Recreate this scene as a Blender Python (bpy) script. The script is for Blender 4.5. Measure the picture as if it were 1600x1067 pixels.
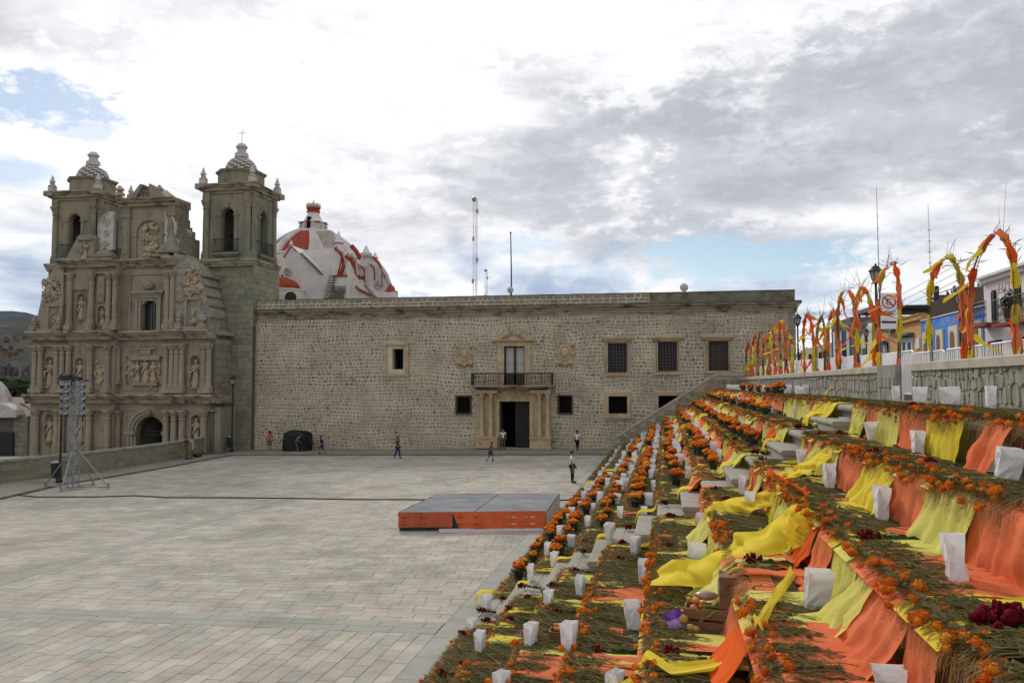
import bpy, math, random
from math import sin, cos, pi, radians, atan2, sqrt
from mathutils import Vector, Matrix, noise
for o in list(bpy.data.objects): bpy.data.objects.remove(o)
SC = bpy.context.scene
COL = SC.collection
R = random.Random(7)

# ---------------------------------------------------------------- camera, world, sun, exposure
FPX, CX, CY = 1290.0, 800.0, 533.5          # photograph is 1600 x 1067
YAW, PITCH, H = radians(10.53), radians(2.95), 5.1
CAMP = Vector((0, 0, H))
FWD = Vector((-sin(YAW)*cos(PITCH), cos(YAW)*cos(PITCH), sin(PITCH)))
RGT = Vector((cos(YAW), sin(YAW), 0))
UPV = Vector((sin(YAW)*sin(PITCH), -cos(YAW)*sin(PITCH), cos(PITCH)))
cd = bpy.data.cameras.new('camera'); cam = bpy.data.objects.new('camera', cd); COL.objects.link(cam)
cd.sensor_width = 36; cd.lens = FPX/1600*36; cd.clip_start = .1; cd.clip_end = 9000
cam.matrix_world = Matrix(((RGT.x, UPV.x, -FWD.x, 0), (RGT.y, UPV.y, -FWD.y, 0), (RGT.z, UPV.z, -FWD.z, H), (0, 0, 0, 1)))
SC.camera = cam
SC.render.resolution_x = 1024; SC.render.resolution_y = 682
SC.view_settings.view_transform = 'Standard'; SC.view_settings.look = 'None'
SC.view_settings.gamma = 1; SC.view_settings.use_curve_mapping = False
SC.view_settings.exposure = 0.22
SUN_AZ, SUN_EL = radians(-28), radians(34)  # azimuth from +Y towards +X

def ray(px, py):
    return FWD + RGT*((px-CX)/FPX) + UPV*((CY-py)/FPX)
def azel(px, py):
    d = ray(px, py).normalized()
    return atan2(d.x, d.y), math.asin(d.z)

w = bpy.data.worlds.new('World'); SC.world = w; w.use_nodes = True
nt = w.node_tree; nt.nodes.clear()
class NB:
    def __init__(s, nt): s.nt = nt; s.n = nt.nodes; s.l = nt.links
    def put(s, sock, v):
        if v is None: return
        if isinstance(v, bpy.types.NodeSocket): s.l.new(v, sock)
        elif isinstance(v, (tuple, list)):
            v = tuple(v)
            if len(v) == 3 and sock.type == 'RGBA': v = v+(1,)
            sock.default_value = v
        else: sock.default_value = v
    def m(s, op, a, b=None, c=None, clamp=False):
        x = s.n.new('ShaderNodeMath'); x.operation = op; x.use_clamp = clamp
        s.put(x.inputs[0], a); s.put(x.inputs[1], b); s.put(x.inputs[2], c)
        return x.outputs[0]
    def noise(s, vec, scale, detail=4, rough=.5, dist=0.0):
        x = s.n.new('ShaderNodeTexNoise'); s.put(x.inputs['Vector'], vec)
        s.put(x.inputs['Scale'], scale); s.put(x.inputs['Detail'], detail); s.put(x.inputs['Roughness'], rough); s.put(x.inputs['Distortion'], dist)
        return x.outputs['Fac']
    def ramp(s, fac, stops, interp='LINEAR'):
        x = s.n.new('ShaderNodeValToRGB'); s.put(x.inputs[0], fac); r = x.color_ramp; r.interpolation = interp
        while len(r.elements) < len(stops): r.elements.new(.5)
        for e, (p, c) in zip(r.elements, stops):
            e.position = p; e.color = tuple(c)+(1,) if len(c) == 3 else c
        return x.outputs[0]
    def mix(s, fac, a, b, mode='MIX'):
        x = s.n.new('ShaderNodeMix'); x.data_type = 'RGBA'; x.blend_type = mode
        s.put(x.inputs[0], fac); s.put(x.inputs[6], a); s.put(x.inputs[7], b); return x.outputs[2]
    def xyz(s, x, y, z):
        c = s.n.new('ShaderNodeCombineXYZ'); s.put(c.inputs[0], x); s.put(c.inputs[1], y); s.put(c.inputs[2], z); return c.outputs[0]
    def sep(s, v):
        c = s.n.new('ShaderNodeSeparateXYZ'); s.put(c.inputs[0], v); return c.outputs
    def maprange(s, v, a, b, c=0.0, d=1.0, smooth=True):
        x = s.n.new('ShaderNodeMapRange'); x.interpolation_type = 'SMOOTHSTEP' if smooth else 'LINEAR'
        s.put(x.inputs[0], v); s.put(x.inputs[1], a); s.put(x.inputs[2], b); s.put(x.inputs[3], c); s.put(x.inputs[4], d); return x.outputs[0]
def build_world():
    B = NB(nt)
    tc = B.n.new('ShaderNodeTexCoord'); g = B.sep(tc.outputs['Generated'])
    z = B.m('MAXIMUM', g[2], 0.0)
    den = B.m('ADD', z, .16)
    plane = B.xyz(B.m('DIVIDE', g[0], den), B.m('DIVIDE', g[1], den), 0.0)      # cloud deck seen in perspective
    n1 = B.noise(plane, 2.3, 9, .56, .35)
    n2 = B.noise(B.xyz(B.m('ADD', B.m('DIVIDE', g[0], den), 7.3), B.m('DIVIDE', g[1], den), 3.0), .75, 4, .5)
    n3 = B.noise(plane, 6.5, 7, .62, .3)
    az = B.m('ARCTAN2', g[0], g[1]); el = B.m('ARCSINE', g[2])
    # sun glow through the deck
    sd = Vector((sin(SUN_AZ)*cos(SUN_EL), cos(SUN_AZ)*cos(SUN_EL), sin(SUN_EL)))
    dt = B.m('ADD', B.m('ADD', B.m('MULTIPLY', g[0], sd.x), B.m('MULTIPLY', g[1], sd.y)), B.m('MULTIPLY', g[2], sd.z))
    glow = B.maprange(dt, .62, .99)
    # large grey bank to the upper right, bright to the left
    dens = B.m('ADD', B.m('MULTIPLY', n1, .95), B.m('MULTIPLY', n2, .45))
    dens = B.m('ADD', dens, B.m('MULTIPLY', B.m('SUBTRACT', n3, .5), .20))
    dens = B.m('SUBTRACT', dens, B.m('MULTIPLY', glow, .12))
    dens = B.m('SUBTRACT', dens, .055)
    fr = B.noise(B.xyz(B.m('MULTIPLY', az, 1.0), B.m('MULTIPLY', el, 1.9), 0.0), 34.0, 7, .62, .3); fr2 = B.noise(B.xyz(az, B.m('MULTIPLY', el, 2.2), 4.0), 11.0, 4, .55)
    def blob(px, py, rx, ry, k, noisy=.8):
        a0, e0 = azel(px, py)
        u = B.m('DIVIDE', B.m('SUBTRACT', az, a0), rx/FPX); v = B.m('DIVIDE', B.m('SUBTRACT', el, e0), ry/FPX)
        r = B.m('SQRT', B.m('ADD', B.m('MULTIPLY', u, u), B.m('MULTIPLY', v, v)))
        r = B.m('ADD', r, B.m('MULTIPLY', B.m('SUBTRACT', fr, .5), 2.9*noisy))
        r = B.m('ADD', r, B.m('MULTIPLY', B.m('SUBTRACT', fr2, .5), 2.6*noisy))
        return B.m('MULTIPLY', B.maprange(r, .55, 1.25, 1.0, 0.0), k)
    for b in ((1250, 230, 420, 140, .12), (880, 260, 330, 120, .10), (90, 30, 230, 70, .12), (560, 200, 150, 60, .03), (1480, 120, 300, 110, .08)):
        dens = B.m('ADD', dens, blob(*b))
    for b in ((520, 120, 300, 90, .12), (860, 45, 260, 50, .10), (150, 200, 200, 90, .08), (1100, 350, 380, 28, .12), (1050, 60, 160, 60, .05)):
        dens = B.m('SUBTRACT', dens, blob(*b))
    cloud = B.ramp(dens, [(.36, (.93, .935, .95)), (.50, (.84, .845, .87)), (.60, (.70, .71, .75)), (.70, (.55, .565, .61)), (.88, (.43, .45, .50))])
    # cumulus bank low over the roofs: second, closer structure
    cv = B.xyz(B.m('MULTIPLY', az, 1.0), B.m('MULTIPLY', el, 1.7), 0.0)
    cs = B.noise(B.xyz(B.m('MULTIPLY', az, .8), B.m('MULTIPLY', el, 5.0), 2.0), 5.0, 7, .55, .4); c1 = B.noise(cv, 8.0, 7, .5, .15); c2 = B.noise(cv, 26.0, 6, .6, .2)
    cum = blob(830, 410, 330, 95, 1.0, .4); cu = B.m('ADD', B.m('ADD', B.m('MULTIPLY', c1, B.m('ADD', .25, B.m('MULTIPLY', cum, .75))), B.m('MULTIPLY', cs, B.m('MULTIPLY', B.m('SUBTRACT', 1.0, cum), .75))), B.m('MULTIPLY', B.m('SUBTRACT', c2, .5), .16))
    cucol = B.ramp(cu, [(.34, (.30, .40, .58)), (.42, (.40, .49, .64)), (.49, (.62, .69, .79)), (.55, (.90, .905, .92)), (.61, (.92, .92, .93)), (.70, (.62, .66, .74))])
    low = B.m('MULTIPLY', B.maprange(B.m('ADD', el, B.m('MULTIPLY', B.m('SUBTRACT', c1, .5), .10)), .115, .19, 1.0, 0.0), .85)
    cloud = B.mix(low, cloud, cucol)
    # blue gaps
    gap = None
    for b in ((70, 150, 85, 30, .9, .95), (130, 203, 45, 15, .55, .6), (15, 262, 66, 22, .75, .5), (1160, 405, 190, 34, .95, .75), (1060, 392, 60, 16, .8, .8), (830, 385, 60, 16, .5, .8), (950, 425, 60, 10, .4, .8)):
        q = blob(b[0], b[1], b[2], b[3], b[4], b[5])
        gap = q if gap is None else B.m('MAXIMUM', gap, q)
    sky = B.n.new('ShaderNodeTexSky'); sky.sky_type = 'NISHITA'; sky.sun_disc = False
    sky.sun_elevation = SUN_EL; sky.sun_rotation = SUN_AZ; sky.air_density = 1.0; sky.dust_density = .3; sky.ozone_density = 1.0
    bs = B.n.new('ShaderNodeBackground'); B.l.new(sky.outputs[0], bs.inputs[0]); bs.inputs[1].default_value = .085
    bc = B.n.new('ShaderNodeBackground'); B.put(bc.inputs[0], cloud); bc.inputs[1].default_value = 1.0
    mx = B.n.new('ShaderNodeMixShader'); B.put(mx.inputs[0], gap); B.l.new(bc.outputs[0], mx.inputs[1]); B.l.new(bs.outputs[0], mx.inputs[2])
    out = B.n.new('ShaderNodeOutputWorld'); B.l.new(mx.outputs[0], out.inputs[0])
build_world()
sl = bpy.data.lights.new('sun', 'SUN'); sl.energy = 1.8; sl.angle = radians(14); sl.color = (1, .96, .9)
so = bpy.data.objects.new('sun', sl); COL.objects.link(so)
so.rotation_euler = Vector((-sin(SUN_AZ)*cos(SUN_EL), -cos(SUN_AZ)*cos(SUN_EL), -sin(SUN_EL))).to_track_quat('-Z', 'Y').to_euler()

# ---------------------------------------------------------------- picture point -> place on a known real surface
def onY(px, py, Y):
    d = ray(px, py); t = Y/d.y; return t*d.x, H+t*d.z
def onX(px, py, X):
    d = ray(px, py); t = X/d.x; return t*d.y, H+t*d.z
def onZ(px, py, z):
    d = ray(px, py); t = (z-H)/d.z; return t*d.x, t*d.y
TILT, X0 = .017, -4.06
def gz(x): return min(0.0, TILT*(x-X0))
def onG(px, py):
    d = ray(px, py); t = (TILT*(-X0)-H)/(d.z-TILT*d.x); return t*d.x, t*d.y, H+t*d.z
def proj(p):
    v = Vector(p)-CAMP; d = v.dot(FWD)
    return (CX+FPX*v.dot(RGT)/d, CY-FPX*v.dot(UPV)/d) if d > .05 else (-999, -999)

# ---------------------------------------------------------------- mesh helpers
class MB:
    def __init__(s): s.v = []; s.f = []; s.mi = []; s.m = 0
    def add(s, vs, fs):
        n = len(s.v); s.v.extend(vs); s.f.extend([tuple(i+n for i in f) for f in fs]); s.mi.extend([s.m]*len(fs)); return s
    def box(s, x0, x1, y0, y1, z0, z1):
        return s.add([(x0,y0,z0),(x1,y0,z0),(x1,y1,z0),(x0,y1,z0),(x0,y0,z1),(x1,y0,z1),(x1,y1,z1),(x0,y1,z1)],
                     [(0,3,2,1),(4,5,6,7),(0,1,5,4),(1,2,6,5),(2,3,7,6),(3,0,4,7)])
    def obox(s, c, ax, ay, az):  # centre and three half-axis vectors
        c = Vector(c); ax, ay, az = Vector(ax), Vector(ay), Vector(az)
        vs = [tuple(c+ax*i+ay*j+az*k) for k in (-1,1) for j in (-1,1) for i in (-1,1)]
        return s.add(vs, [(0,2,3,1),(4,5,7,6),(0,1,5,4),(1,3,7,5),(3,2,6,7),(2,0,4,6)])
    def tube(s, pts, rads, n=6, cap=True):
        pts = [Vector(p) for p in pts]
        if not isinstance(rads, (list, tuple)): rads = [rads]*len(pts)
        vs = []; fs = []; prev = None
        for i, p in enumerate(pts):
            t = (pts[min(i+1, len(pts)-1)]-pts[max(i-1, 0)])
            if t.length < 1e-9: t = Vector((0,0,1))
            t.normalize()
            a = Vector((0,0,1)) if abs(t.z) < .9 else Vector((1,0,0))
            if prev is not None: a = prev
            u = (a-t*a.dot(t)); u = u.normalized() if u.length > 1e-6 else t.orthogonal().normalized()
            prev = u; w_ = t.cross(u)
            for k in range(n):
                an = 2*pi*k/n; vs.append(tuple(p+(u*cos(an)+w_*sin(an))*rads[i]))
        for i in range(len(pts)-1):
            for k in range(n):
                fs.append((i*n+k, i*n+(k+1)%n, (i+1)*n+(k+1)%n, (i+1)*n+k))
        if cap: fs.append(tuple(range(n-1, -1, -1))); fs.append(tuple((len(pts)-1)*n+k for k in range(n)))
        return s.add(vs, fs)
    def lathe(s, c, prof, n=12, sx=1, sy=1, rot=0):
        vs = []; fs = []
        for r, z in prof:
            for k in range(n):
                a = 2*pi*k/n+rot; vs.append((c[0]+r*cos(a)*sx, c[1]+r*sin(a)*sy, c[2]+z))
        m = len(prof)
        for i in range(m-1):
            for k in range(n): fs.append((i*n+k, i*n+(k+1)%n, (i+1)*n+(k+1)%n, (i+1)*n+k))
        if prof[0][0] > 1e-4: fs.append(tuple(range(n-1, -1, -1)))
        if prof[-1][0] > 1e-4: fs.append(tuple((m-1)*n+k for k in range(n)))
        return s.add(vs, fs)
    def ball(s, c, r, n=8, m=5, sx=1, sy=1, sz=1, jit=0, rnd=None):
        vs = [(c[0], c[1], c[2]-r*sz)]
        for i in range(1, m):
            ph = -pi/2+pi*i/m
            for k in range(n):
                a = 2*pi*k/n+(.5*i)*2*pi/n; q = r*(1+(rnd.uniform(-jit, jit) if jit else 0))
                vs.append((c[0]+q*cos(ph)*cos(a)*sx, c[1]+q*cos(ph)*sin(a)*sy, c[2]+q*sin(ph)*sz))
        vs.append((c[0], c[1], c[2]+r*sz)); fs = []
        for k in range(n): fs.append((0, 1+(k+1)%n, 1+k))
        for i in range(m-2):
            for k in range(n): fs.append((1+i*n+k, 1+i*n+(k+1)%n, 1+(i+1)*n+(k+1)%n, 1+(i+1)*n+k))
        t = len(vs)-1
        for k in range(n): fs.append((1+(m-2)*n+k, 1+(m-2)*n+(k+1)%n, t))
        return s.add(vs, fs)
    def prismY(s, poly, y0, y1):   # polygon in XZ (counter-clockwise seen from -Y) extruded along Y
        n = len(poly); vs = [(x, y0, z) for x, z in poly]+[(x, y1, z) for x, z in poly]
        fs = [tuple(range(n)), tuple(range(2*n-1, n-1, -1))]
        for i in range(n): fs.append((i, i+n, (i+1)%n+n, (i+1)%n))
        return s.add(vs, fs)
    def prismX(s, poly, x0, x1):   # polygon in YZ extruded along X
        n = len(poly); vs = [(x0, y, z) for y, z in poly]+[(x1, y, z) for y, z in poly]
        fs = [tuple(range(n-1, -1, -1)), tuple(range(n, 2*n))]
        for i in range(n): fs.append((i, (i+1)%n, (i+1)%n+n, i+n))
        return s.add(vs, fs)
    def prismZ(s, poly, z0, z1):
        n = len(poly)
        z0f = z0 if callable(z0) else (lambda x, y: z0); z1f = z1 if callable(z1) else (lambda x, y: z1)
        vs = [(x, y, z0f(x, y)) for x, y in poly]+[(x, y, z1f(x, y)) for x, y in poly]
        fs = [tuple(range(n-1, -1, -1)), tuple(range(n, 2*n))]
        for i in range(n): fs.append((i, (i+1)%n, (i+1)%n+n, i+n))
        return s.add(vs, fs)
    def grid(s, P, closed=False):   # rows of points
        h, wd = len(P), len(P[0]); vs = [tuple(p) for r in P for p in r]; fs = []
        for i in range(h-1):
            for j in range(wd-1): fs.append((i*wd+j, i*wd+j+1, (i+1)*wd+j+1, (i+1)*wd+j))
        return s.add(vs, fs)
    def xf(s, M):
        s.v = [tuple(M @ Vector(p)) for p in s.v]; return s
    def mesh(s, name, mats, smooth=False):
        me = bpy.data.meshes.new(name); me.from_pydata(s.v, [], s.f)
        if not isinstance(mats, (list, tuple)): mats = [mats]
        for m_ in mats: me.materials.append(m_)
        if len(mats) > 1: me.polygons.foreach_set('material_index', s.mi)
        if smooth: me.polygons.foreach_set('use_smooth', [True]*len(me.polygons))
        me.update(); return me
    def build(s, name, mats, parent=None, smooth=False, loc=None, kind=None, label=None):
        o = bpy.data.objects.new(name, s.mesh(name, mats, smooth)); COL.objects.link(o)
        if parent: o.parent = parent
        if loc: o.location = loc
        if kind: o['kind'] = kind
        if label: o['label'] = label
        return o
def link(name, me, parent=None, loc=(0,0,0), rot=None, scale=None):
    o = bpy.data.objects.new(name, me); COL.objects.link(o); o.location = loc
    if rot is not None: o.rotation_euler = rot
    if scale is not None: o.scale = scale if isinstance(scale, (tuple, list)) else (scale,)*3
    if parent: o.parent = parent
    return o
def tag(o, label, cat, group=None, kind=None):
    o['label'] = label; o['category'] = cat
    if group: o['group'] = group
    if kind: o['kind'] = kind
    return o
def thing(name, label, cat, loc=(0,0,0), rz=0, group=None):
    o = bpy.data.objects.new(name, None); COL.objects.link(o); o.location = loc; o.rotation_euler = (0,0,rz); o.empty_display_size = .2
    return tag(o, label, cat, group)
def struct(o): o['kind'] = 'structure'; return o
def dup(root, loc, rz=0, label=None, group=None, scale=1):
    r = root.copy(); COL.objects.link(r); r.location = loc; r.rotation_euler = (0,0,rz); r.scale = (scale,)*3
    if label: r['label'] = label
    if group: r['group'] = group
    for ch in list(root.children):
        c = ch.copy(); COL.objects.link(c); c.parent = r
        for gch in ch.children:
            d = gch.copy(); COL.objects.link(d); d.parent = c
    return r
ORD = ['first','second','third','fourth','fifth','sixth','seventh','eighth','ninth','tenth','eleventh','twelfth','thirteenth','fourteenth','fifteenth','sixteenth','seventeenth','eighteenth','nineteenth','twentieth']
TENS = {20: 'twenty', 30: 'thirty', 40: 'forty', 50: 'fifty', 60: 'sixty'}
def ordw(i):   # 0-based
    if i < 20: return ORD[i]
    n = i+1; t, u = n//10*10, n % 10
    return (TENS[t]+'-'+ORD[u-1]) if u else TENS[t][:-1]+'ieth'

# ---------------------------------------------------------------- materials
def mat(name, base, rough=.8, spec=.3, metal=0, var=0.0, island=None, nscale=3.0, bump=0.0, bscale=40.0, hue=None, trans=0, dirt=None, alpha=None, emit=None, stretch=None, objrand=False):
    """base colour; island: list of ramp stops by loose piece; var: mottling; dirt: (colour, scale, lo, hi)"""
    m = bpy.data.materials.new(name); m.use_nodes = True; B = NB(m.node_tree); B.n.clear()
    out = B.n.new('ShaderNodeOutputMaterial'); p = B.n.new('ShaderNodeBsdfPrincipled'); B.l.new(p.outputs[0], out.inputs[0])
    geo = B.n.new('ShaderNodeNewGeometry'); pos = geo.outputs['Position']
    if stretch: 
        s_ = B.sep(pos); pos = B.xyz(B.m('MULTIPLY', s_[0], stretch[0]), B.m('MULTIPLY', s_[1], stretch[1]), B.m('MULTIPLY', s_[2], stretch[2]))
    col = tuple(base)+(1,)
    if island:
        f = geo.outputs['Random Per Island']
        if objrand:
            oi = B.n.new('ShaderNodeObjectInfo'); f = B.m('FRACT', B.m('ADD', f, oi.outputs['Random']))
        col = B.ramp(f, island)
    if var:
        n = B.noise(pos, nscale, 6, .6)
        v = B.maprange(n, .3, .7, 1-var, 1+var*.7, False)
        col = B.mix(1.0, col, B.xyz(v, v, v), 'MULTIPLY')
    if hue:
        n = B.noise(pos, nscale*.37, 4, .6); col = B.mix(B.maprange(n, .42, .62), col, hue)
    if dirt:
        n = B.noise(pos, dirt[1], 7, .65); col = B.mix(B.maprange(n, dirt[2], dirt[3]), col, dirt[0])
    B.put(p.inputs['Base Color'], col); p.inputs['Roughness'].default_value = rough
    p.inputs['Specular IOR Level'].default_value = spec; p.inputs['Metallic'].default_value = metal
    if trans:
        tr = B.n.new('ShaderNodeBsdfTranslucent'); B.put(tr.inputs[0], col); mx = B.n.new('ShaderNodeMixShader'); mx.inputs[0].default_value = trans
        B.l.new(p.outputs[0], mx.inputs[1]); B.l.new(tr.outputs[0], mx.inputs[2]); B.l.new(mx.outputs[0], out.inputs[0])
    if bump:
        b = B.n.new('ShaderNodeBump'); b.inputs['Strength'].default_value = bump; b.inputs['Distance'].default_value = .02
        B.put(b.inputs['Height'], B.noise(pos, bscale, 5, .6)); B.l.new(b.outputs[0], p.inputs['Normal'])
    return m
def stops(*cols):
    n = len(cols); return [(i/max(1, n-1), c) for i, c in enumerate(cols)]
M = {}
M['mortar'] = mat('cream_mortar', (.54,.47,.35), .9, .1, var=.22, nscale=.9, bump=.5, bscale=30, dirt=((.38,.325,.235), .35, .48, .68))
M['rubble'] = mat('greenish_rubble_stone', (.3,.28,.22), .9, .15, island=stops((.16,.16,.13),(.24,.235,.18),(.30,.27,.20),(.35,.30,.21),(.25,.26,.215),(.39,.34,.25),(.20,.18,.135),(.31,.30,.245),(.34,.285,.195),(.23,.24,.20)), var=.25, nscale=2.2, bump=.7, bscale=25, dirt=((.33,.285,.20), .3, .5, .66))
M['carvedch'] = mat('church_carving', (.43,.345,.235), .85, .2, var=.28, nscale=2.5, bump=.5, bscale=22, dirt=((.19,.165,.125), 1.8, .5, .7))
M['carved'] = mat('carved_ochre_stone', (.44,.34,.21), .85, .2, var=.22, nscale=1.6, bump=.4, bscale=18, dirt=((.20,.165,.12), 1.3, .54, .74))
M['facade'] = mat('church_front_stone', (.305,.25,.175), .88, .15, var=.28, nscale=1.1, bump=.4, bscale=12, hue=(.30,.265,.20), dirt=((.14,.125,.10), 1.3, .52, .74), stretch=(1,1,.38))
M['green'] = mat('green_quarry_stone', (.205,.20,.145), .88, .15, var=.25, nscale=1.2, bump=.4, bscale=14, hue=(.28,.24,.165), dirt=((.12,.115,.09), 1.3, .50, .72), stretch=(1,1,.38))
M['ashlar'] = mat('green_ashlar_block', (.3,.28,.2), .88, .15, island=stops((.17,.17,.125),(.21,.215,.16),(.26,.235,.16),(.20,.21,.165),(.29,.255,.175),(.235,.205,.13)), objrand=True, var=.22, nscale=2.5, bump=.4, bscale=20)
M['grayashlar'] = mat('grey_ashlar_block', (.3,.28,.2), .88, .15, island=stops((.235,.215,.165),(.27,.245,.19),(.205,.195,.155),(.30,.265,.20)), objrand=True, var=.2, nscale=2.0, bump=.4, bscale=20, dirt=((.13,.12,.10), .8, .55, .75))
M['joint'] = mat('dark_stone_joint', (.13,.12,.095), .95, .1, var=.2)
M['palejoint'] = mat('pale_stone_joint', (.36,.31,.23), .95, .1, var=.2)
M['cornice'] = mat('weathered_cornice', (.33,.275,.19), .9, .1, var=.25, nscale=1.2, dirt=((.085,.08,.07), .9, .46, .66), bump=.4, bscale=15, stretch=(1,1,3))
M['darkcap'] = mat('blackened_coping', (.13,.12,.10), .95, .1, var=.4, nscale=2.0, dirt=((.25,.23,.19), 2.0, .52, .7), bump=.5)
M['paletop'] = mat('pale_weathered_mortar', (.30,.28,.245), .9, .1, var=.25, nscale=1.5, dirt=((.16,.15,.13), 1.2, .55, .75))
M['white'] = mat('whitewash', (.66,.62,.58), .85, .15, var=.14, nscale=.7, dirt=((.46,.42,.38), .5, .52, .75))
M['red'] = mat('oxide_red_paint', (.30,.055,.035), .85, .15, var=.25, nscale=1.5)
M['black'] = mat('black_iron', (.012,.012,.013), .45, .4)
M['dark'] = mat('painted_dark_interior', (.008,.008,.008), .95, .05)  # near-black colour paints the shade inside rooms and doorways
M['doorwood'] = mat('dark_brown_wood', (.022,.017,.014), .6, .3, var=.3, nscale=4, stretch=(6,6,.6))
M['brownwood'] = mat('brown_wood_frame', (.075,.04,.022), .6, .3, var=.3, nscale=6, stretch=(6,6,.6))
M['glass'] = mat('dim_window_glass', (.03,.032,.036), .12, .5)
M['curtain'] = mat('white_lace_curtain', (.42,.43,.43), .8, .2, var=.1, nscale=8)
M['steel'] = mat('galvanised_steel', (.30,.30,.31), .42, .5, metal=.6, var=.15, nscale=5)
M['paver'] = mat('concrete_paver', (.3,.28,.2), .95, .06, island=stops((.35,.322,.265),(.375,.335,.275),(.395,.365,.305),(.325,.315,.27),(.37,.345,.275),(.43,.395,.335),(.335,.325,.28),(.385,.335,.28),(.43,.375,.32),(.36,.355,.305)), objrand=True, var=.20, nscale=1.1, bump=.25, bscale=60, dirt=((.255,.24,.20), .30, .47, .70))
M['paverjoint'] = mat('sand_joint', (.13,.12,.10), .95, .1, var=.2)
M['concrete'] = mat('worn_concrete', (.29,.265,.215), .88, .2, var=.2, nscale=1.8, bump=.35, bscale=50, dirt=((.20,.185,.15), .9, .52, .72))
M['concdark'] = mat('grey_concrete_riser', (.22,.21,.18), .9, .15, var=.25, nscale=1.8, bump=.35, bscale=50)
M['capstone'] = mat('cream_coping', (.43,.39,.31), .88, .2, var=.18, nscale=1.5, bump=.35, bscale=40, dirt=((.24,.22,.18), 1.4, .52, .75))
M['slab'] = mat('rough_green_slab', (.3,.28,.2), .9, .15, island=stops((.25,.245,.20),(.31,.29,.235),(.28,.28,.24),(.34,.31,.24),(.29,.27,.21)), objrand=True, var=.35, nscale=5, bump=1.0, bscale=14, dirt=((.17,.16,.125), 4, .5, .66), stretch=(1,1,.35))
M['asphalt'] = mat('asphalt', (.06,.06,.06), .9, .2, var=.2)
M['earth'] = mat('dry_earth', (.16,.125,.085), .95, .1, var=.3, nscale=.02)
# ---------------------------------------------------------------- stonework laid piece by piece
def stonework(parent, name, O, U, W, Hh, m, rowh=.27, avg=.3, gap=.03, jit=.02, proud=.03, holes=(), single=False, rnd=R, mask=None, cut=.22, N=None, big=0.0, zfun=None, kind='stuff', limit=300, warp=0):
    """rows of stones on the upright plane through O along U (unit, horizontal); holes in (u0,u1,v0,v1)"""
    O = Vector(O); U = Vector(U).normalized(); V = Vector((0,0,1)); N = Vector(N).normalized() if N else Vector((U.y, -U.x, 0))
    mb = MB(); v = 0.0; cnt = 0; wob = (lambda a, b: warp*noise.noise(Vector((a*.35, b*.5, 2.7)))+warp*.35*noise.noise(Vector((a*1.3, b*1.3, 5)))) if warp else (lambda a, b: 0)
    while v < Hh-.03:
        rh = min(rowh*rnd.uniform(.82, 1.2), Hh-v)
        if Hh-v-rh < rowh*.35: rh = Hh-v
        u = -avg*rnd.random()*.7 if not single else 0
        while u < W-.02:
            wd = avg*rnd.uniform(.6, 1.45)*(1+(.45*noise.noise(Vector((u*.22, v*.4, 11))) if warp else 0)); u1 = min(u+wd, W)
            if W-u1 < avg*.3: u1 = W
            a, b = max(u, 0), u1
            cu, cv = (a+b)/2, v+rh/2
            ok = b-a > avg*.22
            for h in holes:
                if a < h[1] and b > h[0] and v < h[3]-.02 and v+rh > h[2]+.02:
                    if h[0]-a > avg*.3: b = h[0]
                    elif b-h[1] > avg*.3: a = h[1]
                    else: ok = False
            if ok and mask and not mask(cu, cv): ok = False
            if ok:
                g = gap/2*(1+(.9*noise.noise(Vector((cu*.25, cv*.5, 3))) if warp else 0)); j = lambda: rnd.uniform(-jit, jit)
                x0, x1, y0, y1 = a+g+j()*.5, b-g+j()*.5, v+g, v+rh-g
                c = min(x1-x0, y1-y0)*cut
                P = [(x0+c,y0+j()),(x1-c,y0+j()),(x1+j(),y0+c),(x1+j(),y1-c),(x1-c,y1+j()),(x0+c,y1+j()),(x0+j(),y1-c),(x0+j(),y0+c)]
                d = proud*rnd.uniform(.6, 1.3); ins = min(.02, gap*.5)
                cx, cy = (x0+x1)/2, (y0+y1)/2
                base = []; top = []
                for (px_, py_) in P:
                    q = O+U*px_+V*(py_+wob(px_, py_)); base.append(q-N*.01)
                    kx = px_+(cx-px_)*ins/max(.05, abs(x1-x0)/2); ky = py_+(cy-py_)*ins/max(.05, abs(y1-y0)/2)
                    top.append(O+U*kx+V*(ky+wob(px_, py_))+N*d)
                fs = [tuple(range(8, 16))]+[(i, (i+1)%8, (i+1)%8+8, i+8) for i in range(8)]
                if single and cnt < limit:
                    c0 = O+U*cx+V*cy; q = MB().add([tuple(t-c0) for t in base+top], fs)
                    q.build(name, m, parent, loc=c0); cnt += 1
                else: mb.add([tuple(t) for t in base+top], fs)
            u = u1
        v += rh
    if mb.f: 
        o = mb.build(name, m, parent)
        if kind: o['kind'] = kind
        return o

# ================================================================ GROUND
g = MB(); S = 4000
gy = [(-S,-200),(S,-200),(S,S),(-S,S)]
g.add([(-S,-200,-2.2),(S,-200,-2.2),(S,S,-2.2),(-S,S,-2.2)], [(0,1,2,3)])
struct(g.build('ground', M['earth']))
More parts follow.
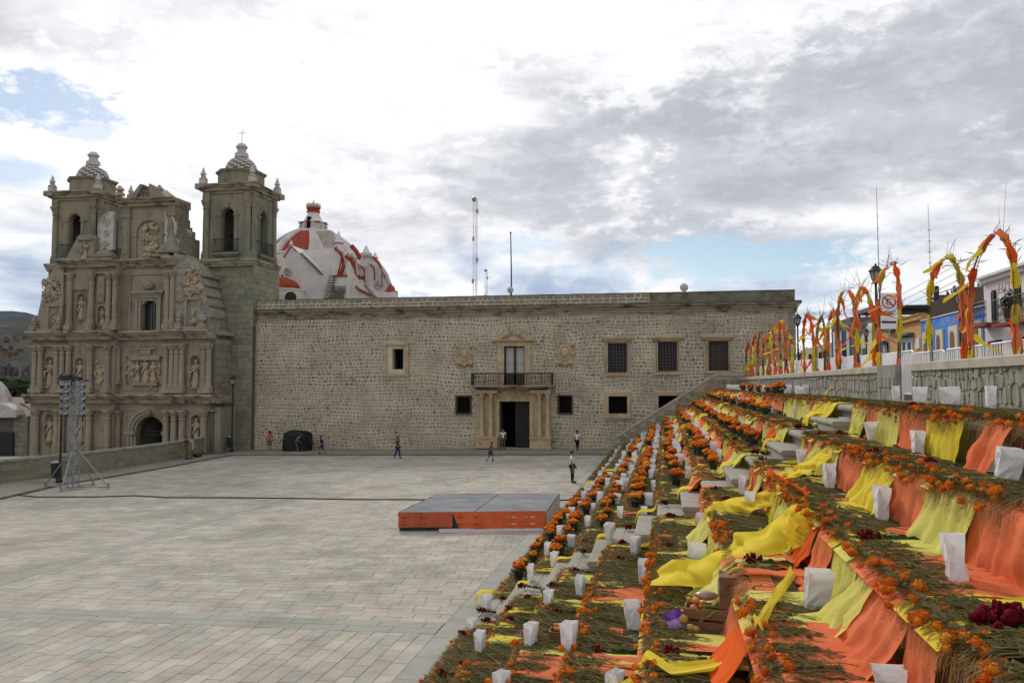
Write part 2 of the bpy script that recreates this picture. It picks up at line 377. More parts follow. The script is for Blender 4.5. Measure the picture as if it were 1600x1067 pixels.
# plaza bed (tilts gently down to the left)
_, YB1, _ = onG(717, 974); _, YB2, _ = onG(700, 991)
XL = -75.0; YF = 59.8
pz = MB(); lo = lambda x, y: gz(x)-.5; hi = lambda x, y: gz(x)-.012
pz.prismZ([(XL,-12),(X0,-12),(X0,YF),(XL,YF)], lo, hi)
plaza = struct(pz.build('plaza', M['paverjoint']))
XB = -17.9; BW = .55
def paver(mb, x0, x1, y0, y1, dz):
    g_ = .007; a, b, c, d = x0+g_, x1-g_, y0+g_, y1-g_
    if b-a < .03 or d-c < .03: return
    zt = lambda x: gz(x)+dz; zb = lambda x: gz(x)-.014
    mb.add([(a,c,zb(a)),(b,c,zb(b)),(b,d,zb(b)),(a,d,zb(a)),(a,c,zt(a)),(b,c,zt(b)),(b,d,zt(b)),(a,d,zt(a))], [(4,5,6,7),(0,1,5,4),(1,2,6,5),(2,3,7,6),(3,0,4,7)])
def clipband(x0, x1):
    """split an X range so nothing crosses the longitudinal band"""
    if x1 <= XB or x0 >= XB+BW: return [(x0, x1)]
    return [s_ for s_ in ((x0, min(x1, XB)), (max(x0, XB+BW), x1)) if s_[1]-s_[0] > .04]
PV = []
XE = X0-.62
x = XE                                            # near field: pavers run in depth
while x > -16:
    y = 9.0-R.random()*.6
    while y < YB2:
        y1 = min(y+.6, YB2)
        for s_ in clipband(x-.33, x): PV.append((s_[0], s_[1], y, y1))
        y = y1
    x -= .33
y = YB1
while y < YF-.1:                                  # far field: pavers run across
    x = XE+R.random()*.5; y1 = min(y+.33, YF)
    while x > -62:
        if x <= XE or True:
            for s_ in clipband(x-.6, min(x, XE)): 
                if s_[1]-s_[0] > .05: PV.append((s_[0], s_[1], y, y1))
        x -= .6
    y = y1
def inview(p, m_=30):
    q = proj(p); return -m_ < q[0] < 1600+m_ and -m_ < q[1] < 1067+m_
PV = [p for p in PV if inview(((p[0]+p[1])/2, (p[2]+p[3])/2, 0), 60)]
PV.sort(key=lambda p: (p[2]**2+((p[0]+p[1])/2)**2))
vis = 0; mb = MB(); shared = {}
for p in PV:
    q = proj(((p[0]+p[1])/2, (p[2]+p[3])/2, gz(p[0])))
    dz = R.uniform(-.0025, .0025)
    if vis < 300 and 0 < q[0] < 1600 and 0 < q[1] < 1062:
        vis += 1; cx, cy = (p[0]+p[1])/2, (p[2]+p[3])/2; key = (round(p[1]-p[0], 2), round(p[3]-p[2], 2))
        if key not in shared:
            t = MB(); a, b = key[0]/2-.007, key[1]/2-.007; t.box(-a, a, -b, b, -.016, 0)
            shared[key] = t.mesh('paver', M['paver'])
        link('paver', shared[key], plaza, (cx, cy, gz(cx)+dz), (0, -TILT, 0))
    else: paver(mb, *p, dz)
pv = mb.build('paver', M['paver'], plaza); pv['kind'] = 'stuff'
# bands of plain slabs
mb = MB()
for (x0, x1, y0, y1) in [(-30, XE-.02, YB2, YB1)]:
    x = x1
    while x > x0:
        q0 = x-1.0; paver(mb, q0, x, y0, (y0+y1)/2, .001); paver(mb, q0-.4, x-.4, (y0+y1)/2, y1, .002); x = q0
    paver(mb, x1-.4, x1, (y0+y1)/2, y1, .002)
y = YB1
while y < YF: paver(mb, XB, XB+BW, y, min(y+.9, YF), .002); y += .9
y = 8.0
while y < YF: paver(mb, XE, X0-.02, y, min(y+1.2, YF), .004); y += 1.2
M['band'] = mat('band_slab', (.3,.3,.27), .95, .06, island=stops((.29,.285,.245),(.325,.315,.27),(.305,.305,.265)), var=.14, nscale=1.0, bump=.25, bscale=50, dirt=((.24,.235,.20), .5, .5, .7))
bo = mb.build('drainage_band', M['band'], plaza); bo['kind'] = 'stuff'
# footway below the convent and along the church wall
M['footway'] = mat('footway_flags', (.22,.205,.165), .85, .25, var=.2, nscale=.6, bump=.3, bscale=40, dirt=((.15,.14,.115), .35, .5, .7))
M['kerb'] = mat('grey_kerb', (.16,.15,.12), .9, .15, var=.25, nscale=2)
fw = MB(); fw.prismZ([(-38, YF+.15),(X0, YF+.15),(X0, 65.2),(-38, 65.2)], lambda x, y: gz(x)-.4, lambda x, y: gz(x)+.10)
struct(fw.build('footway', M['footway']))
kb = MB(); x = -36.0
while x < X0:
    x1 = min(x+1.0, X0)
    kb.prismZ([(x+.01,YF),(x1-.01,YF),(x1-.01,YF+.15),(x+.01,YF+.15)], lambda a, b: gz(a)-.3, lambda a, b: gz(a)+.105); x = x1
struct(kb.build('kerb', M['kerb']))['kind'] = 'structure'

# ================================================================ FOOTWAY AND LOW WALL IN FRONT OF THE CHURCH
kp = [onG(*p)[:2] for p in ((-260,842),(-120,806),(0,780),(100,757),(160,748),(270,729),(330,717),(372,710))]
wp = [onG(*p)[:2] for p in ((-260,800),(-120,780),(0,757),(60,750),(130,742),(215,729),(290,716),(338,705))]
kp[-1] = (kp[-1][0], YF)
sw = MB(); poly = kp+[(-33.8, YF+.15), (-33.8, 64.2), (wp[-1][0], wp[-1][1])]+wp[::-1][1:]
# strip between kerb line and wall line
A, Bq = kp, wp
vs = []; fs = []
for (a, b) in zip(A, Bq):
    vs += [(a[0],a[1],gz(a[0])+.10), (b[0],b[1]+.2,gz(b[0])+.10), (a[0],a[1],gz(a[0])-.3)]
for i in range(len(A)-1):
    fs += [(3*i,3*i+3,3*i+4,3*i+1), (3*i+2,3*i+5,3*i+3,3*i)]
sw.add(vs, fs)
sw.add([(kp[-1][0],kp[-1][1],gz(-36)+.10),(-33.3,YF,gz(-34)+.10),(-33.3,64.9,gz(-34)+.10),(wp[-1][0],wp[-1][1]+.2,gz(-36)+.10)], [(0,1,2,3)])
struct(sw.build('church_footway', M['footway']))
kc = MB()
for i in range(len(kp)-1):
    a, b = Vector(kp[i]), Vector(kp[i+1]); n = max(1, int((b-a).length/1.0)); d = (b-a)/n; nn = Vector((d.y, -d.x)).normalized()*.14
    for k in range(n):
        p, q = a+d*(k+.01), a+d*(k+.99)
        kc.prismZ([(p+nn)[:], (q+nn)[:], q[:], p[:]], lambda x, y: gz(x)-.3, lambda x, y: gz(x)+.105)
struct(kc.build('kerb', M['kerb']))
WH = 1.15
lw = thing('low_stone_wall', 'long low curved green stone wall with pale coping in front of the church', 'wall', (wp[3][0], wp[3][1], gz(wp[3][0])))
def rel(o, root):   # keep world placement under an Empty
    o.parent = root; o.matrix_parent_inverse = Matrix.Translation(-Vector(root.location)); return o
core = MB(); cap = MB()
for i in range(len(wp)-1):
    a, b = Vector(wp[i]), Vector(wp[i+1]); d = (b-a).normalized(); nn = Vector((-d.y, d.x))
    P = [a[:], b[:], (b+nn*.4)[:], (a+nn*.4)[:]]
    core.prismZ(P, -2.2, lambda x, y: gz(x)+.1+WH)
    P = [(a-nn*.06)[:], (b-nn*.06)[:], (b+nn*.46)[:], (a+nn*.46)[:]]
    cap.prismZ(P, lambda x, y: gz(x)+.1+WH, lambda x, y: gz(x)+.24+WH)
rel(core.build('wall_core', M['palejoint']), lw); rel(cap.build('coping', M['paletop']), lw)
hold = MB()
lwall_stones = []
for i in range(1, len(wp)-1):
    a, b = Vector(wp[i]), Vector(wp[i+1]); L = (b-a).length; d = (b-a)/L
    n0 = len(bpy.data.objects)
    before = set(bpy.data.objects)
    stonework(None, 'stone_block', (a.x, a.y, gz(a.x)+.1), (d.x, d.y, 0), L, WH+(gz(b.x)-gz(a.x))*.5, M['ashlar'], rowh=.29, avg=.62, gap=.02, jit=.004, proud=.02, single=True, cut=.06, limit=60)
    for o in set(bpy.data.objects)-before: rel(o, lw)

# ================================================================ STEPPED TERRACE
RUN, RISE = .918, .551
TX = {k: 3.53-(9-k)*RUN for k in range(1, 10)}
TZ = {k: H-.42-(9-k)*RISE for k in range(1, 10)}
XW = 5.4; YE = 61.6; YN = -6.0
ter = MB()
for k in range(1, 10):
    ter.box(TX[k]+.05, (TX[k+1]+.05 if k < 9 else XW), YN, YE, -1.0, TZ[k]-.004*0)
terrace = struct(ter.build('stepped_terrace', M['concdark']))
for k in range(1, 10):
    nb = MB(); prof = [(TX[k]-.03, TZ[k]-.115), (TX[k]-.055, TZ[k]-.08), (TX[k]-.06, TZ[k]-.045), (TX[k]-.045, TZ[k]-.012), (TX[k]-.01, TZ[k]+.006), (TX[k]+.16, TZ[k]+.008), (TX[k]+.16, TZ[k]-.115)]
    y = YN
    while y < YE:
        y1 = min(y+1.9+R.uniform(-.1,.1), YE); nb.prismY(prof[::-1], y+.006, y1-.006); y = y1
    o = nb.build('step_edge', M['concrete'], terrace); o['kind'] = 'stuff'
    tb = MB(); y = YN; x1 = TX[k+1]+.04 if k < 9 else XW-.01
    while y < YE:
        y1 = min(y+1.9, YE); tb.box(TX[k]+.17, x1, y+.005, y1-.005, TZ[k]-.02, TZ[k]+.005); y = y1
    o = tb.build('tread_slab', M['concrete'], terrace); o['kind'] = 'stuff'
LANES = [(10.6, 13.3), (16.3, 18.8), (38.6, 40.9)]
def block_prof(x0, x1, z):
    return [(x0+.03, z-.30), (x0+.03, z-.105), (x0, z-.08), (x0-.012, z-.05), (x0, z-.015), (x0+.03, z), (x1, z), (x1, z-.30)]
for li, (ya, yb) in enumerate(LANES[1:]):
    for k in range(0, 9):
        x0 = TX[k+1]-RUN*.5-.02; x1 = TX[k+1]+.045; z = (TZ[k] if k else 0)+RISE*.5
        if k == 0: x0, z = TX[1]-.42, .14; continue
        b_ = MB(); b_.prismY(block_prof(x0, x1, z)[::-1], ya, yb)
        b_.box(x0+.0, x1, ya-.02, ya+.0, z-.09, z-.012)
        b_.build('half_step', M['concrete'], terrace)
# ---- retaining wall above the terrace
rw = thing('retaining_wall', 'rough stone retaining wall with cream coping along the top of the flower steps', 'wall', (XW, 20, TZ[9]))
WT = 5.56; CT = .17
YG0, YG1, YP = 19.7, 20.7, 22.4       # gap, pillar
c_ = MB(); c_.box(XW, XW+.38, YN, YG0, TZ[9]-.5, WT-CT); c_.box(XW, XW+.38, YP, 64.0, TZ[9]-.5, WT-CT)
rel(c_.build('wall_core', M['palejoint']), rw)
cp = MB()
def capseg(y0, y1, step):
    y = y0
    while y < y1-.01:
        yy = min(y+step, y1)
        cp.prismY([(XW-.07, WT-CT),(XW+.45, WT-CT),(XW+.45, WT-.02),(XW+.42, WT),(XW-.05, WT),(XW-.07, WT-.02)], y+.005, yy-.005); y = yy
capseg(YN, YG0, 2.2); capseg(YP, 64.0, 2.4)
rel(cp.build('coping', M['capstone']), rw)
c_ = MB(); c_.box(XW-.1, XW+.5, YG1, YP-.01, TZ[9]-.5, WT-.0); rel(c_.build('pillar', M['concrete']), rw)
def wallstones(y0, y1, single, rowh, avg):
    before = set(bpy.data.objects)
    stonework(None, 'stone_slab', (XW, y1, TZ[9]), (0,-1,0), y1-y0, WT-CT-TZ[9], M['slab'], rowh=rowh, avg=avg, gap=.022, jit=.042, proud=.028, single=single, cut=.25, warp=.16, N=(-1,0,0))
    for o in set(bpy.data.objects)-before: rel(o, rw)
wallstones(8.0, YG0, True, .26, .24)
wallstones(YP, 61.5, False, .27, .2)
before = set(bpy.data.objects)
stonework(None, 'stone_slab', (XW-.1, YP-.05, TZ[9]), (0,-1,0), YP-YG1-.1, WT-TZ[9]-.25, M['slab'], rowh=.3, avg=.5, gap=.03, jit=.015, proud=.03, single=True, cut=.15, N=(-1,0,0))
for o in set(bpy.data.objects)-before: rel(o, rw)
# ---- street behind it
stt = MB(); stt.prismZ([(XW+.38, YN),(15.2, YN),(15.2, 64),(15.2, 160),(10.2, 160),(10.2, 64.8),(XW+.38, 64.8)], -1, 4.92)
struct(stt.build('street', M['footway']))
# ---- sloping parapet at the far end of the steps
fx0, fz0 = onY(958, 684, 62.0); fx1, fz1 = onY(1117, 583.6, 62.0)
pp = thing('stair_parapet', 'sloping stone parapet closing the far end of the flower steps', 'wall', (fx0, 62, 0))
q = MB(); q.prismY([(fx0,-.5),(XW+.4,-.5),(XW+.4,fz1-.16),(fx1,fz1-.16),(fx0,fz0-.16)], 61.62, 62.0)
rel(q.build('wall_core', M['palejoint']), pp)
q = MB(); q.prismY([(fx0-.05,fz0-.17),(fx1,fz1-.17),(XW+.45,fz1-.17),(XW+.45,fz1),(fx1,fz1),(fx0-.05,fz0)], 61.56, 62.06)
rel(q.build('coping', M['capstone']), pp)
sl_ = (fz1-fz0)/(fx1-fx0)
before = set(bpy.data.objects)
M['parstone'] = mat('parapet_stone', (.3,.28,.2), .9, .15, island=stops((.19,.17,.12),(.23,.205,.15),(.26,.225,.16),(.20,.195,.15)), objrand=True, var=.25, nscale=4, bump=.6, bscale=20)
stonework(None, 'stone_block', (fx0, 61.62, 0), (1,0,0), XW-fx0, fz1-.2, M['parstone'], rowh=.42, avg=.5, gap=.045, jit=.02, proud=.03, single=True, cut=.12, mask=lambda u, v: v < fz0+sl_*min(u, fx1-fx0)-.36)
for o in set(bpy.data.objects)-before: rel(o, pp)
# ================================================================ CONVENT
YC = 65.0
XA, XBR = -34.66, 9.67
ZR, ZCT, ZCB = 12.2, 11.32, 10.47
cv = thing('convent_building', 'long rubble stone convent with balcony over its doorway and flat parapet roof', 'building', (-12, YC, 0))
def PR(x0, y0, x1, y1, Y=YC):      # picture rectangle -> X0,X1,Z0,Z1 on the wall
    xa, za = onY(x0, (y0+y1)/2, Y); xb, zb = onY(x1, (y0+y1)/2, Y); xm = (x0+x1)/2
    _, zt = onY(xm, y0, Y); _, zl = onY(xm, y1, Y); return xa, xb, zl, zt
def wall_holes(mb, x0, x1, z0, z1, y0, y1, holes):
    xs = sorted({x0, x1}|{h[0] for h in holes}|{h[1] for h in holes}); zs = sorted({z0, z1}|{h[2] for h in holes}|{h[3] for h in holes})
    for i in range(len(xs)-1):
        for j in range(len(zs)-1):
            cx, cz = (xs[i]+xs[i+1])/2, (zs[j]+zs[j+1])/2
            if not (x0 < cx < x1 and z0 < cz < z1): continue
            if any(h[0] < cx < h[1] and h[2] < cz < h[3] for h in holes): continue
            mb.box(xs[i], xs[i+1], y0, y1, zs[j], zs[j+1])
small = PR(613,545,630,577); smallf = PR(599,535,639,588)
door = PR(781,627,828,701); balc = PR(788,541,820,603)
lowL = PR(714,620,735,645); lowR = PR(873,619,893,645)
upW = [PR(950,536,980,582), PR(1028,534,1058,580), PR(1107,533,1138,579)]
loW = [PR(951,619,980,646), PR(1029,618,1059,645)]
door = (door[0], door[1], gz(-9)+.1, door[3])
holes = [small, door, balc, lowL, lowR]+upW+loW
mb = MB(); wall_holes(mb, XA, XBR, -1.5, ZCB, YC, YC+.9, holes)
mb.box(XBR-.9, XBR, YC+.9, 88, -1.5, ZCB)                       # right return wall
mb.box(XA, XBR, YC+9, YC+9.5, -1.5, ZCB)
for h in holes: mb.box(h[0]-.3, h[1]+.3, YC+2.0, YC+2.1, h[2]-.3, h[3]+.3)
rel(mb.build('wall', M['mortar']), cv)
for h in holes: dk = MB(); dk.box(h[0]-.25, h[1]+.25, YC+1.9, YC+1.95, h[2]-.25, h[3]+.25); rel(dk.build('painted_dark_interior', M['dark']), cv)  # black sheets paint the rooms behind the openings dark
rf = MB(); rf.box(XA, XBR, YC+.35, YC+9, ZCB+.02, ZCT-.1); rel(rf.build('roof', M['paletop']), cv)
# stones (a few picture elements each: one part)
gaps = []
def pad(h, a=.0): return (h[0]-a-XA, h[1]+a-XA, h[2]-a+1.2, h[3]+a+1.2)
portal = PR(745,606,862,702); balframe = PR(778,531,829,606); ped = PR(768,512,836,532); slab = PR(738,598,868,606)
shL = PR(713,536,739,572); shR = PR(869,534,897,572)
fr_up = [PR(945,529,984,587), PR(1023,528,1062,585), PR(1102,526,1142,583)]
fr_lo = [PR(945,613,985,652), PR(1023,612,1065,650)]
lin_up = [PR(940,525,989,530.5), PR(1018,524,1067,529.5), PR(1096,523,1146,528.5)]
sh = [pad(h) for h in [smallf, portal, balframe, lowL, lowR]+fr_up+fr_lo+lin_up]+[pad(h, -.1) for h in (slab,)]
before = set(bpy.data.objects)
rg = random.Random(3)
stonework(None, 'rubble_stone', (XA, YC, -1.2), (1,0,0), XBR-XA-.55, ZCB+1.2, M['rubble'], rowh=.26, avg=.30, gap=.078, jit=.024, proud=.03, cut=.24, holes=sh, rnd=rg, warp=.22)
stonework(None, 'quoin', (XBR-.55, YC, -1.2), (1,0,0), .55, ZCB+1.2, M['grayashlar'], rowh=.55, avg=.6, gap=.03, jit=.01, proud=.04, cut=.05, rnd=rg, kind=None)
stonework(None, 'rubble_stone', (XBR, YC, 4.5), (0,1,0), 8.9, ZCB-4.5, M['grayashlar'], rowh=.5, avg=.7, gap=.04, jit=.02, proud=.03, cut=.1, rnd=rg)
for o in set(bpy.data.objects)-before: rel(o, cv)
# parapet: course of squared blocks with pale joints, plastered towards the right
mb = MB(); mb.box(XA, XBR-.02, YC+.06, YC+.5, ZCT, ZR-.03); mb.box(XBR-.5, XBR-.02, YC+.5, YC+9, ZCT, ZR-.03)
rel(mb.build('parapet', M['mortar']), cv)
xm = onY(1015, 470, YC)[0]
before = set(bpy.data.objects)
stonework(None, 'parapet_block', (XA, YC+.06, ZCT), (1,0,0), xm-XA, ZR-ZCT-.05, M['ashlar'], rowh=.3, avg=.55, gap=.07, jit=.02, proud=.02, cut=.1, rnd=rg)
for o in set(bpy.data.objects)-before: rel(o, cv)
mb = MB(); mb.box(xm, XBR, YC+.03, YC+.06, ZCT, ZR-.03); rel(mb.build('plaster_face', mat('mossy_plaster', (.19,.175,.125), .92, .1, var=.3, nscale=1.2, dirt=((.075,.07,.055), .8, .45, .7), bump=.5)), cv)
mb = MB()
x = XA
while x < XBR:
    x1 = min(x+1.3, XBR+.03); mb.box(x+.01, x1-.01, YC-.01+R.uniform(0,.02), YC+.52, ZR-.03, ZR+.03+R.uniform(0,.02)); x = x1
rel(mb.build('coping', M['darkcap']), cv)
# cornice, stepped
mb = MB(); hC = ZCT-ZCB
prof = [(0,ZCB),(-.04,ZCB),(-.04,ZCB+.24*hC),(-.10,ZCB+.27*hC),(-.10,ZCB+.42*hC),(-.18,ZCB+.50*hC),(-.24,ZCB+.62*hC),(-.24,ZCB+.68*hC),(-.42,ZCB+.80*hC),(-.46,ZCB+.92*hC),(-.40,ZCT),(.5,ZCT),(.5,ZCB)]
mb.prismX([(YC+a, z) for a, z in prof], XA-.05, XBR+.04)
co = mb.build('cornice', M['cornice']); rel(co, cv)
mb = MB(); mb.prismY([(XBR+.04,ZCB),(XBR+.10,ZCB+.27*hC),(XBR+.24,ZCB+.62*hC),(XBR+.44,ZCB+.82*hC),(XBR+.44,ZCT-.03),(XBR+.04,ZCT-.02)][::-1], YC-.38, YC+9); rel(mb.build('cornice', M['cornice']), cv)
mb = MB(); x = XA
while x < XBR+.4:
    x1 = x+R.uniform(.5,.9); mb.box(x, min(x1-.01, XBR+.42), YC-.50+R.uniform(-.02,.02), YC+.04, ZCT-.02, ZCT+.035+R.uniform(0,.03)); x = x1
rel(mb.build('cornice_slates', M['darkcap']), cv)
# window frames
def frame(r, o_, m, name, dy=.10, dep=.3, parent=cv, label=None):
    """r opening, o_ outer"""
    q = MB(); y0, y1 = YC-dy, YC+dep
    q.box(o_[0], r[0], y0, y1, o_[2], o_[3]); q.box(r[1], o_[1], y0, y1, o_[2], o_[3])
    q.box(r[0], r[1], y0, y1, r[3], o_[3]); q.box(r[0], r[1], y0, y1, o_[2], r[2])
    return rel(q.build(name, m, label=label), parent)
for i, (r, f, l) in enumerate(zip(upW, fr_up, lin_up)):
    fr = frame(r, f, M['carved'], 'window_frame')
    q = MB(); q.box(l[0], l[1], YC-.32, YC+.05, l[2]+.05, l[3]); q.box(l[0]+.12, l[1]-.12, YC-.2, YC+.05, l[2]-.12, l[2]+.05); q.box(f[0]-.1, f[1]+.1, YC-.2, YC-.1, f[2]-.02, f[2]+.12)
    rel(q.build('window_hood', M['carved']), cv)
    gl = MB(); gl.box(r[0], r[1], YC+.42, YC+.44, r[2], r[3]); w_ = rel(gl.build('window', mat('dusty_pane', (.075,.072,.068), .3, .5, var=.3, nscale=3) if i == 0 else bpy.data.materials['dusty_pane']), cv)
    b_ = MB(); n, mm = 6, 9
    for k in range(n+1):
        x = r[0]+(r[1]-r[0])*k/n; b_.box(x-.035, x+.035, YC+.30, YC+.36, r[2], r[3])
    for k in range(mm+1):
        z = r[2]+(r[3]-r[2])*k/mm; b_.box(r[0], r[1], YC+.365, YC+.40, z-.03, z+.03)
    gr = b_.build('window_grille', M['doorwood'] if i < 2 else M['brownwood'], w_); gr.matrix_parent_inverse = Matrix.Translation(-Vector(cv.location))@Matrix.Identity(4) if False else Matrix.Identity(4)
    # iron cage standing just proud
    c2 = MB()
    for k in range(8):
        x = f[0]+.12+(f[1]-f[0]-.24)*k/7; c2.tube([(x, YC-.13, f[2]+.1), (x, YC-.13, f[3]-.1)], .012, 4)
    rel(c2.build('iron_bars', M['black']), cv)
for r, f in zip(loW, fr_lo):
    frame(r, f, M['carved'], 'window_frame'); q = MB(); q.box(f[0]-.08, f[1]+.08, YC-.2, YC-.08, f[2]-.06, f[2]+.1); rel(q.build('window_sill', M['carved']), cv)
    gl = MB(); gl.box(r[0], r[1], YC+.5, YC+.52, r[2], r[3]); rel(gl.build('window', M['dark']), cv)
    c2 = MB()
    for k in range(7):
        x = r[0]+(r[1]-r[0])*(k+.5)/7; c2.tube([(x, YC+.1, r[2]), (x, YC+.1, r[3])], .014, 4)
    rel(c2.build('iron_bars', M['black']), cv)
for r in (lowL, lowR):
    c2 = MB(); w2 = .06
    c2.box(r[0]-.12, r[1]+.12, YC-.14, YC-.02, r[3], r[3]+.12); c2.box(r[0]-.1, r[0], YC-.14, YC+.1, r[2]-.1, r[3]); c2.box(r[1], r[1]+.1, YC-.14, YC+.1, r[2]-.1, r[3]); c2.box(r[0], r[1], YC-.12, YC+.1, r[2]-.12, r[2])
    rel(c2.build('window_frame', M['brownwood']), cv)
    gl = MB(); gl.box(r[0], r[1], YC+.3, YC+.32, r[2], r[3]); rel(gl.build('window', M['dark']), cv)
    c2 = MB()
    for k in range(6):
        x = r[0]+(r[1]-r[0])*(k+.5)/6; c2.tube([(x, YC-.1, r[2]), (x, YC-.1, r[3])], .012, 4)
    rel(c2.build('iron_bars', M['black']), cv)
# deep splayed window
q = MB(); o_, r = smallf, small
q.box(o_[0]-.05, o_[1]+.05, YC-.18, YC-.0, o_[3]-.22, o_[3]); q.box(o_[0]-.05, o_[1]+.05, YC-.18, YC, o_[2], o_[2]+.2)
q.box(o_[0], o_[0]+.3, YC-.14, YC, o_[2]+.2, o_[3]-.22); q.box(o_[1]-.3, o_[1], YC-.14, YC, o_[2]+.2, o_[3]-.22)
i0 = (o_[0]+.3, o_[1]-.3, o_[2]+.2, o_[3]-.22)
yy = YC-.06
q.add([(i0[0],yy,i0[2]),(i0[1],yy,i0[2]),(i0[1],yy,i0[3]),(i0[0],yy,i0[3]),(r[0],YC+.4,r[2]),(r[1],YC+.4,r[2]),(r[1],YC+.4,r[3]),(r[0],YC+.4,r[3])], [(0,1,5,4),(1,2,6,5),(2,3,7,6),(3,0,4,7)])
rel(q.build('splayed_window_frame', M['carved']), cv)
q = MB()
for k in range(4):
    x = r[0]+(r[1]-r[0])*(k+.5)/4; q.tube([(x, YC+.42, r[2]), (x, YC+.42, r[3])], .02, 4)
rel(q.build('iron_bars', M['black']), cv)
# shields
for s_ in (shL, shR):
    cx, cz = (s_[0]+s_[1])/2, (s_[2]+s_[3])/2; hw, hh = (s_[1]-s_[0])/2, (s_[3]-s_[2])/2
    q = MB(); pts = []
    for k in range(28):
        a = 2*pi*k/28; e = 1+.10*cos(a*8)+.05*cos(a*4); pts.append((cx+hw*e*cos(a)*min(1.1, 1/max(abs(cos(a)), abs(sin(a))))*.88, cz+hh*e*sin(a)*min(1.1, 1/max(abs(cos(a)), abs(sin(a))))*.9))
    q.prismY(pts, YC-.10, YC+.02)
    q.lathe((0,0,0), [(.72,0),(.70,.09),(.55,.11),(.50,.05),(.46,.05),(.38,.13),(.2,.17),(0,.18)], 20); n0 = len(q.v)-20*8
    for i in range(n0, len(q.v)):
        a, b, c = q.v[i]; q.v[i] = (cx+a*hw, YC-.08-c*1.2, cz+.12*hh+b*hh*.95)
    for (dx, dz, rr) in ((-.8,.7,.2),(.8,.7,.2),(-.75,-.75,.22),(.75,-.75,.22),(0,.92,.18),(0,-.9,.2),(-.35,-.8,.16),(.35,-.8,.16),(-.92,.0,.14),(.92,0,.14)):
        q.ball((cx+dx*hw, YC-.12, cz+dz*hh), rr*hw*1.1, 8, 5)
    rel(q.build('carved_shield', M['carved'], smooth=False), cv)
# ---- portal with paired columns
p_ = portal; gzP = gz(-9)+.1
q = MB()
def strip(x0p, x1p, dy=.14): 
    a, _, _, _ = PR(x0p, 650, x1p, 660); b = PR(x0p, 650, x1p, 660)[1]; return a, b
q.box(p_[0], door[0], YC-.12, YC+.3, gzP, p_[3]); q.box(door[1], p_[1], YC-.12, YC+.3, gzP, p_[3]); q.box(door[0], door[1], YC-.12, YC+.3, door[3], p_[3])
rel(q.build('portal_wall', M['carved']), cv)
for side in ((746, 779), (830, 862)):
    a, b = PR(side[0], 650, side[1], 660)[:2]; zt = PR(755,684,765,690)[3]
    q = MB(); q.box(a, b, YC-.62, YC-.12, gzP, zt); q.box(a-.06, b+.06, YC-.68, YC-.12, zt, zt+.14); q.box(a-.05, b+.05, YC-.68, YC-.12, gzP, gzP+.18)
    rel(q.build('pedestal', M['carved']), cv)
    q = MB(); q.box(a-.02, b+.02, YC-.6, YC-.12, p_[3]-.42, p_[3]); q.box(a-.1, b+.1, YC-.7, YC-.12, p_[3]-.12, p_[3])
    rel(q.build('entablature', M['carved']), cv)
cols = [752, 766, 842, 855]
zt = PR(755,684,765,690)[3]+.14; zu = p_[3]-.42
for cpx in cols:
    cx = onY(cpx+1, 650, YC-.35)[0]; hgt = zu-zt
    q = MB(); q.lathe((cx, YC-.36, zt), [(.24,0),(.24,.08),(.20,.12),(.215,.18),(.18,.24),(.165,hgt*.55),(.15,hgt-.42),(.18,hgt-.38),(.155,hgt-.34),(.19,hgt-.2),(.25,hgt-.06),(.25,hgt)], 14)
    q.box(cx-.25, cx+.25, YC-.6, YC-.12, zu-.06, zu-.001)
    rel(q.build('column', M['carved'], smooth=True), cv)
q = MB(); a, b = door[0], door[1]; cz = (door[3]+p_[3])/2
for dx in (-1.1, -.55, 0, .55, 1.1):
    q.ball(((a+b)/2+dx, YC-.13, cz), .17 if dx else .27, 8, 5, sy=.5)
q.box(a-.35, b+.35, YC-.2, YC-.12, door[3], door[3]+.12); q.box(a-.3, a, YC-.2, YC-.12, gzP, door[3]); q.box(b, b+.3, YC-.2, YC-.12, gzP, door[3])
rel(q.build('carved_lintel', M['carved']), cv)
# doors: left leaf folded back, right leaf closed
xm = onY(804, 660, YC)[0]
q = MB(); q.box(xm, door[1], YC+.35, YC+.45, gzP, door[3])
dr = rel(q.build('door', M['doorwood']), cv)
q = MB()
for k in range(5):
    x = xm+.1+(door[1]-xm-.2)*k/5
    for j in range(7):
        z = gzP+.12+(door[3]-gzP-.2)*j/7; q.box(x+.02, x+(door[1]-xm-.2)/5-.02, YC+.33, YC+.35, z+.02, z+(door[3]-gzP-.2)/7-.02)
rel(q.build('door_panel', M['doorwood']), cv)['kind'] = 'stuff'
q = MB(); q.box(door[0]+.02, door[0]+.12, YC+.45, YC+1.6, gzP, door[3]); rel(q.build('door', M['doorwood']), cv)
# ---- balcony
q = MB(); s0, s1 = slab[0], slab[1]; zt = onY(800, 602, YC-1)[1]
q.box(s0, s1, YC-1.15, YC, zt-.10, zt); q.box(s0+.2, s1-.2, YC-.95, YC, zt-.22, zt-.10); q.box(s0+.5, s1-.5, YC-.7, YC, zt-.34, zt-.22)
rel(q.build('balcony_slab', M['cornice']), cv)
q = MB(); zr = zt+.98; x0, x1 = s0+.18, s1-.18; y = YC-1.05
for z in (zr, ): q.box(x0, x1, y-.035, y+.035, z-.09, z); q.box(x0-.03, x0+.04, y+.035, YC, z-.09, z); q.box(x1-.04, x1+.03, y+.035, YC, z-.09, z)
q.box(x0, x1, y-.03, y+.03, zt+.06, zt+.10)
for x in (x0, x1): q.box(x-.035, x+.035, y-.036, y+.036, zt, zr-.09)
rel(q.build('balcony_rail', M['black']), cv)
q = MB(); n = 46
for k in range(1, n):
    x = x0+(x1-x0)*k/n; q.tube([(x, y, zt+.1), (x, y, zr-.09)], .017 if k % 8 else .035, 4)
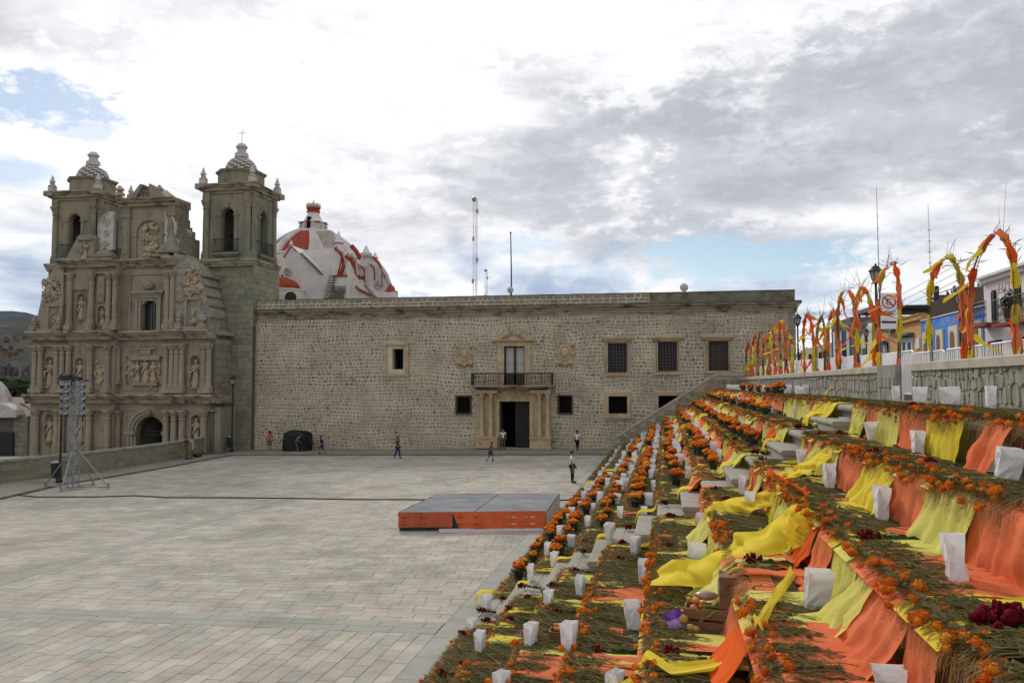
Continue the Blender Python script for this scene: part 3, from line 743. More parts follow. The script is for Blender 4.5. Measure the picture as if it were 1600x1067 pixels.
for k in range(1, 8):
    for x in (x0, x1): q.tube([(x, y+k*.13, zt), (x, y+k*.13, zr-.09)], .014, 4)
rel(q.build('baluster', M['black']), cv)['kind'] = 'stuff'
bf = (balc[0], balc[1], zt, balc[3])
frame(bf, (balframe[0], balframe[1], zt, balframe[3]), M['carved'], 'balcony_door_surround', dy=.12)
q = MB(); y = YC+.2; f = .09; cx = (bf[0]+bf[1])/2; zk = zt+1.0
q.box(bf[0], bf[0]+f, y, y+.1, zt, bf[3]); q.box(bf[1]-f, bf[1], y, y+.1, zt, bf[3]); q.box(cx-.10, cx+.10, y, y+.1, zt, bf[3]); q.box(bf[0], bf[1], y, y+.1, bf[3]-f, bf[3]); q.box(bf[0], bf[1], y, y+.1, zt, zk)
rel(q.build('balcony_door', M['brownwood']), cv)
for (a, b) in ((bf[0]+f, cx-.1), (cx+.1, bf[1]-f)):
    q = MB(); q.box(a, b, y+.10, y+.12, zk, bf[3]-f); pn = rel(q.build('window_pane', M['curtain']), cv)
    q = MB(); pts = [(a+(b-a)*t/8, y+.09, zk+.95-.28*sin(pi*t/8)) for t in range(9)]; q.tube(pts, .02, 4); rel(q.build('curtain_swag', M['carved']), cv)
# broken pediment
q = MB(); d0 = ped; wq = d0[1]-d0[0]; zb = d0[2]
q.box(d0[0], d0[1], YC-.34, YC, zb, zb+.12); q.box(d0[0]+.15, d0[1]-.15, YC-.22, YC, zb-.12, zb)
for s_ in (-1, 1):
    cx = (d0[0]+d0[1])/2; pts = []
    for t in range(9):
        u = t/8; pts.append((cx+s_*(wq/2*(1-u*.80)), zb+.12+(d0[3]-zb-.12)*(1-cos(u*pi*.75))*.58))
    pts2 = pts+[(cx+s_*wq*.1, zb+.45), (cx+s_*wq*.16, zb+.3), (cx+s_*wq*.3, zb+.12)]
    q.prismY(pts2 if s_ < 0 else pts2, YC-.28, YC)
    q.lathe((0,0,0), [(.2,0),(.2,.1),(.12,.14),(0,.15)], 12); n0 = len(q.v)-12*4
    for i in range(n0, len(q.v)):
        a, b, c = q.v[i]; q.v[i] = (cx+s_*wq*.13+a, YC-.28-c, zb+.55+b)
rel(q.build('broken_pediment', M['carved']), cv)
# roof things
def dish(px, py, r, label):
    x, z = onY(px, py, YC+.6)
    t = thing('dish_antenna', label, 'dish antenna', (x, YC+.6, ZR))
    q = MB(); q.lathe((0,0,0), [(0,.06),(r*.5,.02),(r*.9,-.06),(r,-.1),(r,-.13),(r*.9,-.1),(r*.5,-.03),(0,0)], 20)
    q.xf(Matrix.Translation((0,0,z-ZR)) @ Matrix.Rotation(radians(80), 4, 'X')); q.build('dish', M['curtain'], t)
    q = MB(); q.tube([(0,.1,0),(0,.1,z-ZR)], .05, 6); q.tube([(0,-.25,z-ZR),(0,.05,z-ZR)], .03, 5); q.build('mast', M['steel'], t)
dish(797, 452.5, .27, 'small round dish on the roof parapet beside the thin dark pole')
dish(1069, 448.5, .33, 'round pale dish on the roof parapet over the right hand windows')
t = thing('flag_pole', 'thin dark bare pole rising from the convent roof above the balcony', 'pole', (onY(799, 450, YC+2)[0], YC+2, ZCT))
q = MB(); zt_ = onY(797, 364, YC+2)[1]-ZCT; q.tube([(0,0,0),(0,0,zt_*.5),(-.06,0,zt_)], [.07,.055,.04], 6); q.build('pole', M['black'], t)
q = MB(); q.ball((-.06,0,zt_), .09, 6, 4); q.build('finial', M['black'], t)
def lattice(px, pyt, Y, wd, label, red=True, name='radio_mast', nseg=16):
    x, zt_ = onY(px, pyt, Y); z0 = 0; t = thing(name, label, 'mast', (x, Y, z0)); hgt = zt_-z0
    q = MB(); q2 = MB()
    for (a, b) in ((-wd,-wd*.6),(wd,-wd*.6),(0,wd)):
        for k in range(nseg):
            (q if k % 2 else q2).tube([(a,b,hgt*k/nseg),(a,b,hgt*(k+1)/nseg)], wd*.10, 4)
    P3 = [(-wd,-wd*.6),(wd,-wd*.6),(0,wd)]
    for k in range(nseg*3):
        za, zb = hgt*k/(nseg*3), hgt*(k+1)/(nseg*3)
        for i in range(3):
            a, b = P3[i], P3[(i+1)%3]; (q if (k//3) % 2 else q2).tube([(a[0],a[1],za),(b[0],b[1],zb)], wd*.05, 3, cap=False)
    q.build('red_section', mat('mast_red', (.35,.10,.08), .6) if 'mast_red' not in bpy.data.materials else bpy.data.materials['mast_red'], t); q2.build('white_section', M['white'], t)
    q = MB()
    for zz, sx in ((.93,.5),(.80,-.4),(.70,.5),(.6,-.5),(.45,.6),(.38,-.6)):
        q.box(sx*wd*2.2-wd*.5, sx*wd*2.2+wd*.5, -wd, -wd*.4, hgt*zz, hgt*zz+wd*2)
    q.build('aerial', M['steel'], t); q = MB(); q.lathe((-wd*.5,-wd,hgt-wd*1.6),[(wd*.2,0),(wd*1.2,wd*.8),(wd*1.2,wd*2),(wd*.2,wd*2.6)],8); q.build('drum_aerial', M['steel'], t)
    return t
lattice(743, 311, 150, .38, 'tall slender red and white lattice mast behind the convent roof')
lattice(760, 422, 200, .3, 'short faint lattice mast right of the tall one behind the roof')
# ================================================================ CHURCH
YP = 61.3
XCH = onY(218, 600, YP)[0]
ch = thing('baroque_church', 'carved stone baroque church with two bell towers, tiled cupolas and statues in niches', 'church', (XCH, YP, -1.3))
def FP(px, py, Y=YP): return onY(px, py, Y)
def part(mb, name, m, smooth=False, label=None): return rel(mb.build(name, m, smooth=smooth, label=label), ch)
rc = random.Random(11)
M['stucco'] = mat('pale_carved_stucco', (.50,.46,.42), .85, .2, var=.15, nscale=2, dirt=((.33,.30,.27), 1.5, .5, .72))
FL = -1.4
def zx(py): return FP(200, py)[1]
def xx(px, py=600): return FP(px, py)[0]
ZC1b, ZC1t = zx(630), zx(616); ZC2b, ZC2t = zx(530), zx(516); ZC3b, ZC3t = zx(415), zx(402); ZTOP = zx(306)
XL_, XR_ = xx(42, 560), xx(330, 560)
# niches and openings in the side bays
niches = [(70,648,692,15),(300,648,692,15),(118,648,692,14),(70,556,604,16),(117,558,600,15),(299,556,605,16),
          (118,456,496,14),(151,476,506,13),(80,487,512,13),(297,476,506,13)]
def nrect(n):
    xc = xx(n[0], (n[1]+n[2])/2); w_ = n[3]/18.9/2*1.0; return (xc-w_, xc+w_, zx(n[2]), zx(n[1]))
NR = [nrect(n) for n in niches]
XcL, XcR = xx(172, 580), xx(252, 580)
dor = (xx(198,690), xx(243,690), FL, zx(651)); dcx = (dor[0]+dor[1])/2
win = (xx(206,490), xx(231,490), zx(516), zx(468))
YS = YP+.55; YM = YP+1.25
mb = MB()
wall_holes(mb, XL_, XcL, FL-1, ZC2b, YS, 65.5, [n for n in NR if n[1] < XcL and n[3] < ZC2b])
wall_holes(mb, XcR, XR_, FL-1, ZC2b, YS, 65.5, [n for n in NR if n[0] > XcR and n[3] < ZC2b])
wall_holes(mb, XcL, XcR, FL-1, ZC2b, YM, 65.5, [dor])
X2L, X2R = xx(93, 460), xx(266, 460)
X2a, X2b = xx(176, 460), xx(256, 460)
wall_holes(mb, X2L, X2a, ZC2b, ZC3b, YS+.1, 65.4, [n for n in NR if n[1] < X2a and n[2] > ZC2b and n[0] > X2L])
wall_holes(mb, X2a, X2b, ZC2b, ZC3b, YM, 65.4, [win])
wall_holes(mb, X2b, X2R, ZC2b, ZC3b, YS+.1, 65.4, [])
X3L, X3R = xx(176, 350), xx(258, 350)
wall_holes(mb, X3L, X3R, ZC3b, ZTOP-.6, YP+1.5, YP+3.4, [])
part(mb, 'facade_wall', M['facade'])
# back and nave behind, plain
mb = MB(); mb.box(XL_+1.5, -39, 66.0, 92, FL-1, zx(430)); mb.box(XL_+3, -41, 66.2, 90, zx(430), zx(430)+.4); part(mb, 'nave', M['green'])
mb = MB(); mb.box(dor[0]-.5, dor[1]+.5, YM+3.2, YM+3.25, FL, dor[3]+.5); mb.box(win[0]-.3, win[1]+.3, YM+1.2, YM+1.25, win[2]-.3, win[3]+.3); part(mb, 'painted_dark_interior', M['dark'])  # black sheets paint the shade behind the door and choir window
# niche shells
def niche(r, yf, st=True, frame=True):
    xc, hw = (r[0]+r[1])/2, (r[1]-r[0])/2; q = MB(); n = 8; zs = r[3]-hw
    rows = []
    for z in (r[2], zs): rows.append([(xc-hw*cos(pi*k/n), yf+hw*1.1*sin(pi*k/n), z) for k in range(n+1)])
    for t in range(1, 4):
        a = pi/2*t/3; rows.append([(xc-hw*cos(a)*cos(pi*k/n), yf+hw*1.1*sin(pi*k/n)*cos(a), zs+hw*sin(a)) for k in range(n+1)])
    q.grid([r_[::-1] for r_ in rows])
    # spandrels
    for s_ in (-1, 1):
        pts = [(xc+s_*hw, zs)]+[(xc+s_*hw*cos(pi/2*t/6), zs+hw*sin(pi/2*t/6)) for t in range(1, 7)]+[(xc+s_*hw, r[3]+.0)]
        q.prismY(pts if s_ > 0 else pts[::-1], yf, yf+hw*1.2)
    q.box(r[0], r[1], yf, yf+hw*1.2, r[2]-.02, r[2])
    part(q, 'niche', M['facade'])
    if frame:
        q = MB()
        for i in range(8):
            a, b = pi*i/8, pi*(i+1)/8; r1, r2 = hw+.02, hw+.14
            q.prismY([(xc+r1*cos(a), zs+r1*sin(a)), (xc+r2*cos(a), zs+r2*sin(a)), (xc+r2*cos(b), zs+r2*sin(b)), (xc+r1*cos(b), zs+r1*sin(b))], yf-.08, yf-.001)
        q.box(xc-hw-.14, xc-hw-.02, yf-.08, yf-.001, r[2], zs); q.box(xc+hw+.02, xc+hw+.14, yf-.08, yf-.001, r[2], zs)
        q.lathe((xc, yf, r[2]-.5), [(.05,0),(.14,.1),(.16,.22),(hw*.7,.36),(hw*1.05,.42),(hw*1.05,.5)], 10, sy=.8)
        part(q, 'niche_frame', M['facade'])
    if st: statue((xc, yf+hw*.25, r[2]+.02), (r[3]-r[2])*.86, rc)
def statue(c, h, rnd, m=None):
    q = MB(); s = h/1.75
    fl = rnd.uniform(.9, 1.15)
    rows = [(.25*fl,0),(.27*fl,.12),(.22,.45),(.20,.8),(.19,1.0),(.23,1.22),(.25,1.38),(.17,1.46),(.07,1.5),(.065,1.54)]
    n = 12; vs = []; fs = []
    for r_, z in rows:
        for k in range(n):
            a = 2*pi*k/n; w_ = 1+(.16*sin(a*5+z*2+fl*9) if z < 1.2 else 0); vs.append((c[0]+r_*s*w_*cos(a)*1.1, c[1]+r_*s*w_*sin(a)*.8, c[2]+z*s))
    for i in range(len(rows)-1):
        for k in range(n): fs.append((i*n+k, i*n+(k+1)%n, (i+1)*n+(k+1)%n, (i+1)*n+k))
    fs.append(tuple(range(n-1, -1, -1))); q.add(vs, fs)
    q.ball((c[0], c[1]-.01, c[2]+1.64*s), .115*s, 10, 8, sz=1.25)
    q.ball((c[0], c[1]-.10*s, c[2]+1.55*s), .07*s, 6, 4)
    for sd in (-1, 1):
        e = rnd.uniform(.1, .3)
        q.tube([(c[0]+sd*.24*s, c[1], c[2]+1.36*s), (c[0]+sd*.32*s, c[1]-.05*s, c[2]+(1.05+e*.3)*s), (c[0]+sd*.10*s, c[1]-.26*s, c[2]+(1.1+e)*s)], [.09*s,.075*s,.045*s], 6)
    a = rnd.uniform(-.3, .3); q.tube([(c[0]-.25*s, c[1]-.15*s, c[2]+.5*s), (c[0]+a*s, c[1]-.24*s, c[2]+.95*s), (c[0]+.2*s, c[1]-.15*s, c[2]+1.2*s)], [.06*s,.09*s,.05*s], 5)
    q.box(c[0]-.27*s, c[0]+.27*s, c[1]-.2*s, c[1]+.2*s, c[2]-.10*s, c[2])
    part(q, 'statue', m or M['carvedch'], smooth=True)
for n, r in zip(niches, NR): 
    lvl2 = r[2] > ZC2b
    niche(r, (YS+.1 if lvl2 else YS) if n[0] not in (80, 297) else YP+.45)
def cornice(x0, x1, zb, zt, yf, deep, out=.3, m=None, name='cornice', back=64.4):
    q = MB(); h = zt-zb
    prof = [(0,0),(-.08,0),(-.08,.18),(-.14,.22),(-.14,.36),(-.6*out-.1,.50),(-.6*out-.14,.62),(-out-.1,.72),(-out-.14,.86),(-out-.08,1),]
    q.prismX([(yf+a, zb+b*h) for a, b in prof]+[(back, zt),(back, zb)], x0-out*.0, x1)
    part(q, name, m or M['cornice'])
def cornice_groups(spans, zb, zt, yf, out, back):
    for i, (a, b, dy) in enumerate(spans): cornice(a, b, zb, zt+(.004*(i % 2)), yf+dy, 0, out, back=back)
def xs(*p): return [xx(a, b) for a, b in p]
# first cornice
S1 = [(xx(38,625), xx(98,625), -.15), (xx(98,625)+.002, xx(128,625)-.002, .1), (xx(128,625), xx(172,625), -.15), (xx(172,625)+.002, xx(246,625)-.002, .75), (xx(246,625), xx(288,625), -.15), (xx(288,625)+.002, xx(308,625)-.002, .1), (xx(308,625), xx(334,625), -.15)]
cornice_groups(S1, ZC1b, ZC1t, YS-.3, .32, 64.4)
S2 = [(xx(42,523), xx(98,523), -.15), (xx(98,523)+.002, xx(128,523)-.002, .1), (xx(128,523), xx(174,523), -.15), (xx(174,523)+.002, xx(246,523)-.002, .75), (xx(246,523), xx(286,523), -.15), (xx(286,523)+.002, xx(306,523)-.002, .1), (xx(306,523), xx(325,523), -.15)]
cornice_groups(S2, ZC2b, ZC2t, YS-.3, .32, 64.4)
S3 = [(xx(88,408), xx(112,408), -.1), (xx(112,408)+.002, xx(134,408)-.002, .15), (xx(134,408), xx(176,408), -.1), (xx(176,408)+.002, xx(252,408)-.002, .75), (xx(252,408), xx(270,408), -.1)]
cornice_groups(S3, ZC3b, ZC3t, YS-.15, .28, 64.3)
# secondary entablature lines
for (zz, sp, yf) in ((zx(642), S1, YS-.12), (zx(540), S2, YS-.12), (zx(425), S3, YS-.02)):
    q = MB()
    for a, b, dy in sp: q.box(a+.1, b-.1, yf+dy, yf+dy+1.2, zz, zz+.12)
    part(q, 'architrave', M['facade'])
def column(px, pyt, pyb, y, r=.27, twist=False):
    x = xx(px, (pyt+pyb)/2); z0, z1 = (FL if pyb > 715 else zx(pyb)), zx(pyt); h = z1-z0; q = MB()
    e = rc.uniform(0,.03); q.box(x-r*1.3, x+r*1.3, y-r*1.4-e, y+r*1.6, z0, z0+h*.10-e); q.box(x-r*1.2, x+r*1.2, y-r*1.3-e, y+r*1.6, z1-h*.03-e, z1-e*.3)
    pr = [(r*1.35,h*.10),(r*1.35,h*.125),(r*1.12,h*.14),(r*1.2,h*.16),(r,h*.175)]
    if twist:
        for t in range(12): pr.append((r*(.92+.08*(t % 2)), h*(.2+.58*t/11)))
    else: pr += [(r*.98,h*.3),(r*1.06,h*.31),(r*1.06,h*.325),(r*.98,h*.335),(r*.92,h*.6),(r*.86,h*.80)]
    pr += [(r*1.05,h*.81),(r*1.05,h*.825),(r*.88,h*.84),(r*1.0,h*.90),(r*1.35,h*.955),(r*1.3,h*.97)]
    q.lathe((x, y, z0), pr, 12)
    for k in range(6):
        a = pi+pi*(k+.5)/6; q.ball((x+r*1.15*cos(a), y+r*1.15*sin(a), z0+h*(.89+.03*(k % 2))), r*.28, 5, 4)
    part(q, 'column', M['facade'], smooth=False)
YK = YS-.28
for p in (52, 84, 92, 135, 164): column(p, 640, 722, YK)
for p in (256, 268, 281, 315): column(p, 640, 722, YK)
for p in (50, 59, 84, 93, 103, 137, 164): column(p, 538, 614, YK, .24)
for p in (256, 265, 273, 281, 315, 323): column(p, 538, 614, YK, .24)
for p in (172, 247): column(p, 540, 600, YM-.25, .2); column(p, 642, 722, YM-.25, .22)
for p in (104, 138, 165, 175): column(p, 424, 515, YK+.1, .23, True)
for p in (257, 265): column(p, 424, 515, YK+.1, .22, True)
# flat panels between
q = MB()
for (a, b, c, d) in ((143,650,158,700),(143,560,158,610),(145,430,157,470),(98,430,132,450),(143,706,158,716),(289,642,310,646)):
    q.box(xx(a,(b+d)/2), xx(c,(b+d)/2), YS-.05, YS+.02, zx(d), zx(b))
part(q, 'wall_panel', M['facade'])
# relief panels: central scene, medallions, foliage
def relief(px0, py0, px1, py1, y, n, r, name='carved_relief', m=None, flat=.6, back=True):
    a, b = xx(px0,(py0+py1)/2), xx(px1,(py0+py1)/2); z0, z1 = zx(py1), zx(py0); q = MB()
    if back: q.box(a, b, y-.04, y+.05, z0, z1)
    for k in range(n):
        cx, cz = rc.uniform(a+r*.6, b-r*.6), rc.uniform(z0+r*.6, z1-r*.6); rr = r*rc.uniform(.5, 1.2); an = rc.random()*pi
        if rc.random() < .55: q.ball((cx, y-.05, cz), rr, 7, 5, sx=rc.uniform(.7,1.3), sy=flat, sz=rc.uniform(.7,1.4))
        else:
            pts = [(cx+rr*1.5*cos(an+t*.8)*(.4+t*.3), y-.07-rr*.3, cz+rr*1.5*sin(an+t*.8)*(.4+t*.3)) for t in range(4)]; q.tube(pts, [rr*.35,rr*.4,rr*.3,rr*.15], 5)
    return part(q, name, m or M['carvedch'], smooth=True)
relief(143,565,159,606, YS, 26, .2)
q = MB(); a, b = xx(181,580), xx(245,580)
q.box(a, b, YM-.12, YM, zx(610), zx(606)); q.box(a, b, YM-.12, YM, zx(556), zx(553)); q.box(a, a+.12, YM-.12, YM, zx(606), zx(556)); q.box(b-.12, b, YM-.12, YM, zx(606), zx(556))
a2, b2 = xx(190,580), xx(238,580); q.box(a2, b2, YM-.35, YM, zx(562), zx(556)); q.box(a2+.2, b2-.2, YM-.3, YM, zx(602), zx(598))
q.box(xx(176,612), xx(249,612), YM-.3, YM, zx(616), zx(611)); q.box(xx(205,600), xx(222,600), YM-.2, YM, zx(553), zx(543)); q.box(xx(198,600), xx(229,600), YM-.26, YM, zx(545), zx(543))
part(q, 'relief_frame', M['facade'])
for px_ in (201, 214, 226): statue((xx(px_,590), YM-.12, zx(597)), 1.7 if px_ != 214 else 1.95, rc)
relief(183,560,196,600, YM, 16, .2); relief(231,560,244,600, YM, 16, .2); relief(196,590,234,604, YM-.05, 22, .18, back=False)
relief(176,617,248,624, YM-.05, 20, .12, back=False)
# ---- door arch
q = MB(); hw = (dor[1]-dor[0])/2; zs = dor[3]-hw
for s_ in (-1, 1):
    pts = [(dcx+s_*hw, zs)]+[(dcx+s_*hw*cos(pi/2*t/8), zs+hw*sin(pi/2*t/8)) for t in range(1, 9)]+[(dcx+s_*hw, dor[3])]
    q.prismY(pts if s_ > 0 else pts[::-1], YM, YM+.9)
N_ = 20
for (r1, r2, y0) in ((hw, hw*1.16, YM-.10), (hw*1.16, hw*1.36, YM-.24), (hw*1.36, hw*1.48, YM-.34), (hw*1.48, hw*1.62, YM-.22)):
    for i in range(N_):
        a, b = pi*i/N_, pi*(i+1)/N_
        q.prismY([(dcx+r1*cos(a), zs+r1*sin(a)), (dcx+r2*cos(a), zs+r2*sin(a)), (dcx+r2*cos(b), zs+r2*sin(b)), (dcx+r1*cos(b), zs+r1*sin(b))], y0, YM-.001)
    for s_ in (-1, 1): q.box(min(dcx+s_*r1, dcx+s_*r2), max(dcx+s_*r1, dcx+s_*r2), y0, YM-.001, FL, zs)
for s_ in (-1, 1):
    q.box(dcx+s_*hw*1.3-hw*.36, dcx+s_*hw*1.3+hw*.36, YM-.42, YM-.34, zs-.18, zs+.08)
q.ball((dcx, YM-.35, dor[3]+.3), .28, 8, 6, sz=1.3)
part(q, 'door_arch', M['facade'])
q = MB()
for k in range(13):
    x = dor[0]+(dor[1]-dor[0])*k/12; q.box(x-.025, x+.025, YM+.5, YM+.55, FL, dor[3])
for z in (FL+1, zs-.3, zs): q.box(dor[0], dor[1], YM+.48, YM+.5, z, z+.08)
part(q, 'iron_gate', M['black'])
# ---- choir window (octagonal head)
q = MB(); a, b, c, d = win; ww = b-a
for s_ in (-1, 1):
    xe = a if s_ < 0 else b
    q.prismY([(xe, d-.42), (xe-s_*ww*.3, d), (xe, d)][::(1 if s_ > 0 else -1)], YM, YM+.4)
for (o1, y0) in ((.22, YM-.12), (.45, YM-.22)):
    q.box(a-o1, a-o1+.22, y0, YM-.001, c, d+o1-.22); q.box(b+o1-.22, b+o1, y0, YM-.001, c, d+o1-.22); q.box(a-o1, b+o1, y0, YM-.001, d+o1-.22, d+o1)
q.box(a-.75, b+.75, YM-.42, YM, d+.62, d+.82); q.box(a-.6, b+.6, YM-.3, YM, d+.45, d+.62); q.box(a-.6, b+.6, YM-.35, YM, c-.3, c)
q.ball(((a+b)/2, YM-.25, d+1.25), .4, 8, 6, sx=1.3); q.box(xx(187,490), xx(190,490), YM-.1, YM, c, d+2.2); q.box(xx(245,490), xx(248,490), YM-.1, YM, c, d+2.2); q.box(xx(187,490), xx(248,490), YM-.1, YM, d+2.2, d+2.35)
part(q, 'window_surround', M['facade'])
q = MB(); q.box(a, b, YM+.5, YM+.52, c, d); wo = part(q, 'window', M['glass'])
q = MB()
for k in range(1, 6): q.box(a+ww*k/6-.015, a+ww*k/6+.015, YM+.45, YM+.48, c, d)
for k in range(1, 5): q.box(a, b, YM+.44, YM+.45, c+(d-c)*k/5-.02, c+(d-c)*k/5+.02)
part(q, 'iron_bars', M['black'])
# ---- shoulders beside the second storey
def poly(pts): return [FP(x, y) for x, y in pts]
q = MB(); q.prismY(poly([(50,516),(52,494),(58,470),(64,448),(72,428),(84,408),(93,402),(93,516)])[::1], YP+.45, 64.3); part(q, 'scroll_shoulder', M['facade'])
relief(60,428,90,472, YP+.45, 70, .22, flat=.5, back=False)
RS = [(266,516),(322,516),(321,486),(316,462),(308,432),(298,414),(284,402),(270,392),(266,392)]
q = MB(); q.prismY(poly(RS), YP+.45, 64.4); part(q, 'scroll_shoulder', M['grayfac'] if 'grayfac' in M else mat('pale_flank_stone', (.30,.275,.215), .88, .15, var=.25, nscale=1.0, bump=.5, dirt=((.14,.13,.11), 1.6, .5, .68), stretch=(1,1,2.2)))
for (yy_, xr_) in ((432,310),(446,313),(463,317),(478,320),(496,322)):
    q = MB(); z_ = zx(yy_); x_ = xx(xr_, yy_); q.box(x_-.25, x_+.10, YP+.6, 64.4, z_-.06, z_+.06); part(q, 'flank_ledge', M['grayashlar'])
relief(283,420,313,466, YP+.45, 80, .22, flat=.5, back=False)
q = MB(); q.box(xx(286,495), xx(308,495), YP+.25, YP+.45, zx(470), zx(466)); q.box(xx(284,495), xx(288,495), YP+.28, YP+.45, zx(510), zx(470)); q.box(xx(306,495), xx(310,495), YP+.28, YP+.45, zx(510), zx(470)); q.box(xx(268,495), xx(318,495), YP+.1, YP+.45, zx(516), zx(511))
part(q, 'niche_surround', M['facade']); q = MB()
q.box(xx(68,495), xx(72,495), YP+.28, YP+.45, zx(512), zx(474)); q.box(xx(89,495), xx(93,495), YP+.28, YP+.45, zx(512), zx(474)); q.box(xx(66,495), xx(94,495), YP+.25, YP+.45, zx(476), zx(472)); q.box(xx(50,495), xx(92,495), YP+.1, YP+.45, zx(516), zx(512))
part(q, 'niche_surround', M['facade'])
def finial(px, pyb, pyt, y, w=.3, spike=True, name='finial', m=None):
    x, z0 = onY(px, pyb, y); _, z1 = onY(px, pyt, y); h = z1-z0; q = MB()
    q.box(x-w, x+w, y-w, y+w, z0, z0+h*.25); q.lathe((x, y, z0), [(w*1.25,h*.25),(w*1.25,h*.29),(w*.6,h*.32),(w*.95,h*.42),(w*.75,h*.5),(w*.45,h*.53),(w*.8,h*.57),(w*.55,h*.72),(w*.08,h)] if spike else [(w*1.1,h*.25),(w*1.1,h*.3),(w*.5,h*.34),(w*1.2,h*.5),(w*1.2,h*.7),(w*.4,h*.85),(w*.6,h*.9),(.02,h)], 8)
    part(q, name, m or M['paletop'])
finial(53, 516, 492, YP+.2, .28); finial(91, 514, 490, YP+.1, .24); finial(279, 514, 482, YP+.1, .26); finial(315, 514, 486, YP+.1, .3, False)
# flank: blocks facing the convent side
before = set(bpy.data.objects)
stonework(None, 'flank_block', (XR_, YS-.0, ZC1t), (0,1,0), 64.4-YS, ZC2b-ZC1t, M['grayashlar'], rowh=.58, avg=1.0, gap=.03, jit=.004, proud=.03, single=True, cut=.04, rnd=rc)
stonework(None, 'flank_block', (XR_, YS-.0, FL), (0,1,0), 64.4-YS, ZC1b-FL, M['grayashlar'], rowh=.6, avg=1.0, gap=.012, jit=.002, proud=.02, single=True, cut=.03, rnd=rc)
for o in set(bpy.data.objects)-before: rel(o, ch)
q = MB(); q.box(XR_-.3, XR_+.02, YS-.1, 64.4, FL-1, ZC2b-.02); part(q, 'flank_wall', M['joint'])
q = MB(); q.prismY(poly([(322,516),(336,516),(336,522),(322,522)]), YP+1.2, 64.4); q.box(XR_, XR_+.12, YS, 64.4, ZC1t-.3, ZC1t-.02); part(q, 'flank_cornice', M['paletop'])
# base blocks at right of portal
q = MB(); q.box(xx(328,700), xx(338,700), YS, 64.4, FL-1, zx(636)); part(q, 'buttress', M['grayashlar'])
# ---- crowning storey
q = MB(); y3 = YP+1.5
for (a, b) in ((176,187),(247,258)):
    x0, x1 = xx(a,350), xx(b,350); q.box(x0, x1, y3-.25, y3, ZC3t, zx(330)); q.box(x0-.08, x1+.08, y3-.33, y3, zx(335), zx(328)); q.box(x0-.06, x1+.06, y3-.3, y3, ZC3t, zx(396)); q.box(x0, x1, y3-.22, y3, zx(328), zx(316))
    q.box(x0+.12, x1-.12, y3-.31, y3-.25, zx(393), zx(338))
xc = xx(218,350); r_ = xx(239,350)-xc; zs = zx(363)
for i in range(16):
    a, b = pi*i/16, pi*(i+1)/16
    for (r1, r2, yy) in ((r_, r_*1.13, y3-.16), (r_*1.13, r_*1.22, y3-.10)):
        q.prismY([(xc+r1*cos(a), zs+r1*sin(a)), (xc+r2*cos(a), zs+r2*sin(a)), (xc+r2*cos(b), zs+r2*sin(b)), (xc+r1*cos(b), zs+r1*sin(b))], yy, y3-.001)
for s_ in (-1, 1): 
    c0 = xc+s_*r_*1.1; q.box(c0-.14, c0+.14, y3-.13, y3-.001, ZC3t, zs); q.box(c0-.2, c0+.2, y3-.2, y3-.001, zs-.15, zs+.02)
part(q, 'crowning_pilasters', M['green'])
relief(205,345,231,402, y3, 90, .2, flat=.8, back=False)
q = MB(); q.lathe((xc, y3-.2, zx(404)), [(.1,0),(.35,.15),(.5,.4),(.4,.6),(.55,.75)], 10); part(q, 'urn', M['carvedch'])
x0, x1 = xx(171,310), xx(261,310)
q = MB(); zb, zt = zx(318), ZTOP
q.prismX([(y3-.3+a, zb+b*(zt-zb)) for a, b in ((.3,0),(0,0),(-.05,.3),(-.25,.5),(-.3,.75),(-.42,.85),(-.42,1))]+[(YP+3.5, zt),(YP+3.5, zb)], x0, x1); part(q, 'cornice', M['cornice'])
q = MB(); q.prismY(poly([(190,305),(207,283),(212,284),(206,294),(200,305)]), YP+1.0, YP+3.2); q.prismY(poly([(222,305),(221,282),(226,284),(236,292),(242,298),(252,305)]), YP+1.0, YP+3.2)
q.prismY(poly([(200,305),(206,292),(222,290),(224,305)]), YP+1.3, YP+3.1)
part(q, 'broken_pediment', M['grayashlar'])
q = MB(); c0 = FP(212, 297)
for k in range(20): 
    a = k*.5; rr = .1+.03*k
    q.ball((c0[0]+rr*cos(a)*.8, YP+1.25, c0[1]+rr*sin(a)), .09, 5, 4)
part(q, 'pediment_scroll', M['grayashlar'], smooth=True)
finial(187, 306, 290, YP+1.4, .3, False, m=M['carvedch']); finial(249, 305, 289, YP+1.4, .26, False, m=M['carvedch'])
# thick mass behind on the right, in steps
q = MB()
q.box(X3R, X3R+.02, YP+1.6, YP+3.4, ZC3b, ZTOP-.4)
part(q, 'side_wall', M['green'])
q = MB()
for i, (px_, pyt) in enumerate(((268,322),(276,330),(283,340),(286,352))):
    xa_ = onY(256, 360, YP+2.6+i*.1)[0]; xb_, zt = onY(px_, pyt, YP+2.6+i*.1); q.box(xa_, xb_, YP+2.6+i*.1, YP+3.9+i*.15, ZC3b, zt)
part(q, 'stepped_buttress', M['grayashlar'])
q = MB()
xa_, z0_ = onY(277, 404, YP+2.0); xb_, z1_ = onY(289, 358, YP+2.0); q.box(xa_-.9, xb_, YP+1.6, YP+3.6, z0_-.6, z1_); xb2, z2 = onY(298, 372, YP+2.6); q.box(xb_-.1, xb2, YP+2.0, YP+4.0, z0_-.8, z2)
part(q, 'buttress', M['grayashlar'])
q = MB(); q.ball(onY(293, 362, YP+2.6)[:1]+(YP+2.6,)+onY(293, 366, YP+2.6)[1:], .42, 8, 6); part(q, 'ball_finial', M['carvedch'])
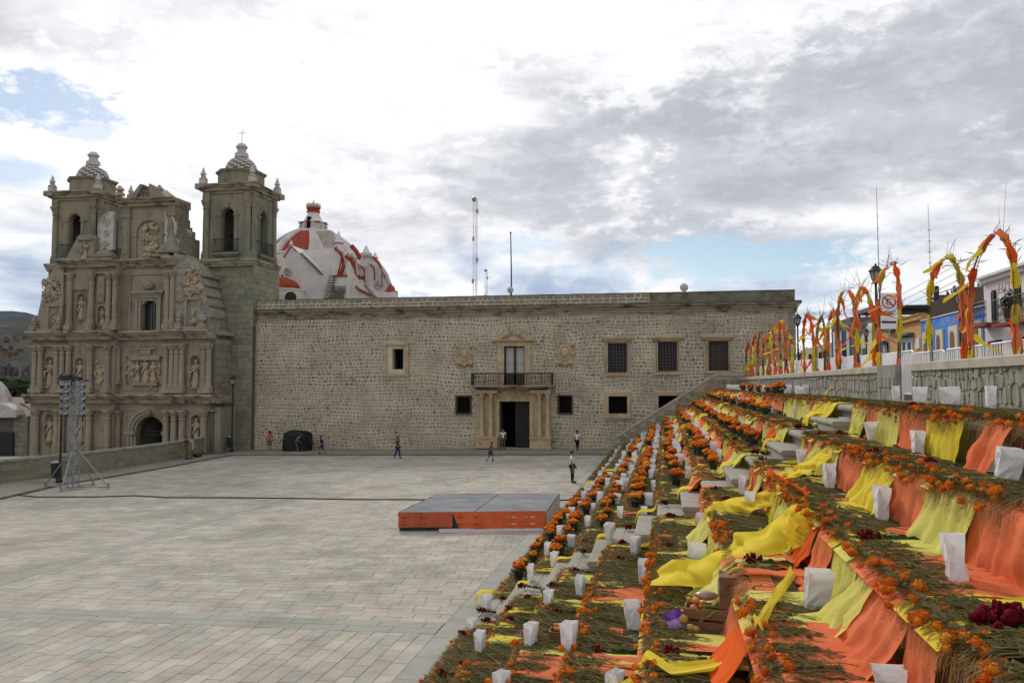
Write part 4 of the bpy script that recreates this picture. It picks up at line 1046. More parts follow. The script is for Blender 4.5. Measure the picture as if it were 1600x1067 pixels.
# pyramids and little shrine on the ledge
def pyramid(px, pyb, pyt, w, y):
    x, z0 = onY(px, pyb, y); _, z1 = onY(px, pyt, y); q = MB(); q.box(x-w*1.3, x+w*1.3, y-w*.8, y+w*.8, z0, z0+.25); q.lathe((x, y, z0+.25), [(w*1.3,0),(w*.9,.3),(w*.35,(z1-z0)*.6),(.02,z1-z0-.25)], 4, rot=pi/4, sy=.8); part(q, 'pyramid_finial', M['grayashlar'])
pyramid(141, 402, 376, .45, YP+1.2); pyramid(165, 403, 390, .7, YP+1.3); pyramid(268, 396, 360, .8, YP+1.0); pyramid(256, 402, 380, .6, YP+1.0)
q = MB(); q.prismY(poly([(91,403),(96,392),(104,378),(110,366),(113,364),(131,364),(134,368),(136,403)]), YP+.9, YP+2.2); q.box(xx(111,366), xx(133,366), YP+.7, YP+2.3, zx(370), zx(365)); part(q, 'attic_shrine', M['grayashlar'])
statue((xx(122,390), YP+.8, zx(402)), 1.6, rc)
for (a, b, c, d) in ((120,386,4,9),): pass
# white volute plates
M['stucco'] = M.get('stucco') or mat('pale_carved_stucco', (.50,.46,.42), .85, .2, var=.12, nscale=2)
def volute(px0, px1, py0, py1, y, flip, name='volute_plate'):
    q = MB(); x0, x1 = onY(px0, 360, y)[0], onY(px1, 360, y)[0]; z0, z1 = onY((px0+px1)/2, py1, y)[1], onY((px0+px1)/2, py0, y)[1]
    W_, H_ = x1-x0, z1-z0; f = (lambda u: x1-u*W_) if flip else (lambda u: x0+u*W_)
    P = [(0,1.0),(.30,1.0),(.42,.95),(.7,.88),(.92,.72),(1.0,.55),(.96,.38),(.85,.30),(1.15,.25),(1.22,.14),(1.1,.04),(.8,-.02),(.5,.05),(.3,-.02),(0,0)]
    pts = [(f(u), z0+v*H_) for u, v in P]
    if not flip: pts = pts[::-1]
    q.prismY(pts, y, y+.35)
    def ringp(cu, cv, r, turns=2.2):
        pts = [(f(cu)+r*(1-t/26)*cos(t*turns*2*pi/26), y-.05, z0+cv*H_+r*(1-t/26)*sin(t*turns*2*pi/26)) for t in range(26)]; q.tube(pts, .05, 5)
    ringp(.5, .72, W_*.3); ringp(.45, .42, W_*.22); ringp(.95, .14, W_*.22); ringp(.45, .15, W_*.2)
    q.tube([(f(u)-0, y-.04, z0+v*H_) for u, v in P[1:8]], .07, 5)
    part(q, name, M['stucco'])
volute(154, 177, 331, 390, YP+1.7, True); volute(257, 274, 331, 388, YP+1.3, False)
# ================================================================ TOWERS
YT = 64.5; TW = 4.38
def zt_(py, px=350, Y=YT): return onY(px, py, Y)[1]
def ashlar_face(O, U, W_, Hh, rowh=.5, avg=1.0, single=True, name='ashlar_block', holes=(), m=None, gap=.015, limit=300):
    b4 = set(bpy.data.objects)
    stonework(None, name, O, U, W_, Hh, m or M['ashlar'], rowh=rowh, avg=avg, gap=gap, jit=.003, proud=.015, single=single, cut=.03, rnd=rc, holes=holes, limit=limit)
    for o in set(bpy.data.objects)-b4: rel(o, ch)
def tower(x0, right):
    x1 = x0+TW; y0, y1 = YT, YT+TW; cx, cy = (x0+x1)/2, (y0+y1)/2
    zb0, zb1, zc0, zc1 = zt_(417), zt_(405), zt_(303), zt_(288)
    # shaft
    e = .32; er = e; q = MB(); q.box(x0-e, x1+er, y0-e+.3, y1+e, FL-1, zb0); part(q, 'tower_shaft', M['joint'])
    if right:
        ashlar_face((x1+e-2.6, y0-e+.3, FL-.5), (1,0,0), 2.6+er-e, zb0-FL+.5, .48, .95)
        ashlar_face((x1+er, y0-e+.3, 10), (0,1,0), TW+2*e-.3, zb0-10, .48, .95)
        ashlar_face((x0-e, y0-e+.3, zt_(530)), (1,0,0), TW+2*e-2.6, zb0-zt_(530), .48, .95)
    else:
        ashlar_face((x0-e, y0-e+.3, zt_(520)), (1,0,0), TW+2*e, zb0-zt_(520), .48, .95, single=False)
    def ring(z0, z1, o, name='tower_cornice', m=None):
        q = MB(); q.box(x0-o, x1+o, y0-o, y1+o, z0, z1); return part(q, name, m or M['cornice'])
    h = zb1-zb0
    ring(zb0, zb0+h*.3, .30); ring(zb0+h*.3, zb0+h*.65, .38); ring(zb0+h*.65, zb1, .46)
    # belfry
    zi = zc0; hb = zi-zb1
    aw = 1.18; az0 = zt_(392)+.0; az1 = zt_(325); hw = aw/2; zs = az1-hw
    q = MB(); th = .55
    for ax in range(4):
        # one wall in local coords, then rotate
        L = MB(); wall_holes(L, -TW/2, TW/2, zb1, zi, -TW/2, -TW/2+th, [(-hw, hw, az0, az1)])
        for s_ in (-1, 1):
            pts = [(s_*hw, zs)]+[(s_*hw*cos(pi/2*t/6), zs+hw*sin(pi/2*t/6)) for t in range(1, 7)]+[(s_*hw, az1)]
            L.prismY(pts if s_ > 0 else pts[::-1], -TW/2, -TW/2+th)
        for i in range(10):
            a, b = pi*i/10, pi*(i+1)/10; r1, r2 = hw+.12, hw+.34
            L.prismY([(r1*cos(a), zs+r1*sin(a)), (r2*cos(a), zs+r2*sin(a)), (r2*cos(b), zs+r2*sin(b)), (r1*cos(b), zs+r1*sin(b))], -TW/2-.07, -TW/2-.001)
        for s_ in (-1, 1):
            L.box(s_*(hw+.23)-.11, s_*(hw+.23)+.11, -TW/2-.07, -TW/2-.001, az0, zs-.1); L.box(s_*(hw+.25)-.28, s_*(hw+.25)+.28, -TW/2-.12, -TW/2-.001, zs-.1, zs+.03)
            # corner pilaster with capital
            c0 = s_*(TW/2-.28); L.lathe((c0, -TW/2-.02, zb1), [(.36,0),(.36,.5),(.30,.55),(.32,.68),(.25,.75),(.24,hb*.6),(.22,hb-1.25),(.29,hb-1.22),(.23,hb-1.12),(.28,hb-.9),(.38,hb-.7),(.38,hb-.62)], 10)
            L.box(c0-.36, c0+.36, -TW/2-.32, -TW/2, zi-.62, zi-.5); L.box(c0-.27, c0+.27, -TW/2-.22, -TW/2, zi-.5, zi)
        L.box(-.12, .12, -TW/2-.15, -TW/2-.001, az1+.0, az1+.4)
        L.box(-TW/2-.02, TW/2+.02, -TW/2-.10, -TW/2-.001, zb1, zb1+.45)
        L.box(-hw-.7, hw+.7, -TW/2-.42, -TW/2, az0-.36, az0-.2); L.box(-hw-.5, hw+.5, -TW/2-.28, -TW/2, az0-.5, az0-.36)
        L.xf(Matrix.Translation((cx, cy, 0)) @ Matrix.Rotation(ax*pi/2, 4, 'Z')); part(L, 'belfry_wall', M['green'])
        G = MB(); y = -TW/2-.36
        for k in range(15):
            x = -hw-.6+(2*hw+1.2)*k/14; G.tube([(x, y, az0-.2), (x, y, az0+.95)], .022, 4)
        for z in (az0-.1, az0+.95): G.tube([(-hw-.6, y, z), (hw+.6, y, z)], .03, 4)
        for x in (-hw-.6, hw+.6): G.tube([(x, y, az0+.95), (x, -TW/2, az0+.95)], .03, 4)
        G.xf(Matrix.Translation((cx, cy, 0)) @ Matrix.Rotation(ax*pi/2, 4, 'Z')); part(G, 'balcony_railing', M['black'])
    q = MB(); q.box(x0+.3, x1-.3, y0+.3, y1-.3, zi-.3, zi-.1); q.box(x0+.3, x1-.3, y0+.3, y1-.3, zb1-.1, zb1+.3); part(q, 'belfry_floor', M['joint']); q = MB(); q.box(cx-1.2, cx+1.2, cy+.5, cy+.9, zb1, zi-.2); q.box(cx-1.3, cx-.9, cy-1.0, cy+.5, zb1, zi-.2); part(q, 'daylight_screen', M['joint'])  # last two boxes are added walls that keep daylight out of the arches
    q = MB(); q.lathe((cx, cy, az0+.55), [(.62,0),(.60,.08),(.45,.35),(.38,.8),(.30,.95),(.0,1.0)], 16); q.box(x0+.3, x1-.3, cy-.09, cy+.09, az0+1.6, az0+1.8); part(q, 'bell', mat('bronze', (.05,.055,.04), .5, .5, metal=.5) if 'bronze' not in bpy.data.materials else bpy.data.materials['bronze'])
    h = zc1-zc0
    ring(zc0, zc0+h*.3, .12); ring(zc0+h*.3, zc0+h*.62, .30); ring(zc0+h*.62, zc0+h*.82, .42)
    q = MB()
    q.box(x0-.52, x1+.52, y0-.52, y1+.52, zc0+h*.82, zc1)
    for sx in (-1, 1):
        for sy in (-1, 1): q.box(cx+sx*(TW/2)-.42+sx*.18, cx+sx*(TW/2)+.42+sx*.18, cy+sy*(TW/2)-.42+sy*.18, cy+sy*(TW/2)+.42+sy*.18, zc0+h*.5, zc1+.02)
    part(q, 'tower_cornice', M['cornice'])
    # octagonal drum, cupola
    dz = zt_(272, 373, cy)-zc1; q = MB(); rd = 1.98
    q.lathe((cx, cy, zc1), [(rd,0),(rd,dz-.22),(rd+.12,dz-.2),(rd+.22,dz-.05),(rd+.22,dz)], 8, rot=pi/8); part(q, 'octagonal_drum', M['green'])
    zd = zc1+dz; rr = 1.42; dh = 1.5; q = MB(); nn, mm = 36, 12; P = []
    for i in range(mm+1):
        a = pi/2*i/mm*.93; P.append([(cx+rr*cos(a)**.9*cos(2*pi*(k+.5*i)/nn), cy+rr*cos(a)**.9*sin(2*pi*(k+.5*i)/nn), zd+dh*sin(a)) for k in range(nn+1)])
    n0 = len(q.f); q.grid(P)
    for i in range(len(q.f)): q.mi[i] = ((i % nn)//2+(i//nn)) % 2
    part(q, 'tiled_cupola', [mat('dark_glazed_tile', (.06,.055,.05), .4, .4) if 'dark_glazed_tile' not in bpy.data.materials else bpy.data.materials['dark_glazed_tile'], mat('cream_glazed_tile', (.42,.39,.33), .4, .4) if 'cream_glazed_tile' not in bpy.data.materials else bpy.data.materials['cream_glazed_tile']])
    q = MB(); zl = zd+dh-.08; q.lathe((cx, cy, zl), [(.62,0),(.62,.12),(.48,.25),(.40,.55),(.38,.8),(.50,.88),(.52,.98),(.42,1.1),(.3,1.25),(.05,1.33)], 12)
    for k in range(8): a = 2*pi*k/8; q.box(cx+.52*cos(a)-.06, cx+.52*cos(a)+.06, cy+.52*sin(a)-.06, cy+.52*sin(a)+.06, zl+.05, zl+.4)
    part(q, 'lantern', M['stucco'])
    if right:
        q = MB(); zc = zl+1.3; top = onY(373, 203, cy)[1]; q.tube([(cx, cy, zc), (cx, cy, top)], .03, 5); q.tube([(cx-.38, cy, top-.33), (cx+.38, cy, top-.33)], .028, 5); part(q, 'iron_cross', M['steel'])
    for sx in (-1, 1):
        for sy in (-1, 1):
            if sx == 1 and sy == 1: pass
            fx, fy = cx+sx*(TW/2+.1), cy+sy*(TW/2+.1); q = MB(); w_ = .26
            q.box(fx-w_, fx+w_, fy-w_, fy+w_, zc1+.02, zc1+.5); q.lathe((fx, fy, zc1+.02), [(.34,.5),(.34,.56),(.16,.62),(.24,.72),(.14,.82),(.28,.88),(.2,1.0),(.03,1.5)], 8); part(q, 'finial', M['stucco'])
tower(-38.97, True); tower(-53.75, False)
# low side building and white canopy at far left
lb = thing('side_building', 'low stone building with white scalloped canopy left of the church', 'building', (onY(10,700,63)[0], 63, FL))
def relb(mb, name, m): return rel(mb.build(name, m), lb)
P6 = lambda a: [onY(x, y, 63.0) for x, y in a]
q = MB(); q.prismY(P6([(-90,730),(42,730),(42,650),(28,652),(-90,652)]), 63.2, 68); relb(q, 'wall', M['joint'])
b4 = set(bpy.data.objects); stonework(None, 'stone_block', (onY(20,700,63.2)[0], 63.2, FL), (1,0,0), onY(42,700,63.2)[0]-onY(20,700,63.2)[0], onY(30,650,63.2)[1]-FL, M['ashlar'], rowh=.45, avg=.8, gap=.02, jit=.003, proud=.02, single=True, cut=.05, rnd=rc)
for o in set(bpy.data.objects)-b4: rel(o, lb)
q = MB(); q.prismY(P6([(-90,652),(30,652),(32,648),(28,640),(18,634),(6,629),(-6,628),(-90,628)]), 62.6, 63.6); relb(q, 'canopy_edge', M['stucco'])
q = MB(); q.prismY(P6([(-90,628),(4,628),(2,620),(-4,608),(-14,596),(-90,590)]), 63.7, 64.2); q.prismY(P6([(18,634),(20,628),(24,633),(40,640),(42,638),(42,632),(31,631),(25,634)]), 63.7, 64.3); relb(q, 'canopy_shell', M['stucco'])
q = MB(); q.prismY(P6([(-60,730),(20,730),(20,675),(-60,675)]), 63.0, 63.19); relb(q, 'gate', M['black'])
q = MB(); q.prismY(P6([(6,628),(44,628),(44,616),(4,616)]), 70, 74); relb(q, 'roof_parapet', M['red'])
q = MB(); q.prismY(P6([(2,616),(46,616),(46,614.5),(2,614.5)]), 69.8, 74.2); relb(q, 'coping', M['stucco'])

# ================================================================ RED AND WHITE DOME BEHIND THE CONVENT
YD = 84.0
dm = thing('domed_church', 'white church roofs and red ribbed dome rising behind the convent', 'church', (onY(500,400,YD)[0], YD, ZR))
def D(pts, Y): return [onY(x, y, Y) for x, y in pts]
def dp(mb, name, m, smooth=False): return rel(mb.build(name, m, smooth=smooth), dm)
def dz_(py, Y, px=490): return onY(px, py, Y)[1]
cx, _ = onY(489, 390, YD+6); cy = YD+6; zb = dz_(404, cy); ztp = dz_(361, cy); rb = 5.9
q = MB(); q.lathe((cx, cy, 0), [(rb+.3,0),(rb+.3,zb-.3),(rb+.5,zb-.2),(rb+.5,zb)], 8, rot=pi/8); dp(q, 'drum', M['white'])
dprof = lambda s: (1.5+(rb-1.5)*(1-s)**.68, zb+(ztp-zb)*s)
prof = [dprof(1-(1-i/12)**1.5) for i in range(13)]
q = MB(); q.lathe((cx, cy, 0), prof, 8, rot=pi/8+.05); dp(q, 'dome_shell', M['white'])
for k in range(8):
    q = MB(); a0, a1 = pi/8+.05+2*pi*k/8, pi/8+.05+2*pi*(k+1)/8; P = []
    for i in range(13):
        r_, z_ = prof[i]; t = i/12
        f0, f1 = .15, .85
        pa = Vector((cos(a0), sin(a0)))*r_; pb = Vector((cos(a1), sin(a1)))*r_
        am = (a0+a1)/2; off = Vector((cos(am), sin(am)))*.07
        P.append([((cx+(pa+(pb-pa)*f+off).x, cy+(pa+(pb-pa)*f+off).y, z_+.04)) for f in (f0, .5, f1)])
    q.grid(P[:10])
    if k not in (6, 7): dp(q, 'red_panel', M['red'])
# stepped rib edges
for k in range(8):
    a0 = pi/8+.05+2*pi*k/8; q = MB()
    for i in range(24):
        r_, z_ = dprof(i/24)
        q.obox((cx+r_*cos(a0), cy+r_*sin(a0), z_), (cos(a0)*.22, sin(a0)*.22, 0), (-sin(a0)*.5, cos(a0)*.5, 0), (0,0,.09))
    dp(q, 'rib', M['white'])
# lantern
zl = ztp-.1; s = 1/14.2
lr = 1.45; dm_b4 = set(dm.children); q = MB(); q.lathe((cx, cy, zl-.2), [(lr,0),(lr,.35),(lr*.92,.4),(lr*.92,1.4),(lr*1.02,1.45),(lr*1.02,1.6),(lr*.72,2.0),(lr*.52,2.7),(lr*.46,3.1)], 8, rot=pi/8); dp(q, 'lantern', M['white'])
q = MB(); q.lathe((cx, cy, zl-.2), [(lr*.5,3.1),(lr*.54,3.15),(lr*.54,3.35),(lr*.48,3.4),(lr*.48,3.6),(lr*.56,3.65),(lr*.56,3.85),(lr*.5,3.9)], 8, rot=pi/8)
for k in range(8):
    a = 2*pi*k/8; q.box(cx+lr*.98*cos(a)-.3, cx+lr*.98*cos(a)+.3, cy+lr*.98*sin(a)-.3, cy+lr*.98*sin(a)+.3, zl+1.22, zl+1.32)
dp(q, 'red_moulding', M['red'])
q = MB()
for k in range(8):
    a = 2*pi*k/8+pi/8
    q.lathe((cx+lr*.5*cos(a), cy+lr*.5*sin(a), zl+3.7), [(.13,0),(.15,.25),(.07,.3),(.13,.45),(.02,.65)], 6)
    q.lathe((cx+lr*1.0*cos(a), cy+lr*1.0*sin(a), zl+.1), [(.22,0),(.2,.6),(.26,.7),(.15,.8),(.02,1.0)], 6)
q.lathe((cx, cy, zl+3.7), [(lr*.45,0),(lr*.42,.35),(lr*.25,.65),(.1,.8),(.04,1.2)], 8); dp(q, 'pinnacle', M['stucco'])
q = MB(); q.box(cx-.19, cx+.19, cy-lr*.93, cy-lr*.3, zl+.3, zl+2.0); dp(q, 'lantern_window', M['dark'])
for o in set(dm.children)-dm_b4:
    for v in o.data.vertices: v.co.z = zl+(v.co.z-zl)*.77
# big white volumes with stepped edges
def vol(pts, Y0, Y1, name='roof_wall', m=None): q = MB(); q.prismY(D(pts, Y0)[::1], Y0, Y1); return dp(q, name, m or M['white'])
vol([(425,475),(520,475),(520,432),(505,430),(471,396),(463,391),(455,383),(446,391),(440,404),(425,410)], 80, 84)
vol([(470,396),(474,392),(524,387),(534,395),(541,430),(505,430)], 82, 84.5)
vol([(520,475),(543,475),(543,432),(520,432)], 79.5, 82)
vol([(541,475),(612,475),(606,452),(600,430),(592,414),(583,402),(575,398),(566,399),(560,412),(556,404),(548,414),(541,410)], 81.5, 83)
vol([(530,432),(545,432),(560,448),(585,462),(592,475),(530,475)], 80.5, 82)
def rope(pts, Y, r, m, name='moulding', n=6): q = MB(); q.tube([(x, Y, z) for x, z in D(pts, Y)], r, n); return dp(q, name, m)
rope([(524,388),(531,392),(536,402),(538,415),(534,424),(530,431)], 81.9, .22, M['red']); rope([(528,388),(536,394),(540,405),(542,418),(539,428)], 81.8, .2, M['stucco'])
rope([(540,400),(548,407),(554,417),(558,428),(562,434),(568,434)], 81.4, .18, M['red']); rope([(549,384),(556,392),(562,402),(560,410)], 85, .25, M['red'])
rope([(583,402),(592,411),(598,424),(604,436),(610,452)], 81.4, .12, M['red']); rope([(566,399),(575,398),(583,402)], 81.3, .14, M['stucco'])
rope([(598,420),(604,430),(609,444),(610,450)], 81.3, .2, M['stucco']); rope([(520,431),(543,431)], 79.4, .08, M['red']); rope([(443,402),(455,384),(463,392)], 79.9, .07, M['red']); rope([(535,395),(533,408),(527,432)], 81.7, .09, M['red'])
rope([(596,428),(597,448)], 81.3, .05, M['red']); rope([(556,447),(560,452),(568,456),(580,462)], 80.3, .12, M['red'])
def stairs(x0, y0, x1, y1, Y, n, w, name='roof_step', m=None):
    q = MB()
    for i in range(n):
        t = i/(n-1); x, z = onY(x0+(x1-x0)*t, y0+(y1-y0)*t, Y); q.box(x-w/2, x+w/2, Y-.12, Y+.1, z-.04, z+.04)
    dp(q, name, m or M['darkcap'])
stairs(471, 396, 503, 428, 79.9, 15, .3); stairs(519, 434, 512, 466, 79.4, 9, .8); stairs(530, 448, 526, 468, 79.2, 7, 1.5); stairs(570, 446, 586, 464, 80.4, 9, .35)
q = MB()
for i in range(18):
    t = i/17; x, z = onY(500+12*t, 363+26*t, 84.5); q.box(x-.2, x+1.4, 83.9, 84.8, z-.07, z+.06)
dp(q, 'roof_step', M['stucco'])
def pinn(px, pyb, pyt, Y, w):
    x, z0 = onY(px, pyb, Y); z1 = onY(px, pyt, Y)[1]; h = z1-z0; q = MB(); q.lathe((x, Y, z0), [(w,0),(w,h*.3),(w*1.35,h*.32),(w*1.35,h*.38),(w*1.0,h*.42),(w*.6,h*.68),(.03,h)], 8); dp(q, 'pinnacle', M['white'])
    q = MB(); q.lathe((x, Y, z0), [(w*1.4,h*.31),(w*1.4,h*.35)], 8); dp(q, 'red_moulding', M['red'])
pinn(529, 390, 361, 83, .42); pinn(572, 404, 383, 83, .45); pinn(455, 386, 375, 80.3, .2); pinn(546, 402, 388, 84, .3); pinn(586, 408, 394, 82, .28); pinn(600, 430, 418, 81.6, .25); pinn(519, 372, 360, 86, .25)
for (a, b, c, d) in ((545,398,560,430),(560,412,575,445),(576,410,590,440)):
    rope([(a,b),((a+c)/2+4,b+6),((a+c)/2+5,(b+d)/2),(c-2,d-6),(c,d)], 81.2, .13, M['stucco'], 'buttress_edge'); rope([(a+2,b+3),((a+c)/2+2,b+10),((a+c)/2+2,(b+d)/2+3),(c-5,d-3)], 81.1, .07, M['red'])
x, z = onY(450, 447, 79); q = MB(); q.lathe((x-.9, 79.5, 0), [(2.4,0),(2.4,z-.5),(2.5,z-.5),(2.5,z-.35)], 16); dp(q, 'small_drum', M['white'])
q = MB(); q.lathe((x-.9, 79.5, z-.35), [(1.9,0),(1.75,.5),(1.3,.95),(.6,1.25),(.15,1.3),(.12,1.6)], 16); dp(q, 'small_red_dome', M['red'], True)
x, z = onY(453, 465, 77.0); q = MB(); q.lathe((0,0,0), [(.0,0),(.62,0),(.62,.1),(0,.1)], 16); q.xf(Matrix.Translation((x, 77.2, z)) @ Matrix.Rotation(pi/2, 4, 'X')); dp(q, 'round_window', M['glass'])
x, z = onY(610, 455, 80.5); q = MB(); q.box(x-.6, x+.6, 80, 81.2, 8, z-.1); dp(q, 'small_turret', M['white']); q = MB(); q.lathe((x, 80.6, z-.1), [(.75,0),(.75,.1),(.5,.15),(.42,.5),(.15,.75),(.04,.95)], 8); dp(q, 'turret_dome', M['red'], True)
# rosette reliefs
for px_, py_, Y_ in ((449,424,79.8),(590,446,81.3)):
    x, z = onY(px_, py_, Y_); q = MB()
    for k in range(6): q.ball((x+.28*cos(k), Y_, z+.28*sin(k)), .16, 5, 4)
    dp(q, 'stucco_rosette', M['stucco'])

# ================================================================ HILLS
def hill(name, Y, pts, depth, m):
    q = MB(); P = []
    n = 60; x0, x1 = pts[0][0], pts[-1][0]
    for i in range(9):
        f = i/8; row = []
        for k in range(n+1):
            px_ = x0+(x1-x0)*k/n
            py_ = next(a[1]+(b[1]-a[1])*(px_-a[0])/(b[0]-a[0]) for a, b in zip(pts, pts[1:]) if a[0] <= px_ <= b[0])
            x, z = onY(px_, py_, Y+depth*.8); xf = x*(.45+.55*(Y-depth*(1-f))/Y) if False else x
            hz = -3+(z+3)*(f**1.1); hz += noise.noise(Vector((x*.012, f*6, Y)))*z*.10*(1-abs(2*f-1))
            row.append((x, Y-depth+depth*1.8*f, hz))
        P.append(row)
    q.grid(P); P2 = [P[-1], [(a[0], a[1]+300, -20) for a in P[-1]]]; q.grid(P2)
    return struct(q.build(name, m, smooth=True))
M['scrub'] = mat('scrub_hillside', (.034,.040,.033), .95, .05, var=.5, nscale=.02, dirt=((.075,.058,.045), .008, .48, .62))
M['scrubfar'] = mat('haze_tinted_far_scrub', (.055,.075,.085), .95, .05, var=.4, nscale=.01, dirt=((.09,.09,.085), .004, .5, .62))  # bluish distance haze is mixed into the far hill's colour
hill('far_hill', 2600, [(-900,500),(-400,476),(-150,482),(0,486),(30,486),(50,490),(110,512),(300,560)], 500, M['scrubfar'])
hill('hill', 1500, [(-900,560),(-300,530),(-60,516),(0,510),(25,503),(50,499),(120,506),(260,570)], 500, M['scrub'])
# distant town on the slopes: too many and too small to count
q = MB(); rt = random.Random(5)
for k in range(900):
    px_ = rt.uniform(-60, 75); py_ = (rt.gauss(582, 5) if rt.random() < .86 else rt.uniform(520, 600))
    if py_ > 604: continue
    Y = 1100-rt.random()*250 if py_ > 560 else 1330+rt.random()*60
    x, z = onY(px_, py_, Y); w_ = rt.uniform(1.0, 2.8); q.m = rt.randrange(5); q.box(x-w_, x+w_, Y, Y+8, -3 if py_ > 560 else z-6, z+rt.uniform(0,2))
cols_ = [(.40,.36,.31),(.30,.13,.09),(.34,.24,.13),(.20,.21,.22),(.11,.115,.10)]
tw = q.build('distant_town', [mat('town_wall', tuple(v*.42+.03 for v in c), .9, .1) for c in cols_]); tag(tw, 'distant mass of small coloured houses on the hillside left of the church', 'town', kind='stuff')
q = MB()
for k in range(1300):
    px_ = rt.uniform(-60, 75); py_ = rt.uniform(592, 616); Y = rt.uniform(420, 560); x, z = onY(px_, py_, Y); r_ = rt.uniform(3, 6); q.ball((x, Y, z-r_*.6), r_, 6, 4, jit=.25, rnd=rt)
tag(q.build('distant_trees', mat('distant_tree_green', (.035,.05,.025), .95, .05, var=.4, nscale=.1)), 'dark mass of treetops below the hillside town left of the church', 'trees', kind='stuff')
# ================================================================ FLOWERS, CLOTHS AND BAGS ON THE STEPS
M['yellow'] = mat('yellow_crepe', (.82,.64,.055), .85, .1, trans=.3, var=.12, nscale=1.3, bump=.35, bscale=22, dirt=((.72,.50,.03), .9, .5, .7))
M['paleyellow'] = mat('pale_yellow_crepe', (.74,.67,.16), .85, .1, trans=.3, var=.12, nscale=1.6, bump=.35, bscale=22)
M['salmon'] = mat('salmon_crepe', (.84,.215,.085), .85, .1, trans=.28, var=.14, nscale=1.5, bump=.35, bscale=22, dirt=((.80,.17,.06), 1.1, .5, .68))
M['orangec'] = mat('orange_crepe', (.85,.13,.018), .85, .1, trans=.28, var=.12, nscale=1.5, bump=.35, bscale=22)
M['bag'] = mat('white_paper', (.80,.78,.77), .8, .15, trans=.22, var=.06, nscale=9, bump=.25, bscale=30)
M['marigold'] = mat('marigold_petals', (.8,.2,.01), .8, .1, island=stops((.72,.13,.008),(.80,.19,.012),(.66,.10,.01),(.84,.25,.015),(.76,.15,.01),(.85,.33,.03),(.58,.08,.008),(.86,.40,.04)), objrand=True, trans=.15, bump=.9, bscale=90)
M['rust'] = mat('dry_rust_buds', (.3,.1,.03), .9, .1, island=stops((.22,.075,.02),(.38,.12,.025),(.14,.06,.02),(.50,.15,.02)), bump=.5, bscale=80)
M['cocks'] = mat('dark_red_cockscomb', (.13,.004,.010), .85, .08, var=.4, nscale=30, bump=1.0, bscale=70)
M['magenta'] = mat('magenta_cockscomb', (.17,.004,.022), .85, .08, var=.4, nscale=30, bump=1.0, bscale=70)
M['stems'] = mat('olive_flower_stems', (.06,.06,.02), .85, .15, island=stops((.10,.10,.035),(.15,.13,.045),(.21,.155,.06),(.065,.085,.027),(.25,.18,.08),(.11,.13,.04),(.32,.26,.12),(.16,.115,.05)), trans=.15)
M['mulch'] = mat('flattened_stem_litter', (.075,.063,.028), .95, .05, var=.5, nscale=9, bump=1.0, bscale=60, stretch=(.35,1.6,1), dirt=((.18,.115,.055), 3.2, .5, .66))
M['leaf'] = mat('marigold_leaves', (.025,.06,.015), .8, .15, island=stops((.02,.05,.012),(.035,.075,.02),(.028,.055,.02)), trans=.15)
M['pot'] = mat('black_plastic_pot', (.012,.012,.012), .5, .4)
rt = random.Random(23)
KN = {9: 'top', 8: 'second highest', 7: 'third highest', 6: 'fourth highest', 5: 'middle', 4: 'fourth lowest', 3: 'third lowest', 2: 'second lowest', 1: 'lowest'}
def locate(px, py):
    best = None
    for k in range(1, 10):
        x, y = onZ(px, py, TZ[k]+.03)
        if y > 2 and TX[k]-.12 <= x <= (TX[k+1] if k < 9 else XW)-.02 and (best is None or y < best[2]): best = (k, x, y)
    if best: return best
    x, y = onZ(px, py, TZ[9]+.03)
    for k in range(9, 0, -1):
        x, y = onZ(px, py, TZ[k]+.03)
        if y > 2 and x >= TX[k]-.5: return (k, min(max(x, TX[k]+.05), (TX[k+1] if k < 9 else XW)-.1), y)
    return (1, *onZ(px, py, TZ[1]))
def depth(x, y, z): return (Vector((x, y, z))-CAMP).dot(FWD)
def inlane(y, pad_=.0, lanes=LANES[1:]): return any(a-pad_ < y < b+pad_ for a, b in lanes)
def z3(x, y): return (680+x/3.478, 800+y/3.478)
def z6(x, y): return (850+x/3.81, 580+y/3.81)
def z5(x, y): return (1200+x/4.0, 560+y/4.0)
def z4(x, y): return (1100+x/3.2, 780+y/3.2)
BL = [(1572,753,54,36),(1549,641,38,18),(1487,635,31,29),(1437,631,27,20),(1401,628,25,12),(1366,690,31,20),(1434,711,38,19),(1321,674,22,16),(1256,731,29,18),(1296,761,37,13),(1377,813,53,24),(1270,662,20,14),(1245,655,19,12),(1221,646,15,11),(1203,640,10,8),(1248,614,13,13),(1261,615,13,9),(1272,615,12,9),(1281,616,15,9)]
for (x, a, b, w_) in ((1010,420,500,40),(1043,462,545,38),(1112,480,555,45),(860,565,640,45),(853,510,565,25),(790,430,490,30),(630,722,800,50),(655,648,715,30),(640,585,640,28),(430,725,795,42),(455,805,882,45),(335,718,770,32),(268,785,852,35),(263,860,930,38),(97,918,990,38),(165,975,1052,45),(388,902,990,45),(595,805,900,25),(932,845,970,50),(547,985,1085,35),(1180,622,735,35),(1225,720,850,60),(1345,365,430,45),(1502,215,285,42),(1415,195,250,40),(1340,190,230,22),(1305,172,205,22),(1185,297,355,30),(1252,322,388,40),(1150,280,320,15)):
    BL.append(z6(x, b)+((b-a)/3.81, w_/3.81))
for (x, a, b, w_) in ((742,122,195,42),(945,58,140,42),(607,165,238,33),(648,215,305,32),(1090,132,228,35),(520,285,365,35),(790,345,460,58),(1412,168,262,95),(1128,258,388,50),(280,447,520,28),(615,422,512,30),(1080,480,635,85),(198,592,640,30),(243,645,765,50),(517,605,740,30),(727,602,755,62),(360,882,965,55),(970,900,985,70)):
    BL.append(z3(x, b)+((b-a)/3.478, w_/3.478))
